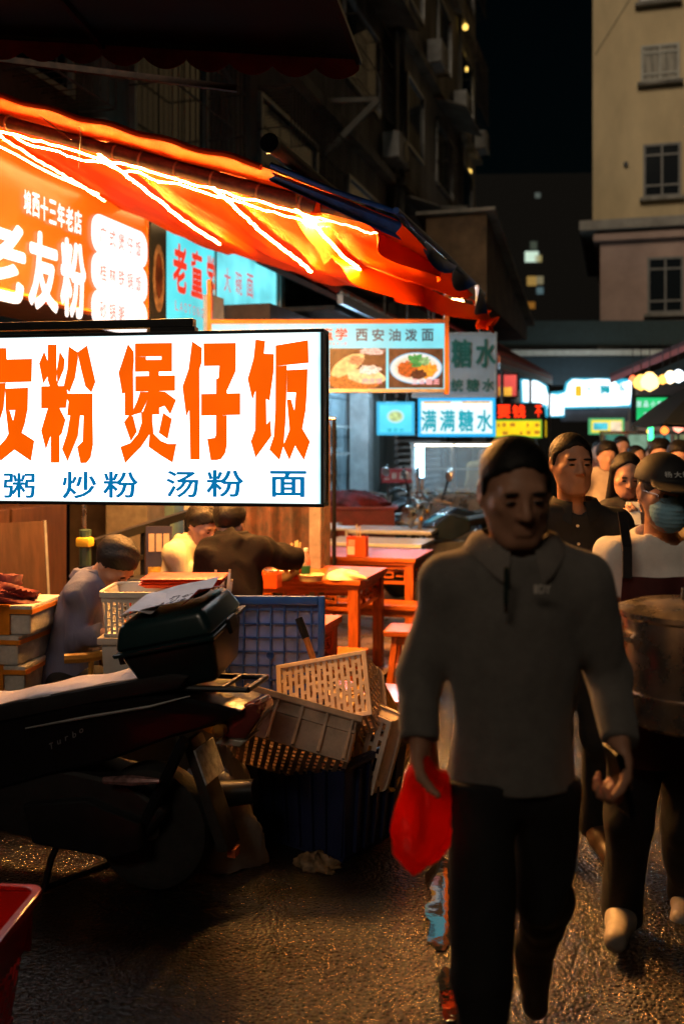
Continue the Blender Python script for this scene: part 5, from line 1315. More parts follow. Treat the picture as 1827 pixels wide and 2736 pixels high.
def orient(o, loc, zaxis, xaxis):
    z = Vector(zaxis).normalized(); x = Vector(xaxis); x = (x-z*x.dot(z)).normalized(); y = z.cross(x)
    o.matrix_world = Matrix.Translation(loc) @ Matrix((x, y, z)).transposed().to_4x4()
vdir = Vector((-ST, CT, 0)); vr = Vector((CT, ST, 0)); up = Vector((0, 0, 1))
bk = basket("slotted_basket", "cream slotted basket upside down on top of the crates in the tub", .42, .31, .22, M_crt, nx=15, ny=3, taper=.86)
orient(bk, at(862, 1842, 4.02), vdir*.75-up*.62+vr*.22, vr*.97+vdir*.18-up*.06)
rbx = thing("ribbed_crate", "dirty beige ribbed crate tipped over the tub's rim", "crate")
CWX, CDY, CHZ = .44, .32, .19
rb2 = MB()
for sy in (-1, 1): rb2.box((0, sy*CDY/2, CHZ/2), (CWX, .008, CHZ))
for sx in (-1, 1): rb2.box((sx*CWX/2, 0, CHZ/2), (.008, CDY-.006, CHZ))
rb2.build("wall", M_crt2, rbx, .003)
slotted(CWX-.01, CDY-.01, 14, 8, Matrix.Translation((0, 0, .006)) @ Matrix.Rotation(R(90), 4, 'X'), .4, th=.008).build("base", M_crt2, rbx)
for sy in (-1, 1):
    for k in range(5): MB().box((-CWX/2+.02+(CWX-.04)*k/4, sy*(CDY/2+.01), CHZ/2), (.012, .016, CHZ-.01)).build("rib", M_crt2, rbx, .002)
    MB().box((0, sy*(CDY/2+.012), CHZ-.014), (CWX+.03, .02, .028)).build("rim", M_crt2, rbx, .004); MB().box((0, sy*(CDY/2+.008), CHZ-.07), (CWX, .012, .012)).build("band", M_crt2, rbx)
for sx in (-1, 1):
    MB().box((sx*(CWX/2+.012), 0, CHZ-.014), (.02, CDY+.0, .0275)).build("rim", M_crt2, rbx, .004)
    for k in range(3): MB().box((sx*(CWX/2+.008), -CDY/2+.09+.09*k, CHZ/2), (.012, .012, CHZ-.03)).build("rib", M_crt2, rbx)
orient(rbx, at(768, 2035, 3.92), vdir*.60+up*.74+vr*.22, vr*.96-up*.10+vdir*.1)
yb = basket("yellow_tray", "yellow plastic tray standing on edge behind the slotted basket", .40, .30, .07, M_crt3, nx=10, ny=1, taper=.95, cat="tray", solid_band=.6)
orient(yb, at(985, 1955, 4.22), vr*.8-vdir*.5+up*.25, vdir*.3-up*.8+vr*.3)
bh2 = basket("beige_tray", "beige tray wedged between ribbed crate and slotted basket", .42, .32, .10, M_crt, nx=11, ny=1, taper=.92, cat="tray", solid_band=.7)
orient(bh2, at(905, 1975, 4.08), vdir*.85-up*.05+vr*.45, vr*.85-vdir*.45-up*.25)
st = thing("broom_handle", "brown broom handle with a black grip stuck into the slotted basket", "broom")
a = at(798, 1652, 4.28); b = at(858, 1815, 4.2); b2 = at(905, 1960, 4.15)
MB().tube([a.lerp(b, .32), b2], .0135, 10).build("shaft", mat("handle_brown", (.42, .19, .05), .45, var=.2), st, smooth=True)
MB().tube([a, a.lerp(b, .33)], .017, 10).build("grip", M_blackp, st, smooth=True)
# ================================================================ canister and rubbish bag
q = gx(552, 4.14)
cn = thing("gas_canister", "grey-green canister with a yellow label behind the scooter's tail", "canister", (*q, 0))
MB().lathe([(.10, 0), (.125, .01), (.125, .62), (.115, .665), (.10, .68), (.08, .69), (.075, .71), (.001, .71)], n=26).build("body", mat("canister_grey", (.24, .25, .21), .45, var=.2, vscale=6), cn, smooth=True)
MB().grid(lambda u, v: (.127*math.cos(R(-150+110*u)), .127*math.sin(R(-150+110*u)), .50+.085*v-.02*math.sin(u*9)*(1-v)), 16, 2).build("sticker", mat("yellow_sticker", (.72, .46, .03), .5, var=.25, vscale=30), cn)
MB().box((-.02, -.03, .745), (.16, .12, .06)).build("white_lid", M_white, cn, .012, True)
q = gx(575, 3.98)
pb_ = crumple(0, .19, .15, .42, 31, 30, .13).build("rubbish_bag", mat("milky_bag", (.34, .33, .33), .28, var=.2, vscale=9, alpha=.9, bump=.7, bscale=16), None, smooth=True, angle=70)
pb_.location = (*q, 0); tag(pb_, "white translucent rubbish bag with red print between scooter and tub", "bag")
for k in range(4): MB().box((-.02+.012*k, -.152+.004*k, .36), (.006, .01, .07-.01*abs(k-1.5))).build("red_print", mat("bag_red_print", (.35, .03, .03), .5), pb_)
# litter scrap
q = gp(850, 2320)
lt = crumple(0, .075, .05, .05, 17, 12, .35).build("litter_scrap", mat("litter_brown", (.25, .16, .08), .6, var=.6, vscale=20), None, smooth=True, angle=60)
lt.location = (q.x, q.y, .002); tag(lt, "small crumpled scrap of paper litter in front of the navy tub", "litter")
# ================================================================ red basket at the picture's lower left
M_redb = mat("red_basket_plastic", (.8, .018, .008), .28, var=.12, coat=.3)
rbk = basket("red_basket", "bright red slotted plastic basket standing on the wet road", .46, .36, .36, M_redb, nx=14, ny=3, taper=.74, rim=.03, solid_band=.45)
p = gx(-190, 2.72); rbk.location = (*p, 0.0); rbk.rotation_euler = (0, 0, R(13))
bo = thing("drink_can", "shiny crushed drink can inside the red basket", "can", (p[0]+.10, p[1]+.02, .012), 0)
MB().lathe([(.028, 0), (.032, .008), (.032, .11), (.026, .122), (.024, .12), (.001, .118)], n=20).build("can_body", M_steel, bo, smooth=True)
for k in range(3): MB().lathe([(.0325, .03+.025*k), (.0325, .038+.025*k)], n=20).build("printed_ring", mat("can_blue", (.1, .15, .3), .3), bo)
MB().box((0, 0, 0), (.1, .1, .1))
# ================================================================ people: signed-distance figures meshed by surface nets
def smin(a, b, k):
    h = np.clip(.5+.5*(b-a)/k, 0, 1); return b*(1-h)+a*h-k*h*(1-h)
def smax(a, b, k): return -smin(-a, -b, k)
def ell(p, c, r):
    q = [(p[i]-c[i]) for i in range(3)]
    k0 = np.sqrt(sum((q[i]/r[i])**2 for i in range(3))); k1 = np.sqrt(sum((q[i]/r[i]**2)**2 for i in range(3)))+1e-9
    return k0*(k0-1)/k1
def cap(p, a, b, ra, rb, flat=None):
    q = [p[i]-a[i] for i in range(3)]; d = [b[i]-a[i] for i in range(3)]
    if flat is not None:
        n, f = flat; s = 1/f-1
        c = sum(q[i]*n[i] for i in range(3)); q = [q[i]+n[i]*c*s for i in range(3)]
        c2 = sum(d[i]*n[i] for i in range(3)); d = [d[i]+n[i]*c2*s for i in range(3)]
    dd = sum(x*x for x in d)+1e-12
    t = np.clip(sum(q[i]*d[i] for i in range(3))/dd, 0, 1)
    return np.sqrt(sum((q[i]-t*d[i])**2 for i in range(3)))-(ra+(rb-ra)*t)
class Fld:
    def __init__(s, lo, hi, vox):
        s.vox = vox; s.lo = np.array(lo, float)-3*vox; n = np.ceil((np.array(hi)-s.lo)/vox).astype(int)+4
        s.ax = [s.lo[i]+vox*np.arange(n[i]) for i in range(3)]; s.F = np.full(n, 1.0, np.float32)
    def sub(s, lo, hi):
        sl = []
        for i in range(3):
            a = max(0, int((lo[i]-s.lo[i])/s.vox)-1); b = min(len(s.ax[i]), int((hi[i]-s.lo[i])/s.vox)+3); sl.append(slice(a, max(a, b)))
        sl = tuple(sl)
        p = [s.ax[0][sl[0]][:, None, None], s.ax[1][sl[1]][None, :, None], s.ax[2][sl[2]][None, None, :]]
        return sl, p
    def put(s, fn, lo, hi, k=.02, op='add'):
        m = k+2.5*s.vox
        sl, p = s.sub([x-m for x in lo], [x+m for x in hi])
        if 0 in s.F[sl].shape: return
        d = fn(p); a = s.F[sl]
        s.F[sl] = smin(a, d, k) if op == 'add' else smax(a, -d, k)
    def cap(s, a, b, ra, rb, k=.02, flat=None, op='add', cut=None):
        r = max(ra, rb)
        lo = [min(a[i], b[i])-r for i in range(3)]; hi = [max(a[i], b[i])+r for i in range(3)]
        def fn(p):
            d = cap(p, a, b, ra, rb, flat)
            if cut is not None:
                pt, n = cut; d = np.maximum(d, sum((p[i]-pt[i])*n[i] for i in range(3)))
            return d
        s.put(fn, lo, hi, k, op)
    def ell(s, c, r, k=.02, op='add'):
        s.put(lambda p: ell(p, c, r), [c[i]-r[i] for i in range(3)], [c[i]+r[i] for i in range(3)], k, op)
    def plane(s, pt, n):     # keep the side where (p-pt).n < 0
        p = [s.ax[0][:, None, None], s.ax[1][None, :, None], s.ax[2][None, None, :]]
        s.F = np.maximum(s.F, sum((p[i]-pt[i])*n[i] for i in range(3))).astype(np.float32)
    def folds(s, amp, freq, seed, axis=2, box=None):
        rng = np.random.default_rng(seed); m = np.abs(s.F) < .05; idx = np.nonzero(m)
        P = np.stack([s.ax[i][idx[i]] for i in range(3)]); w = np.zeros(P.shape[1])
        warp = .05*np.sin(P[2]*9+rng.uniform(0, 6))+.04*np.sin(P[0]*13+P[1]*7)
        for k in range(7):
            d = rng.normal(size=3); d[axis] *= .35; d /= np.linalg.norm(d)
            w += np.sin((P.T @ d + warp)*freq*rng.uniform(.5, 1.7)+rng.uniform(0, 6))*rng.uniform(.4, 1)
        w /= 2.4; w = np.where(w > 0, w, 1.6*w)
        s.F[idx] += (amp*(np.abs(w)**.8)*np.sign(w)).astype(np.float32)
    def mesh(s, name):
        F = s.F; n = F.shape; ins = F < 0
        c = [slice(0, -1), slice(1, None)]
        cnt = sum(ins[c[i], c[j], c[k]].astype(np.int8) for i in (0, 1) for j in (0, 1) for k in (0, 1))
        act = (cnt > 0) & (cnt < 8); ids = -np.ones(act.shape, np.int64); ii = np.nonzero(act); N = len(ii[0]); ids[ii] = np.arange(N)
        V = np.zeros((N, 3)); W = np.zeros(N); co = [(i, j, k) for i in (0, 1) for j in (0, 1) for k in (0, 1)]
        val = {q: F[ii[0]+q[0], ii[1]+q[1], ii[2]+q[2]] for q in co}
        for a in co:
            for x in range(3):
                if a[x] == 0:
                    b = list(a); b[x] = 1; b = tuple(b); fa, fb = val[a], val[b]; cr = (fa < 0) != (fb < 0)
                    t = np.where(cr, fa/np.where(cr, fa-fb, 1), 0)
                    for y in range(3): V[:, y] += np.where(cr, a[y]+(t if y == x else 0), 0)
                    W += cr
        V = V/W[:, None]; P = s.lo+(np.stack(ii, 1)+V)*s.vox
        Q = []
        for x in range(3):
            sa = [slice(None)]*3; sb = [slice(None)]*3; sa[x] = slice(0, -1); sb[x] = slice(1, None)
            A, Bb = ins[tuple(sa)], ins[tuple(sb)]
            e = np.nonzero(A != Bb); y, z = (x+1) % 3, (x+2) % 3
            ok = (e[y] > 0) & (e[z] > 0) & (e[y] < n[y]-1) & (e[z] < n[z]-1); e = [q[ok] for q in e]
            def cell(dy, dz):
                q = [None]*3; q[x] = e[x]; q[y] = e[y]+dy; q[z] = e[z]+dz; return ids[tuple(q)]
            quad = np.stack([cell(-1, -1), cell(0, -1), cell(0, 0), cell(-1, 0)], 1)
            fl = A[tuple(e)]; quad = np.where(fl[:, None], quad, quad[:, ::-1]); Q.append(quad)
        Q = np.concatenate(Q); Q = Q[(Q >= 0).all(1)]
        me = bpy.data.meshes.new(name); me.vertices.add(N); me.vertices.foreach_set("co", P.ravel())
        me.loops.add(Q.size); me.loops.foreach_set("vertex_index", Q.ravel().astype(np.int32))
        me.polygons.add(len(Q)); me.polygons.foreach_set("loop_start", np.arange(0, Q.size, 4, dtype=np.int32)); me.polygons.foreach_set("loop_total", np.full(len(Q), 4, np.int32))
        me.polygons.foreach_set("use_smooth", np.ones(len(Q), bool)); me.update(calc_edges=True); me.validate()
        return me
# ---- head in its own frame: z up, looking to -y, origin between the ears, about 0.235 tall
def head_d(h, female=False):
    d = ell(h, (0, .018, .04), (.074, .092, .082))
    d = smin(d, ell(h, (0, -.022, -.03), (.060 if not female else .056, .068, .085)), .03)
    d = smin(d, cap(h, (-.022, -.055, -.095), (.022, -.055, -.095), .022, .022), .03)
    for s in (-1, 1):
        d = smin(d, ell(h, (s*.046, -.048, -.010), (.02, .022, .018)), .02)
        d = smin(d, cap(h, (s*.058, .0, -.02), (s*.046, -.03, -.075), .02, .018), .03)
    d = smin(d, cap(h, (-.036, -.070, .030), (.036, -.070, .030), .014, .014), .02)
    for s in (-1, 1): d = smax(d, -ell(h, (s*.031, -.098, .010), (.019, .020, .013)), .010)
    for s in (-1, 1): d = smin(d, ell(h, (s*.031, -.073, .008), (.016, .012, .0115)), .006)
    d = smin(d, cap(h, (0, -.082, .026), (0, -.103, -.022), .0075, .0125), .010)
    for s in (-1, 1): d = smin(d, ell(h, (s*.013, -.093, -.026), (.0095, .011, .008)), .006)
    d = smin(d, cap(h, (-.017, -.083, -.056), (.017, -.083, -.056), .0065, .0065), .007)
    d = smin(d, cap(h, (-.014, -.082, -.068), (.014, -.082, -.068), .0075, .0075), .007)
    d = smax(d, -cap(h, (-.022, -.091, -.0615), (.022, -.091, -.0615), .0026, .0026), .004)
    for s in (-1, 1):
        e = ell(h, (s*.080, .012, .004), (.010, .021, .032)); e = smax(e, -ell(h, (s*.089, .006, .006), (.007, .012, .02)), .006)
        d = smin(d, e, .008)
    return d
def hair_d(h, style):
    if style == 'cap': return np.maximum(ell(h, (0, .02, .03), (.078, .097, .08)), h[2]-.05+0*h[0])
    infl = .019 if style == 'full' else (.007 if style == 'short' else .012)
    d = ell(h, (0, .02, .042), (.075+infl, .093+infl, .083+infl))
    if style == 'short': line = .044-.55*h[1]-.30*np.abs(h[0])
    elif style == 'full': line = .012-.70*h[1]-.10*np.abs(h[0])
    else: line = .05-1.1*h[1]+0*h[0]-.5*np.abs(h[0])
    line = line+.004*np.sin(h[0]*190+1)*np.sin(h[1]*150)
    d = smax(d, line-h[2], .008)+((.4 if style == 'full' else .75)*infl)*np.exp(-np.clip(h[2]-line, 0, 1)/.012)
    if style in ('short', 'full'):
        for s in (-1, 1): d = smin(d, ell(h, (s*.076, .0, .02), (.008, .016, .03)), .012)     # sideburns
        d = smax(d, -ell(h, (0, -.12, -.01), (.055, .06, .075)), .012)
    if style == 'long':
        d = smin(d, ell(h, (0, .055, -.06), (.085, .05, .15)), .03)
        for s in (-1, 1): d = smin(d, cap(h, (s*.075, .01, .05), (s*.085, .0, -.19), .022, .03), .02)
    if style == 'full': d = d+.004*np.sin(h[0]*52+1.5*np.sin(h[1]*30))*np.sin(h[1]*44+h[2]*38+1)
    return d+.0012*np.sin(h[0]*330+2*np.sin(h[1]*90))*np.sin(h[1]*290+h[2]*240)
SKIN = mat("skin", (.50, .25, .155), .5, var=.12, vscale=20, bump=.05, bscale=150, sss=.0)
SKIN2 = mat("skin_pale", (.50, .27, .18), .5, var=.1, vscale=20, bump=.05, bscale=150)
HAIR = mat("black_hair", (.008, .0065, .006), .58, spec=.35, var=.5, vscale=60, bump=.25, bscale=220, stretch=(1, .4, .4))
EYE = mat("dark_eye", (.008, .006, .005), .2, var=0); WHT = mat("eye_white", (.45, .4, .36), .3, var=0)
def v3(a): return np.array(a, float)
def hand(F, wr, dr, pn, thumb, curl=.7, sc=1.0, k=.008):
    """palm, four fingers of unequal length bent towards pn, thumb from the side of the palm"""
    a = v3(dr)/np.linalg.norm(dr); n = v3(pn); n = n-a*n.dot(a); n /= np.linalg.norm(n); s = -np.cross(a, n)*thumb
    wr = v3(wr)
    F.cap(wr-a*.02, wr+a*.03*sc, .027*sc, .030*sc, .015, (n, .72))
    F.cap(wr+a*.03*sc-s*.014, wr+a*.082*sc-s*.018, .025*sc, .021*sc, .015, (n, .6)); F.cap(wr+a*.03*sc+s*.014, wr+a*.085*sc+s*.018, .025*sc, .021*sc, .015, (n, .6))
    for i, (o, L) in enumerate(((.033, .92), (.011, 1.03), (-.011, .97), (-.031, .78))):
        b = wr+a*(.088-.004*abs(i-1))*sc+s*o*sc; ang = 0.0
        for j, (l, r) in enumerate(((.042, .0098), (.027, .009), (.021, .008))):
            ang += curl*(.7, 1.0, .8)[j]*(1+.06*i)
            dv = a*math.cos(ang)+n*math.sin(ang); e = b+dv*l*L*sc; F.cap(b, e, r*sc, r*.92*sc, .005); b = e
    b = wr+a*.028*sc+s*.03*sc; dv = a*.72+s*.55+n*.35; dv /= np.linalg.norm(dv)
    for l, r in ((.042, .014), (.03, .011), (.024, .009)):
        e = b+dv*l*sc; F.cap(b, e, r*sc, r*.9*sc, .008); b = e; dv = dv*.85+n*.3*(.4+curl)+a*.15; dv /= np.linalg.norm(dv)
def person(label, org, J, hrot, hsc=1.0, face=(0, -1), hair='short', skin=SKIN, vox=.008, outfit=None, female=False, hands=None, cat="person", group=None, eyes=True, seed=1):
    """J: joints in the frame x = picture right, y = away from the camera, z up, origin on the ground at org"""
    J = {k: v3(v) for k, v in J.items()}; f = np.array([face[0], face[1], 0.0]); f /= np.linalg.norm(f); o = outfit
    allp = np.array(list(J.values())); lo, hi = allp.min(0)-.2, allp.max(0)+.2
    R3 = np.array(Euler(hrot, 'ZXY' if False else 'XYZ').to_matrix())
    hp = lambda q: J['head']+R3 @ (v3(q)*hsc)
    def hc(p):
        q = [p[i]-J['head'][i] for i in range(3)]
        return [sum(R3[i, j]*q[i] for i in range(3))/hsc for j in range(3)]
    hb = (J['head']-.17*hsc, J['head']+.17*hsc)
    F = Fld(lo, hi, vox)
    fl = (f, .66)
    F.cap(J['chest'], J['pel'], .12, .10, .03, fl); F.cap(J['shL']*.6+J['shR']*.4, J['shR']*.6+J['shL']*.4, .072, .072, .04, fl)
    [F.cap(J['sh'+q]*.9+J['neck']*.1-(0, 0, .02), J['neck']-(0, 0, .03), .026, .034, .03) for q in 'LR']
    for s in 'LR':
        a_ = 1.0 if o.get('top', {}).get('short') else .68; F.cap(J['sh'+s], J['el'+s], .048*a_, .040*a_, .02); F.cap(J['el'+s], J['wr'+s], .040*a_, .027*(.3+.7*a_), .02)
        F.cap(J['hip'+s], J['kn'+s], .060, .044, .03); F.cap(J['kn'+s], J['an'+s], .044, .032, .02); F.cap(J['an'+s], J['to'+s], .038, .028, .02)
    F.cap(J['neck']+(0, 0, -.03), hp((0, .02, -.05)), .058 if not female else .048, .052 if not female else .044, .03)
    F.put(lambda p: head_d(hc(p), female)*hsc, *hb, k=.015)
    for s in 'LR':
        hd = (hands or {}).get(s)
        if hd: hand(F, J['wr'+s], *hd)
    body = obj("person", F.mesh("body"), skin); body.location = org; body.rotation_euler = (0, 0, TH)
    tag(body, label, cat, group)
    def part(name, Fx, m): return obj(name, Fx.mesh(name), m, body)
    if hair:
        H = Fld(J['head']-.22*hsc-(0, 0, .12), J['head']+.22*hsc, min(vox, .005)); H.put(lambda p: hair_d(hc(p), hair)*hsc, J['head']-.3, J['head']+.3, .001); part("hair", H, HAIR)
    if eyes:
        for s in (-1, 1):
            for nm, c, r, m in (("eye", (s*.031, -.0835, .006), (.0125, .0045, .0045), EYE), ("eyebrow", (s*.032, -.087, .028), (.019, .004, .0042), HAIR)):
                mb = MB(Matrix.Translation(Vector(J['head'])) @ Matrix(R3.tolist()).to_4x4() @ Matrix.Diagonal((hsc, hsc, hsc, 1)) @ Matrix.Translation(c) @ Matrix.Diagonal((r[0], r[1], r[2], 1)))
                mb.lathe([(.001, -1), (.5, -.86), (.87, -.5), (1, 0), (.87, .5), (.5, .86), (.001, 1)], n=12); mb.build(nm, m, body, smooth=True)
    # ---- clothing
    if 'top' in o:
        t = o['top']; g = t.get('thick', .018); m = t['mat']; T = Fld(lo-.03, hi+.03, t.get('vox', vox))
        hem = J['pel']+np.array(t.get('hem', (0, 0, -.02)))
        T.cap(J['chest'], J['pel'], .130+g, t.get('waist', .140)+g, .04, (f, t.get('flat', .70)))
        T.cap(J['shL']*.6+J['shR']*.4, J['shR']*.6+J['shL']*.4, .082+g, .082+g, .05, (f, .76)); [T.cap(J['sh'+q], J['neck']+(0, 0, -.022), .048+g, .052+g, .055) for q in 'LR']
        if 'belly' in t: T.ell(J['pel']*.55+J['chest']*.45+f*.03, (.13+g, .10+g, .16), .06)
        T.cap(J['pel'], hem, t.get('waist', .140)+g, t.get('hemr', .145)+g, .03, (f, t.get('flat', .70)))
        d = hem-J['chest']; d /= np.linalg.norm(d); hemcut = (hem, d)
        for s in 'LR':
            sh, el_, wr = J['sh'+s], J['el'+s], J['wr'+s]
            if t.get('short'):
                e = sh+(el_-sh)*t['short']; dd = (el_-sh)/np.linalg.norm(el_-sh)
                T.cap(sh, e+dd*.03, .060+g*.6, .062+g, .04, None, 'add', (e, dd))
            else:
                dd = (wr-el_)/np.linalg.norm(wr-el_); e = wr-dd*.01
                T.cap(sh, el_, .054+g*.6, .043+g*.6, .05); T.cap(el_, e+dd*.03, .041+g*.6, .031+g*.5, .02, None, 'add', (e, dd))
        nk = J['neck']; T.cap(nk+(0, 0, .0)+f*.012, nk+(0, 0, .2)+f*.03, t.get('neckr', .070), .09, .012, None, 'sub')
        T.folds(t.get('fold', .006), t.get('freq', 26), seed)
        sg_ = sum((([T.ax[0][:, None, None], T.ax[1][None, :, None], T.ax[2][None, None, :]][i])-hem[i])*d[i] for i in range(3))
        near = sum((([T.ax[0][:, None, None], T.ax[1][None, :, None], T.ax[2][None, None, :]][i])-hem[i])**2 for i in range(3)) < .26**2
        T.F = np.where(near, np.maximum(T.F, sg_), T.F).astype(np.float32)
        part(t.get('name', 'shirt'), T, m)
        if t.get('collar'):
            c = J['neck']+(0, 0, .026); cm = MB(); n = 22; vs = []
            for k in range(n+1):
                a = math.pi*(.5+.13)+2*math.pi*(1-.13)*k/n; ca, sa = math.cos(a), math.sin(a)
                # opening at the front: a measured so that the gap faces f
                ang = math.atan2(f[1], f[0])+math.pi*.09+(2*math.pi-.18*math.pi)*k/n; r = .072
                fr = max(0, math.cos(ang-math.atan2(f[1], f[0])))
                x, y = r*math.cos(ang)*1.05, r*math.sin(ang)*.98
                vs.append([(c[0]+x, c[1]+y, c[2]+.026-.02*fr), (c[0]+x*1.28, c[1]+y*1.28, c[2]+.020-.03*fr), (c[0]+x*(1.55+.25*fr**6), c[1]+y*(1.5+.12*fr**6), c[2]-.012-.075*fr**3)])
            V = [p for q in vs for p in q]; Fa = []
            for k in range(n):
                for j in range(2): Fa.append((k*3+j, k*3+j+1, (k+1)*3+j+1, (k+1)*3+j))
            cm.add(V, Fa); V2 = [(p[0], p[1], p[2]-.006) for p in V]; cm.add(V2, [q[::-1] for q in Fa]); cm.build("collar", t['collar'], body, smooth=True)
    if 'trousers' in o:
        t = o['trousers']; m = t['mat']; T = Fld(lo-.03, hi+.03, t.get('vox', vox*1.15)); w = t.get('wide', 1.0)
        T.cap(J['hipL']+(0, 0, .03), J['hipR']+(0, 0, .03), .094*w, .094*w, .03, (f, .8))
        T.cap(J['pel']+(0, 0, .08), J['pel'], .115, .118, .03, (f, .68))
        for s in 'LR':
            hp_, kn, an = J['hip'+s], J['kn'+s], J['an'+s]; dd = (an-kn)/np.linalg.norm(an-kn)
            T.cap(hp_, kn, .096*w, .074*w, .04); e = an+dd*.02; T.cap(kn, e+dd*.03, .074*w, .060*w, .03, None, 'add', (e, dd))
        if t.get('cut', True) and 'top' in o and not t.get('sit'):
            hm = J['pel'][2]+o['top'].get('hem', (0, 0, -.02))[2]; T.plane((0, 0, hm+.012), (0, 0, 1))
        T.folds(t.get('fold', .006), 24, seed+5); part("trousers", T, m)
    if 'shoes' in o:
        for s in 'LR':
            an, to = J['an'+s], J['to'+s]; dr = to-an; L = np.linalg.norm(dr); dr /= L
            S = Fld(np.minimum(an, to)-.14, np.maximum(an, to)+.14, .006); heel = an-dr*.03+(0, 0, -.035); tip = to+dr*.05+(0, 0, -.002)
            S.cap(heel+(0, 0, .02), tip, .047, .036, .02); S.cap(an+(0, 0, .02), an*.6+to*.4, .052, .045, .03)
            part("shoe", S, o['shoes'])
    return body, R3, hc, hp
def frame(px0, w0):
    u0 = (px0-913.5)/FPX*w0
    X, Y = u0*CT-w0*ST, u0*ST+w0*CT
    def J(px, py, w): return ((px-913.5)/FPX*w-u0, w-w0, CAMH-(py-HOR)/FPX*w)
    return (X, Y, 0), J
def stand(J, px, w, top=1.70, wid=1.0):
    """upright default figure facing the camera"""
    u = J(px, HOR, w); x, y = u[0], u[1]; s = top/1.70
    d = {}
    for k, (a, b, c) in dict(pel=(0, 0, .94), chest=(0, .0, 1.27), neck=(0, .015, 1.435), head=(0, -.01, 1.575), shL=(.175, .01, 1.385), shR=(-.175, .01, 1.385), elL=(.225, .03, 1.10), elR=(-.225, .03, 1.10), wrL=(.235, -.05, .86), wrR=(-.235, -.05, .86),
                 hipL=(.088, 0, .90), hipR=(-.088, 0, .90), knL=(.095, -.03, .49), knR=(-.095, .0, .49), anL=(.10, .06, .085), anR=(-.10, .0, .085), toL=(.115, -.09, .035), toR=(-.115, -.15, .035)).items():
        d[k] = (x+a*s*wid, y+b*s, c*s)
    return d
M_shirt = mat("taupe_knit", (.165, .152, .138), .9, var=.12, vscale=30, bump=.35, bscale=260, sheen=.2)
M_collar = mat("grey_collar", (.21, .185, .165), .85, var=.1, vscale=30, bump=.2, bscale=200)
M_trou = mat("black_trousers", (.010, .010, .011), .85, var=.2, vscale=20)
M_jean = mat("dark_jeans", (.014, .015, .018), .85, var=.3, vscale=30)
M_tee = mat("white_tee", (.78, .74, .70), .85, var=.1, vscale=15, bump=.2, bscale=160)
M_drk = mat("black_shirt", (.014, .014, .016), .75, var=.2, vscale=20)
M_shoe = mat("brown_shoe", (.07, .042, .028), .45, var=.3); M_wshoe = mat("pale_sneaker", (.45, .41, .37), .5, var=.2)
def wrinkle(m, scale=9.0, dist=.02, strength=.55):
    """soft creases of worn cloth, added under the weave"""
    N = m.node_tree.nodes; L = m.node_tree.links; b = N["Principled BSDF"]
    tc = N.new("ShaderNodeTexCoord"); mp = N.new("ShaderNodeMapping"); mp.inputs["Rotation"].default_value = (.3, .6, .4); mp.inputs["Scale"].default_value = (1, 1, .45)
    n = N.new("ShaderNodeTexNoise"); n.inputs["Scale"].default_value = scale; n.inputs["Detail"].default_value = 3; n.inputs["Distortion"].default_value = 1.6
    try: n.noise_type = 'RIDGED_MULTIFRACTAL'
    except Exception: pass
    L.new(tc.outputs["Object"], mp.inputs["Vector"]); L.new(mp.outputs["Vector"], n.inputs["Vector"])
    bp = N.new("ShaderNodeBump"); bp.inputs["Strength"].default_value = strength; bp.inputs["Distance"].default_value = dist
    L.new(n.outputs["Fac"], bp.inputs["Height"])
    if b.inputs["Normal"].links: L.new(b.inputs["Normal"].links[0].from_socket, bp.inputs["Normal"])
    L.new(bp.outputs["Normal"], b.inputs["Normal"])
for q in (M_shirt, M_tee, M_jean, M_trou, M_drk): wrinkle(q, 7.0, .012, .5)
# ---------------------------------------------------------------- man in the foreground
org, J = frame(1368, 2.25); D = stand(J, 1368, 2.25)
D.update(head=J(1378, 1318, 2.20), neck=J(1375, 1478, 2.26), chest=J(1372, 1650, 2.25), pel=J(1368, 2030, 2.27), shL=J(1548, 1566, 2.27), shR=J(1204, 1566, 2.27),
         elL=J(1632, 1800, 2.33), wrL=J(1655, 1990, 2.22), elR=J(1122, 1805, 2.30), wrR=J(1122, 1985, 2.22), hipL=J(1450, 2105, 2.28), hipR=J(1285, 2105, 2.26),
         knL=J(1458, 2400, 2.42), anL=J(1425, 2545, 2.78), toL=J(1428, 2632, 2.76), knR=J(1290, 2620, 2.20), anR=(J(1300, 0, 2.15)[0], J(0, 0, 2.15)[1], .085), toR=(J(1296, 0, 2.0)[0], J(0, 0, 2.0)[1], .035))
fg, R3, hc, hp = person("man in a taupe zip-neck sweater carrying a red plastic bag and a phone", org, D, (R(16), R(-2), R(4)), .95, (.03, -1), 'short', SKIN, .0065,
    dict(top=dict(mat=M_shirt, name="sweater", hem=(0, 0, -.05), waist=.120, hemr=.132, thick=.016, flat=.68, fold=.0055, freq=24, collar=M_collar), trousers=dict(mat=M_trou, wide=.84), shoes=M_shoe),
    hands=dict(R=((.02, -.05, -1), (.9, -.3, .1), -1, 1.4), L=((.0, -.1, -1), (-.9, -.2, .0), 1, 1.15)), seed=3)
zc_ = v3(D['neck'])
z0 = v3(J(1352, 1515, 2.105)); z1 = v3(J(1351, 1612, 2.115))
MB().bar(z0, z1, .010, .006).build("zip", mat("dark_zip", (.02, .035, .03), .4, .2), fg); MB().bar(z1, z1-(0, 0, .02), .008, .008).build("zip_pull", M_steel, fg)
for i, ch in enumerate("IDY"):
    q = J(1431+i*16, 1574, 2.118); c = char(ch, q[0], q[2], .008 if ch == "I" else .014, .019, q[1], mat("chest_logo", (.62, .56, .5), .7, var=0), fg, .03, "logo_letter")
ph_o = thing("held_phone", "black phone in the left hand of the man with the red bag", "phone", org, TH)
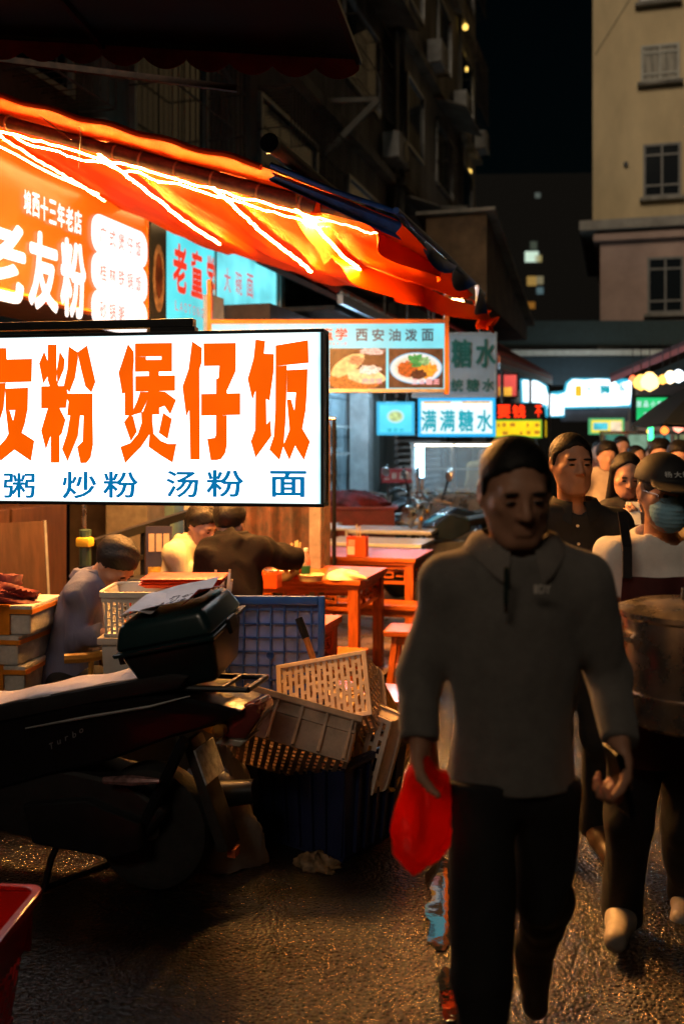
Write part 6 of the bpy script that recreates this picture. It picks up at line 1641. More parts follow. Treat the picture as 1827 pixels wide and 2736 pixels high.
q = v3(J(1652, 2085, 2.20)); MB().box(tuple(q), (.012, .072, .15), (R(4), R(-14), R(10))).build("case", M_sblk, ph_o, .003); MB().box(tuple(q+v3((.008, -.004, 0))), (.002, .066, .142), (R(4), R(-14), R(10))).build("screen", M_glassd, ph_o)
# red plastic bag hanging from the right hand
M_bag = mat("red_bag_film", (.75, .035, .004), .32, var=.12, vscale=6, bump=.9, bscale=24)
nt = M_bag.node_tree; tr = nt.nodes.new("ShaderNodeBsdfTranslucent"); tr.inputs[0].default_value = (.95, .06, .004, 1); mx = nt.nodes.new("ShaderNodeMixShader"); mx.inputs[0].default_value = .72
nt.links.new(nt.nodes["Principled BSDF"].outputs[0], mx.inputs[1]); nt.links.new(tr.outputs[0], mx.inputs[2]); nt.links.new(mx.outputs[0], nt.nodes["Material Output"].inputs[0])
Fb = Fld((-.55, -.2, .3), (.1, .25, 1.1), .006)
bpoly = [v3(J(px, py, 2.18))[[0, 2]] for px, py in ((1122, 2046), (1142, 2040), (1168, 2075), (1196, 2072), (1200, 2150), (1212, 2225), (1205, 2262), (1150, 2300), (1100, 2334), (1068, 2306), (1042, 2272), (1052, 2215), (1078, 2140), (1092, 2092), (1098, 2080))]
def polyd(x, z, P):
    d = None; s_ = np.ones(np.broadcast(x, z).shape); n = len(P)
    for i in range(n):
        a_, b_ = P[i], P[i-1]; ex, ez = b_[0]-a_[0], b_[1]-a_[1]; wx, wz = x-a_[0], z-a_[1]
        t = np.clip((wx*ex+wz*ez)/(ex*ex+ez*ez), 0, 1); q = (wx-ex*t)**2+(wz-ez*t)**2; d = q if d is None else np.minimum(d, q)
        c1 = z >= a_[1]; c2 = z < b_[1]; c3 = ex*wz > ez*wx
        s_ = np.where((c1 & c2 & c3) | (~c1 & ~c2 & ~c3), -s_, s_)
    return s_*np.sqrt(d)
by0 = J(1130, 2150, 2.18)[1]
def bagf(p):
    d2 = polyd(p[0], p[2], bpoly); th = .075*np.sqrt(np.clip(-d2, 0, .06)/.06)*(.55+.45*np.clip((.95-p[2])/.3, 0, 1))+.002
    return np.maximum(d2, (np.abs(p[1]-by0)-th)*.7)
Fb.put(bagf, (-.5, -.15, .35), (.08, .2, 1.05), .006)
Fb.folds(.009, 46, 9)
rbg = obj("carried_bag", Fb.mesh("carried_bag"), M_bag); rbg.location = org; rbg.rotation_euler = (0, 0, TH)
tag(rbg, "bulging red plastic carrier bag hanging from the sweatered man's hand", "bag")
# ---------------------------------------------------------------- man in black shirt behind him
org, J = frame(1535, 4.0); D = stand(J, 1535, 4.0, 1.71)
D.update(head=J(1527, 1243, 3.97), neck=J(1530, 1360, 4.02), chest=J(1535, 1470, 4.02), shL=J(1640, 1408, 4.03), shR=J(1428, 1405, 4.0), elR=J(1400, 1590, 4.05), wrR=J(1405, 1740, 3.98), elL=J(1672, 1580, 4.05), wrL=J(1660, 1720, 3.95))
bm2, R3, hc, hp = person("man in a black buttoned shirt with short hair looking straight ahead", org, D, (R(2), 0, R(8)), 1.0, (.05, -1), 'short', SKIN, .008,
    dict(top=dict(mat=M_drk, hem=(0, 0, -.06), collar=M_drk, waist=.13), trousers=dict(mat=M_trou), shoes=M_shoe), hands=dict(L=((0, -.1, -1), (-1, 0, 0), 1, .6), R=((0, -.1, -1), (1, 0, 0), -1, .6)), seed=8)
for k in range(4):
    q = v3(J(1543+k*2, 1405+k*48, 3.86)); MB(Matrix.Translation(Vector(q)) @ Matrix.Rotation(R(90), 4, 'X')).lathe([(.006, -.003), (.006, .003)], n=10).build("button", M_alu, bm2)
# ---------------------------------------------------------------- masked worker with the pot
org, J = frame(1775, 3.4); D = stand(J, 1775, 3.4, 1.64)
D.update(head=J(1775, 1318, 3.36), neck=J(1765, 1440, 3.42), chest=J(1775, 1590, 3.40), pel=J(1775, 1890, 3.42), shL=J(1905, 1490, 3.42), shR=J(1648, 1490, 3.42), elR=J(1628, 1650, 3.42), wrR=J(1672, 1700, 3.16), elL=J(1960, 1650, 3.42), wrL=J(1985, 1690, 3.1),
         hipR=J(1700, 1930, 3.42), hipL=J(1835, 1930, 3.42), knR=J(1680, 2200, 3.36), anR=J(1662, 2440, 3.37), toR=J(1648, 2495, 3.22), knL=J(1830, 2200, 3.45), anL=J(1835, 2400, 3.62), toL=J(1822, 2440, 3.5))
wk, R3, hc, hp = person("worker in black cap and blue face mask carrying a large pot", org, D, (R(8), 0, R(6)), 1.02, (.05, -1), 'cap', SKIN, .0075,
    dict(top=dict(mat=M_tee, name="tee_shirt", short=.62, hem=(0, 0, -.02), neckr=.075, waist=.14, thick=.017, fold=.008, freq=34), trousers=dict(mat=M_jean, wide=1.06), shoes=M_wshoe), hands=dict(R=((.3, -.6, -.4), (.8, .2, .3), -1, .7), L=((-.3, -.6, -.4), (-.8, .2, .3), 1, .7)), seed=4)
hd = v3(D['head'])
Mk = Fld(hd-.2, hd+.2, .005)
def mk(p):
    h = hc(p); d = ell(h, (0, -.035, -.045), (.066, .078, .08)); d = smin(d, cap(h, (0, -.09, .0), (0, -.108, -.025), .012, .016), .02)+.0012*np.sin(h[2]*420)
    return np.maximum(np.maximum(d, h[2]-.008-.10*h[1]*0), np.maximum(h[1]+.018, -.122-h[2]))
Mk.put(mk, hd-.2, hd+.2, .001); obj("face_mask", Mk.mesh("face_mask"), mat("blue_mask", (.22, .46, .62), .7, var=.1, vscale=20, bump=.2, bscale=200), wk)
Cp = Fld(hd-.25, hd+.25, .006)
def cpf(p):
    h = hc(p); d = np.maximum(ell(h, (0, .02, .045), (.09, .108, .09)), .042+.0*h[0]-h[2]-.12*h[1]*0)
    b = np.maximum(ell(h, (0, -.10, .045), (.082, .095, .045)), np.abs(h[2]-.048-.12*(h[1]+.1)+1.6*h[0]**2)-.0045)
    return smin(d, b, .008)
Cp.put(cpf, hd-.25, hd+.25, .001); obj("cap", Cp.mesh("cap"), mat("black_cap", (.012, .012, .014), .7, var=.2, vscale=30), wk)
for i, ch in enumerate("杨大鲜"):
    q = hp((-.034+.03*i+.004, -.0855-.004*(1-abs(i-1)), .078)); c = char(ch, 0, 0, .024, .022, 0, mat("cap_print", (.5, .52, .52), .7, var=0), wk, .02, "cap_letter"); c.matrix_local = Matrix.Translation(Vector(q)) @ Matrix.Rotation(R(-28), 4, 'X')
gls = MB()
for s in (-1, 1): gls.tube([hp((s*.033+.026*math.cos(a), -.094+.01*abs(math.cos(a)), .006+.02*math.sin(a))) for a in np.linspace(0, 2*math.pi, 18, endpoint=False)], .0013, 5, closed=True)
gls.tube([hp((-.008, -.096, .01)), hp((.008, -.096, .01))], .0013, 5)
for s in (-1, 1): gls.tube([hp((s*.059, -.085, .012)), hp((s*.079, .0, .012))], .0014, 5)
gls.build("glasses", M_steel, wk)
M_apr = mat("maroon_apron", (.07, .012, .012), .8, var=.2, vscale=12)
ap = MB()
def apf(u, v):
    x = -.17+.34*u; q = v3(J(1775, 1545, 3.22)); return (q[0]+x*(1-.22*v), q[1]+.25*x*x*2-.0+.012*math.sin(u*11), q[2]-.62+.62*v)
ap.sheet(apf, 14, 12, .003).build("apron", M_apr, wk, smooth=True)
for s in (-1, 1):
    q = v3(J(1775, 1545, 3.22)); b = q+v3((s*.12, 0, 0))
    MB().bar(b, v3((q[0]+s*.115, q[1]+.02, q[2]+.1)), .03, .006).build("apron_strap", M_blackp, wk); MB().bar(v3((q[0]+s*.115, q[1]+.02, q[2]+.1)), v3((q[0]+s*.10, q[1]+.13, q[2]+.205)), .03, .006).build("apron_strap", M_blackp, wk)
pc = v3(at(1850, 1640, 3.0))
pot = thing("stock_pot", "large dented aluminium stock pot with lid carried by the masked worker", "pot", (pc[0], pc[1], pc[2]-.33), TH)
M_pot = mat("dented_aluminium", (.55, .48, .42), .28, .9, var=.35, vscale=6, rvar=.12)
MB().lathe([(.17, 0), (.195, .015), (.205, .05), (.207, .32), (.218, .33), (.216, .336), (.2, .33), (.198, .05), (.001, .02)], n=36).build("pot_body", M_pot, pot, smooth=True)
MB().lathe([(.222, .33), (.222, .345), (.2, .352), (.17, .362), (.06, .372), (.001, .374)], n=36).build("lid", M_pot, pot, smooth=True)
MB().tube([(-.03, 0, .37), (-.03, 0, .405), (.03, 0, .405), (.03, 0, .37)], .006, 7).build("lid_handle", M_steel, pot)
for s in (-1, 1): MB().tube([(s*.2, -.05, .26), (s*.24, -.04, .265), (s*.24, .04, .265), (s*.2, .05, .26)], .008, 7).build("side_handle", M_steel, pot)
MB().lathe([(.211, .1), (.211, .108)], n=36).build("hoop", M_pot, pot)
# ---------------------------------------------------------------- woman with phone
org, J = frame(1680, 5.5); D = stand(J, 1680, 5.5, 1.60)
D.update(head=J(1674, 1272, 5.47), neck=J(1684, 1345, 5.53), elL=J(1750, 1440, 5.5), wrL=J(1712, 1395, 5.25), elR=J(1622, 1450, 5.5), wrR=J(1670, 1420, 5.25), shL=J(1748, 1372, 5.53), shR=J(1620, 1372, 5.53))
wm, R3, hc, hp = person("woman with long dark hair looking down at a phone", org, D, (R(22), 0, R(-4)), .95, (0, -1), 'long', SKIN2, .009,
    dict(top=dict(mat=mat("dark_coat", (.02, .018, .018), .8), hem=(0, 0, -.15), name="coat", neckr=.055), trousers=dict(mat=M_trou), shoes=M_shoe), True, dict(L=((-.5, -.6, .3), (-.5, .3, .6), 1, .8), R=((.5, -.5, .3), (.5, .3, .6), -1, .8)), seed=6)
po = thing("womans_phone", "white phone held by the long-haired woman", "phone", org, TH)
q = v3(J(1692, 1372, 5.17)); MB().box(tuple(q), (.07, .01, .14), (R(-35), 0, R(-10))).build("case", M_white, po, .003); MB().box(tuple(q+v3((0, .007, .004))), (.064, .002, .13), (R(-35), 0, R(-10))).build("screen", glow("phone_screen", (1.0, .75, .55), 3.0), po)
# ---------------------------------------------------------------- three seated diners
def seated(J, px, w, fx, fy_):
    """legs of a sitter at column px facing (fx,fy_); seat 0.45 m"""
    u = J(px, HOR, w); x, y = u[0], u[1]; f = v3((fx, fy_, 0)); f /= np.linalg.norm(f); s = v3((-f[1], f[0], 0))   # s = sitter's left
    d = {}; P = v3((x, y, 0))
    d['pel'] = P+(0, 0, .55)
    for k, q in (('L', 1), ('R', -1)):
        d['hip'+k] = P+s*q*.09+(0, 0, .52); d['kn'+k] = P+s*q*.13+f*.42+(0, 0, .52); d['an'+k] = P+s*q*.12+f*.40+(0, 0, .09); d['to'+k] = P+s*q*.13+f*.54+(0, 0, .04)
    return d, P, f, s
M_suit = mat("grey_violet_suit", (.12, .14, .25), .85, var=.12, vscale=4, bump=.3, bscale=120, stretch=(1, 1, .15))
org, J = frame(185, 4.75); D, P, f, s = seated(J, 180, 4.75, .92, .15)
D.update(chest=J(222, 1625, 4.75), neck=J(252, 1545, 4.74), head=J(306, 1512, 4.70), shR=J(216, 1592, 4.60), shL=J(240, 1590, 4.92), elR=J(208, 1712, 4.56), wrR=J(276, 1692, 4.50), elL=J(262, 1705, 4.95), wrL=J(300, 1690, 4.8))
person("diner in a grey suit jacket bent over the white basket", org, D, (R(50), R(0), R(62)), 1.0, (.8, .1), 'full', SKIN2, .0085, dict(top=dict(mat=M_suit, name="jacket", hem=(0, 0, -.06), collar=mat("striped_collar", (.10, .11, .19), .8), thick=.024, waist=.15, flat=.78, fold=.008, freq=38), trousers=dict(mat=M_jean, sit=True), shoes=M_shoe),
       hands=dict(R=((.8, -.1, -.1), (0, .2, -1), -1, .7), L=((.7, -.2, -.1), (0, 0, -1), 1, .7)), seed=11)
M_cream = mat("cream_jacket", (.50, .45, .30), .8, var=.12, vscale=8, bump=.2, bscale=80)
org, J = frame(470, 6.15); D, P, f, s = seated(J, 470, 6.15, .85, .45)
D.update(chest=J(488, 1510, 6.14), neck=J(512, 1448, 6.13), head=J(540, 1408, 6.08), shR=J(468, 1482, 5.98), shL=J(510, 1480, 6.3), elR=J(500, 1560, 5.95), wrR=J(556, 1490, 5.95), elL=J(545, 1545, 6.3), wrL=J(570, 1480, 6.2))
person("bespectacled diner in a cream jacket eating beside the brown-jacketed man", org, D, (R(25), 0, R(55)), 1.0, (.85, -.2), 'full', SKIN2, .0095, dict(top=dict(mat=M_cream, name="jacket", hem=(0, 0, -.08), collar=M_cream, thick=.026, waist=.15, flat=.8, fold=.009, freq=42), trousers=dict(mat=M_jean, sit=True), shoes=M_shoe),
       hands=dict(R=((.6, 0, .6), (.3, .8, 0), -1, .9), L=((.5, 0, .6), (.3, -.8, 0), 1, .9)), seed=12)
M_brn = mat("brown_jacket", (.010, .0085, .009), .9, spec=.15, var=.15, vscale=8, bump=.2, bscale=80)
org, J = frame(628, 5.75); D, P, f, s = seated(J, 625, 5.75, .1, 1)
D.update(chest=J(622, 1520, 5.78), neck=J(620, 1440, 5.84), head=J(615, 1402, 5.90), shL=J(562, 1480, 5.80), shR=J(690, 1468, 5.80), elR=J(782, 1492, 5.90), wrR=J(775, 1505, 6.2), elL=J(545, 1560, 5.85), wrL=J(590, 1560, 6.15))
person("diner in a brown jacket seen from behind with one arm stretched over the table", org, D, (R(18), 0, R(160)), 1.02, (.05, 1), 'full', SKIN2, .0095, dict(top=dict(mat=M_brn, name="jacket", hem=(0, 0, -.10), collar=M_brn, thick=.03, waist=.155, flat=.74, fold=.009, freq=38), trousers=dict(mat=M_jean, sit=True), shoes=M_shoe),
       hands=dict(R=((-.1, .9, -.1), (0, 0, -1), -1, .8), L=((.3, .9, 0), (0, 0, -1), 1, .8)), seed=14)
for lab, px, w in (("round wooden stool under the cream-jacketed diner", 470, 6.15), ("round wooden stool under the brown-jacketed diner", 625, 5.75)):
    t = thing("round_stool", lab, "stool", (*gx(px, w), .02), 0, "round stools of the diners")
    MB().lathe([(.14, .38), (.155, .395), (.155, .415), (.14, .425), (.001, .425)], n=22).build("seat", M_wood, t, smooth=True)
    for k in range(4): a = R(45+90*k); MB().tube([(.11*math.cos(a), .11*math.sin(a), .39), (.15*math.cos(a), .15*math.sin(a), 0)], .017, 8).build("leg", M_woodz, t)
for q in (M_suit, M_cream, M_brn): wrinkle(q, 8.0, .015, .6)
# ---------------------------------------------------------------- passers-by far down the lane
random.seed(44)
for i, (px, w, top, c, lab, hr) in enumerate(((1622, 8.4, 1.66, (.45, .36, .28), "passer-by in a pale beige coat behind the black-shirted man", 'full'), (1660, 10.2, 1.73, (.10, .07, .06), "passer-by in a dark brown jacket ahead of the beige coat", 'short'),
        (1700, 9.2, 1.62, (.05, .10, .09), "passer-by in a dark green top near the green lightbox", 'long'), (1762, 8.0, 1.68, (.03, .03, .035), "passer-by in black walking beside the umbrella stall", 'full'),
        (1598, 12.5, 1.68, (.25, .08, .05), "far passer-by in a rust-red top under the yellow snack lightbox", 'short'), (1815, 7.2, 1.66, (.02, .02, .02), "passer-by in a black coat right behind the masked worker", 'full'),
        (1735, 12.8, 1.6, (.30, .26, .22), "far passer-by in a grey top below the green lightbox", 'short'), (1570, 14.5, 1.64, (.12, .14, .2), "far passer-by in a slate-blue top beyond the motorcycles", 'full'),
        (1292, 14.2, 1.62, (.55, .32, .12), "stall worker in an ochre shirt behind the glass display case", 'short'))):
    org, J = frame(px, w); D = stand(J, px, w, top)
    if i % 2: D['knL'] = v3(D['knL'])+(0, -.1, .02); D['anL'] = v3(D['anL'])+(0, .08, .03)
    person(lab, org, D, (R(6), 0, R(random.uniform(-30, 30))), 1.0, (0, -1), hr, SKIN2, .016, dict(top=dict(mat=mat("crowd_top_%d" % i, c, .8, var=.2), hem=(0, 0, -.08), thick=.022), trousers=dict(mat=M_jean), shoes=M_shoe), hr == 'long', dict(L=((0, -.1, -1), (-1, 0, 0), 1, .5), R=((0, -.1, -1), (1, 0, 0), -1, .5)), eyes=False, seed=20+i, group="passers-by down the lane")
# ================================================================ second shop down the lane
s2 = thing("dessert_shop", "pale blue tiled dessert shop front behind the parked motorcycles", "shop", (-4.35, 12.6, 0))
M_ptile = mat("pale_wall_tile", (.42, .52, .56), .35, var=.2, vscale=3)
MB().box((-.1, 0, 1.55), (.2, 7.4, 3.1)).build("back_wall", M_bluep, s2)
for j in range(12):
    for k in range(5):
        if j in (1, 2) and k < 4: continue
        MB().box((.012, -3.4+.6*j+.3, .3+.58*k), (.03, .58, .56)).build("wall_tile", M_ptile, s2)
dr = MB().box((.03, -2.2, 1.1), (.06, 1.1, 2.2)).build("door", mat("brown_door", (.22, .07, .025), .4, var=.3, vscale=3), s2, .01)
MB().tube([(.07, -1.85, 1.0), (.1, -1.85, 1.0), (.1, -1.85, 1.15)], .012, 6).build("handle", M_steel, dr)
for y in (-3.55, -.55, 2.3): MB().box((.25, y, 1.55), (.3, .3, 3.1)).build("column", M_paint, s2, .01)
MB().box((.4, .2, 2.95), (.9, 7.0, .2)).build("lintel", M_dark, s2)
MB().box((.12, .9, 1.5), (.24, 1.6, .04)).build("shelf", M_paint, s2); MB().box((.12, .9, 1.9), (.24, 1.6, .04)).build("shelf", M_paint, s2)
def tube_lamp(label, px, py0, py1, w, m, r=.02, name="tube_lamp"):
    a, b = at(px, py1, w), at(px, py0, w)
    t = thing(name, label, "lamp", (a.x, a.y, 0), 0, "upright tube lamps")
    MB().tube([(0, 0, a.z), (0, 0, b.z)], r, 10).build("light_tube", m, t)
    MB().box((0, .03, a.z/2), (.03, .03, a.z)).build("stand", M_steel, t); MB().box((0, .03, .01), (.2, .2, .02)).build("foot", M_steel, t)
M_tube = glow("cold_tube", (.45, .75, 1.0), 9.0, True)
tube_lamp("short upright cold-white tube lamp in front of the dessert shop", 1114, 1196, 1262, 12.3, M_tube, .022)
tube_lamp("taller upright cold-white tube lamp beside the short one", 1127, 1192, 1275, 12.1, M_tube, .026)
tube_lamp("upright green tube lamp beside the umbrella stall", 1738, 1132, 1176, 11.0, glow("green_tube", (.05, .9, .25), 4.0, True), .03)
# tubes added out of view under the eaves to brighten the white tables
for k in range(2):
    t = thing("added_tube", ("cold-white ceiling tube over the dessert shop's door", "cold-white ceiling tube over the dessert shop's glass case")[k], "lamp", (-3.35, 11.2+k*2.6, 2.95), R(90))
    MB().box((0, 0, 0), (1.2, .06, .04)).build("batten", M_white, t); MB().tube([(-.55, 0, -.035), (.55, 0, -.035)], .014, 8).build("light_tube", glow("cold_added_tube", (.45, .76, 1.0), 380.0, True), t)
# maroon counter with cloth pile and red banner
mc = thing("maroon_counter", "low maroon counter heaped with dark cloth beside the brown door", "counter", (*gx(945, 11.6), 0), R(14))
MB().box((0, 0, .45), (.95, .5, .9)).build("body", mat("maroon_board", (.16, .02, .02), .5, var=.3), mc, .01)
MB().box((0, 0, .915), (1.02, .56, .03)).build("top", mat("maroon_top", (.2, .03, .03), .4), mc, .005)
o = crumple(0, .42, .22, .16, 51, 22, .2).build("cloth_pile", mat("maroon_cloth", (.13, .015, .02), .85, var=.6, vscale=8), None, smooth=True, angle=60); o.location = (*gx(940, 11.6), .928); tag(o, "heap of dark maroon cloth on the low counter", "cloth")
o, W, H = hung("red_banner", "red banner with pale characters behind the motorcycles", 1018, 1108, 1252, 1290, 12.9, mat("banner_red", (.45, .03, .03), .6), mat("banner_edge", (.4, .03, .03), .6), post=False)
for i, ch in enumerate("三鲜甜品"): char(ch, W*(-.33+i*.22), H*.5, W*.16, H*.5, -.012, mat("banner_letter", (.7, .5, .4), .6), o, .02)
MB().box((-W*.3, .1, -o.location.z/2), (.03, .03, o.location.z)).build("leg", M_grille, o); MB().box((W*.3, .1, -o.location.z/2), (.03, .03, o.location.z)).build("leg", M_grille, o)
# glass display case
dc = thing("display_case", "steel and glass display case with trays in front of the stall worker", "display case", (*gx(1210, 13.0), 0), R(14))
MB().box((0, 0, .5), (1.1, .55, 1.0)).build("cabinet", M_steel, dc, .01)
for sx in (-1, 0, 1):
    for sy in (-1, 1): MB().box((sx*.53, sy*.25, 1.32), (.025, .025, .64)).build("upright", M_alu, dc)
MB().box((0, 0, 1.655), (1.12, .56, .03)).build("roof", M_alu, dc); MB().box((0, 0, 1.32), (1.08, .5, .015)).build("shelf", M_alu, dc)
MB().box((0, -.265, 1.33), (1.06, .006, .6)).build("glass", mat("case_glass", (.8, .9, .95), .03, var=0, alpha=.25), dc)
for k in range(4): MB().box((-.4+.26*k, 0, 1.04), (.2, .3, .06)).build("food_tray", mat("case_food_%d" % (k % 2), ((.7, .35, .06), (.6, .55, .4))[k % 2], .5, var=.4, vscale=20), dc, .01)
MB().tube([(-.5, -.1, 1.63), (.5, -.1, 1.63)], .012, 6).build("light_tube", glow("case_tube", (1, .85, .6), 14, True), dc)
# ================================================================ parked motorcycles
M_bike = mat("motorcycle_gloss", (.035, .055, .085), .12, var=.1, coat=.8)
def motorcycle(label, loc, rz):
    t = thing("parked_motorcycle", label, "motorcycle", loc, rz, "motorcycles parked before the dessert shop")
    def wheel(x):
        Mx = Matrix.Translation((x, 0, .3)) @ Matrix.Rotation(R(90), 4, 'X')
        w = MB(Mx).lathe([(.2, -.02), (.21, -.03), (.21, .03), (.2, .02)], n=24).build("wheel", M_alu, t, smooth=True)
        MB(Mx).lathe([(.21, -.035), (.26, -.05), (.3, -.02), (.3, .02), (.26, .05), (.21, .035)], n=28).build("tyre", M_rub, w, smooth=True)
        s = MB(Mx)
        for k in range(6): a = math.pi*k/3; s.bar((0, 0, 0), (.2*math.cos(a), .2*math.sin(a), 0), .02, .02)
        s.build("rim", M_alu, w)
    wheel(-.62); wheel(.62)
    MB().prism([(-.3, .62), (-.34, .78), (-.1, .9), (.16, .84), (.2, .7), (-.05, .6)], -.13, .13).build("fuel_tank", M_bike, t, .04, True, 3)
    MB().prism([(.12, .74), (.15, .82), (.5, .86), (.82, .95), (.84, .9), (.5, .77)], -.12, .12).build("seat", M_blackp, t, .025, True)
    MB().prism([(.4, .6), (.45, .78), (.86, .9), (.8, .78)], -.09, .09).build("tail_panel", M_bike, t, .02, True)
    MB().prism([(-.25, .25), (-.28, .58), (.1, .6), (.2, .4), (.12, .22)], -.12, .12).build("engine", M_alu, t, .03, True)
    for s in (-1, 1):
        MB().tube([(-.62, s*.07, .3), (-.42, s*.08, .95)], .022, 8).build("fork", M_steel, t); MB().tube([(.62, s*.09, .3), (.42, s*.1, .68)], .02, 8).build("shock_absorber", M_steel, t)
        MB().tube([(.1, s*.08, .35), (.62, s*.08, .3)], .02, 6).build("swing_arm", M_black, t)
        m = MB().tube([(-.36, s*.3, 1.05), (-.34, s*.38, 1.28)], .007, 5).build("mirror_stem", M_black, t)
        MB(Matrix.Translation((-.34, s*.4, 1.31)) @ Matrix.Rotation(R(85), 4, 'Y')).lathe([(.05, -.01), (.06, 0), (.05, .01)], n=14).build("mirror_glass", M_steel, m)
        MB(Matrix.Translation((-.52, s*.16, .86))).lathe([(.001, -.03), (.03, 0), (.001, .03)], n=10).build("indicator", mat("amber_lens", (.8, .35, .02), .15), t, smooth=True)
    MB().tube([(-.25, -.36, 1.02), (-.38, -.2, 1.06), (-.42, 0, 1.0), (-.38, .2, 1.06), (-.25, .36, 1.02)], .013, 7).build("handlebar", M_steel, t)
    MB(Matrix.Translation((-.56, 0, .9)) @ Matrix.Rotation(R(-90), 4, 'Y')).lathe([(.04, -.1), (.09, -.02), (.1, .03), (.09, .05), (.001, .055)], n=18).build("headlight", M_steel, t, smooth=True)
    MB().tube([(-.1, .14, .3), (.3, .16, .28), (.8, .17, .4)], [.02, .04, .05], 10).build("exhaust", M_steel, t, smooth=True)
    MB().prism([(-.9, .5), (-.8, .63), (-.6, .66), (-.4, .6), (-.45, .56), (-.62, .62), (-.8, .58)], -.06, .06).build("front_fender", M_bike, t, .01)
    MB().box((.88, 0, .72), (.02, .14, .1)).build("number_plate", mat("yellow_plate", (.75, .45, .03), .4), t); MB().box((.85, 0, .84), (.04, .1, .05)).build("tail_light", mat("red_lens", (.5, .03, .02), .2), t, .01)
    MB().tube([(.0, -.1, .3), (-.05, -.26, .01)], .012, 6).build("side_stand", M_black, t)
    return t
mo = motorcycle("dark motorcycle nose-on in front of the maroon counter", (*gx(1000, 12.7), 0), R(70))
copy_tree(mo, None, (*gx(1205, 10.9), 0), R(48), "dark motorcycle parked askew at the right end of the white tables")
copy_tree(mo, None, (*gx(1225, 12.0), 0), R(40), "dark motorcycle just behind the one at the white tables' end")
copy_tree(mo, None, (*gx(1120, 13.6), 0), R(30), "dark motorcycle between the tube lamps and the glass display case")
# ================================================================ lit stalls and roofs beyond
o, W, H = hung("red_shop_glow", "glowing panel standing in for the red-lit shop interior above the red text sign", 1326, 1384, 996, 1062, 16.5, glow("red_shop", (.85, .10, .08), 1.0, True, var=.4, vscale=1.5), M_black)  # emissive panel stands in for a red-lit shop interior
MB().box((-W*.1, -.01, H*.25), (W*.6, .01, H*.35)).build("printed_picture", glow("red_shop_food", (1.0, .5, .05), 1.0, var=.5, vscale=4), o)
ra = thing("red_awning", "dark red shop awning with an orange and white edge down the lane", "awning")
A, B2 = at(1330, 950, 15.5), at(1472, 1004, 24); A2, B3 = A+Vector((-1.6, 0, 1.0)), B2+Vector((-1.6, 0, 1.0))
def quad(name, a, b, c, d, m, par, th=.03):
    n = (b-a).cross(d-a).normalized()*th
    return MB().add([a, b, c, d, a+n, b+n, c+n, d+n], HX).build(name, m, par)
quad("canvas", A, B2, B3, A2, mat("dark_red_canvas", (.32, .02, .02), .7, var=.3), ra)
dz = Vector((0, 0, -.11)); quad("orange_edge", A+dz, B2+dz, B2, A, mat("orange_edge_cloth", (.9, .16, .03), .5), ra); quad("white_edge", A+dz*1.9, B2+dz*1.9, B2+dz, A+dz, mat("white_edge_cloth", (.6, .65, .75), .5), ra)
for t in (0.05, .5, .95):
    q = A.lerp(B2, t); MB().tube([(q.x, q.y, 0), (q.x, q.y, q.z)], .03, 8).build("post", M_grille, ra)
# right-hand stall: dark canopy, bulbs, counter
sc_ = thing("stall_canopy", "dark slanted stall canopy on posts over a string of bulbs", "canopy")
A, Bq = at(1632, 1008, 14), at(1900, 892, 12.5)
quad("canvas", A, Bq, Bq+Vector((.3, 2.2, .1)), A+Vector((.3, 2.2, .1)), mat("black_red_canvas", (.06, .02, .02), .7), sc_, .06)
quad("edge_strip", A+Vector((0, -.02, -.08)), Bq+Vector((0, -.02, -.08)), Bq+Vector((0, -.02, 0)), A+Vector((0, -.02, 0)), mat("dull_red_strip", (.25, .05, .04), .6), sc_, .02)
q = at(1692, 985, 14.4); MB().tube([(q.x, q.y, 0), (q.x, q.y, q.z)], .03, 8).build("post", M_grille, sc_); q = Bq; MB().tube([(q.x, q.y, 0), (q.x, q.y, q.z)], .03, 8).build("post", M_grille, sc_)
for i, (px, py, w, r, c, s_) in enumerate(((1712, 1022, 12.6, .10, (1, .5, .1), 3), (1735, 1020, 12.5, .12, (1, .6, .2), 4), (1770, 1014, 12.4, .06, (1, .45, .08), 3), (1790, 1008, 12.4, .08, (1, .8, .5), 4), (1812, 1005, 12.3, .08, (.8, .9, 1), 4), (1690, 1012, 13.5, .05, (1, .15, .05), 3), (1775, 1150, 12.0, .05, (1, .2, .03), 3), (1812, 1142, 11.5, .06, (1, .3, .2), 3), (1735, 1152, 12.0, .035, (1, .6, .05), 3))):
    p = at(px, py, w); lo = py > 1100
    t = thing("hanging_bulb" if not lo else "stall_light", ("amber", "big warm", "small orange", "cream", "bluish white", "red", "low red", "low pinkish", "tiny yellow")[i]+(" bulb hanging under the dark slanted stall canopy" if not lo else " light on a thin stand below the black umbrella"), "lamp", (p.x, p.y, p.z), 0, "stall lights")
    MB().lathe([(.001, -r), (r*.8, -r*.55), (r, 0), (r*.7, r*.6), (r*.3, r), (.001, r*1.05)], n=12).build("bulb", glow("bulb_%d" % i, c, s_), t, smooth=True)
    MB().tube([(0, 0, r), (0, 0, (2.95-p.z) if not lo else r+.02)], .006, 5).build("cord", M_black, t)
    if lo: MB().tube([(0, 0, -r), (0, 0, -p.z)], .012, 6).build("stand", M_black, t)
um = thing("black_umbrella", "big black market umbrella beside the green lightbox", "umbrella", (*gx(1965, 8.8), 0), 0)
M_um = mat("black_umbrella_cloth", (.01, .014, .016), .6, var=.2); zt_ = 2.28; UR = .88
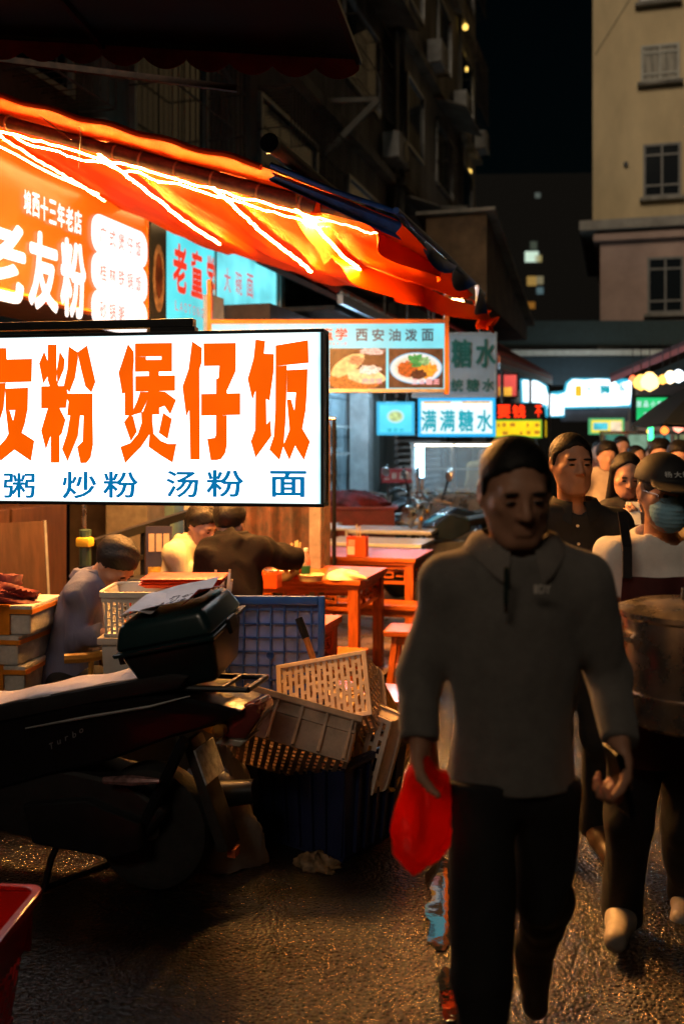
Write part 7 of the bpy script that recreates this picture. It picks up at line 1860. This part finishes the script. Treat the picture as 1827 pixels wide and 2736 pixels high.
for k in range(8):
    a0, a1 = 2*math.pi*k/8, 2*math.pi*(k+1)/8
    def uf(u, v):
        a = a0+(a1-a0)*u; r = UR*v*(1-.06*math.sin(math.pi*u)*v); return (r*math.cos(a), r*math.sin(a), zt_-.46*v**1.7-.02*math.sin(math.pi*u)*v)
    MB().sheet(uf, 6, 8, .004).build("panel", M_um, um, smooth=True); MB().tube([(UR*v*math.cos(a0), UR*v*math.sin(a0), zt_-.46*v**1.7-.012) for v in (0.02, .3, .6, 1.0)], .006, 5).build("rib", M_steel, um)
MB().tube([(0, 0, 0), (0, 0, zt_+.05)], .02, 8).build("pole", M_steel, um); MB().lathe([(.25, 0), (.25, .06), (.05, .1)], n=20).build("base", M_conc, um, smooth=True)
ct = thing("snack_counter", "teal lit snack counter with hanging menu cards below the green lightbox", "counter", (*gx(1725, 13.5), 0), R(12))
MB().box((0, 0, .55), (1.2, .5, 1.1)).build("body", mat("teal_counter", (.05, .2, .18), .5, var=.3), ct, .01); MB().box((0, 0, 1.12), (1.3, .6, .04)).build("top", M_steel, ct)
for k in range(4): MB().box((-.45+.3*k, -.2, 1.62), (.24, .02, .3)).build("menu_card", glow("menu_card_%d" % k, ((.10, .4, .3), (.3, .5, .35), (.12, .45, .4), (.35, .4, .2))[k], .5, var=.5, vscale=6), ct)
MB().box((0, -.19, 1.8), (1.3, .03, .04)).build("card_rail", M_steel, ct)
for sx in (-1, 1): MB().box((sx*.62, -.19, 1.46), (.03, .035, .7)).build("upright", M_steel, ct)
# ================================================================ far left row below the eaves: shutter wall and end shop
es = thing("far_shop", "dim far shop front with roller shutter beyond the dessert shop", "shop", (-4.2, 19.5, 0))
MB().box((-.15, 0, 1.7), (.3, 6.2, 3.4)).build("wall", M_conc, es)
for k in range(22): MB().tube([(.03, -2.0, .12+.12*k), (.03, 2.0, .12+.12*k)], .05, 6).build("shutter_slat", M_alu, es)
# unseen block added behind the viewer to keep sun off the near figures
bk_ = thing("unseen_shade_block", "unseen plain block added behind the viewer to shade the near figures", "building", (0, -12, 0))
MB().box((-3, -3, 5.0), (36, 6, 10)).build("wall", M_conc2, bk_)
for k in range(3):
    for j in range(8):
        w_ = MB().box((-8+3.2*j, .03, 1.6+3*k+.7), (1.4, .08, 1.4)).build("window", M_alu, bk_); MB().box((-8+3.2*j, .075, 1.6+3*k+.7), (1.26, .02, 1.26)).build("pane", M_glassd, w_)
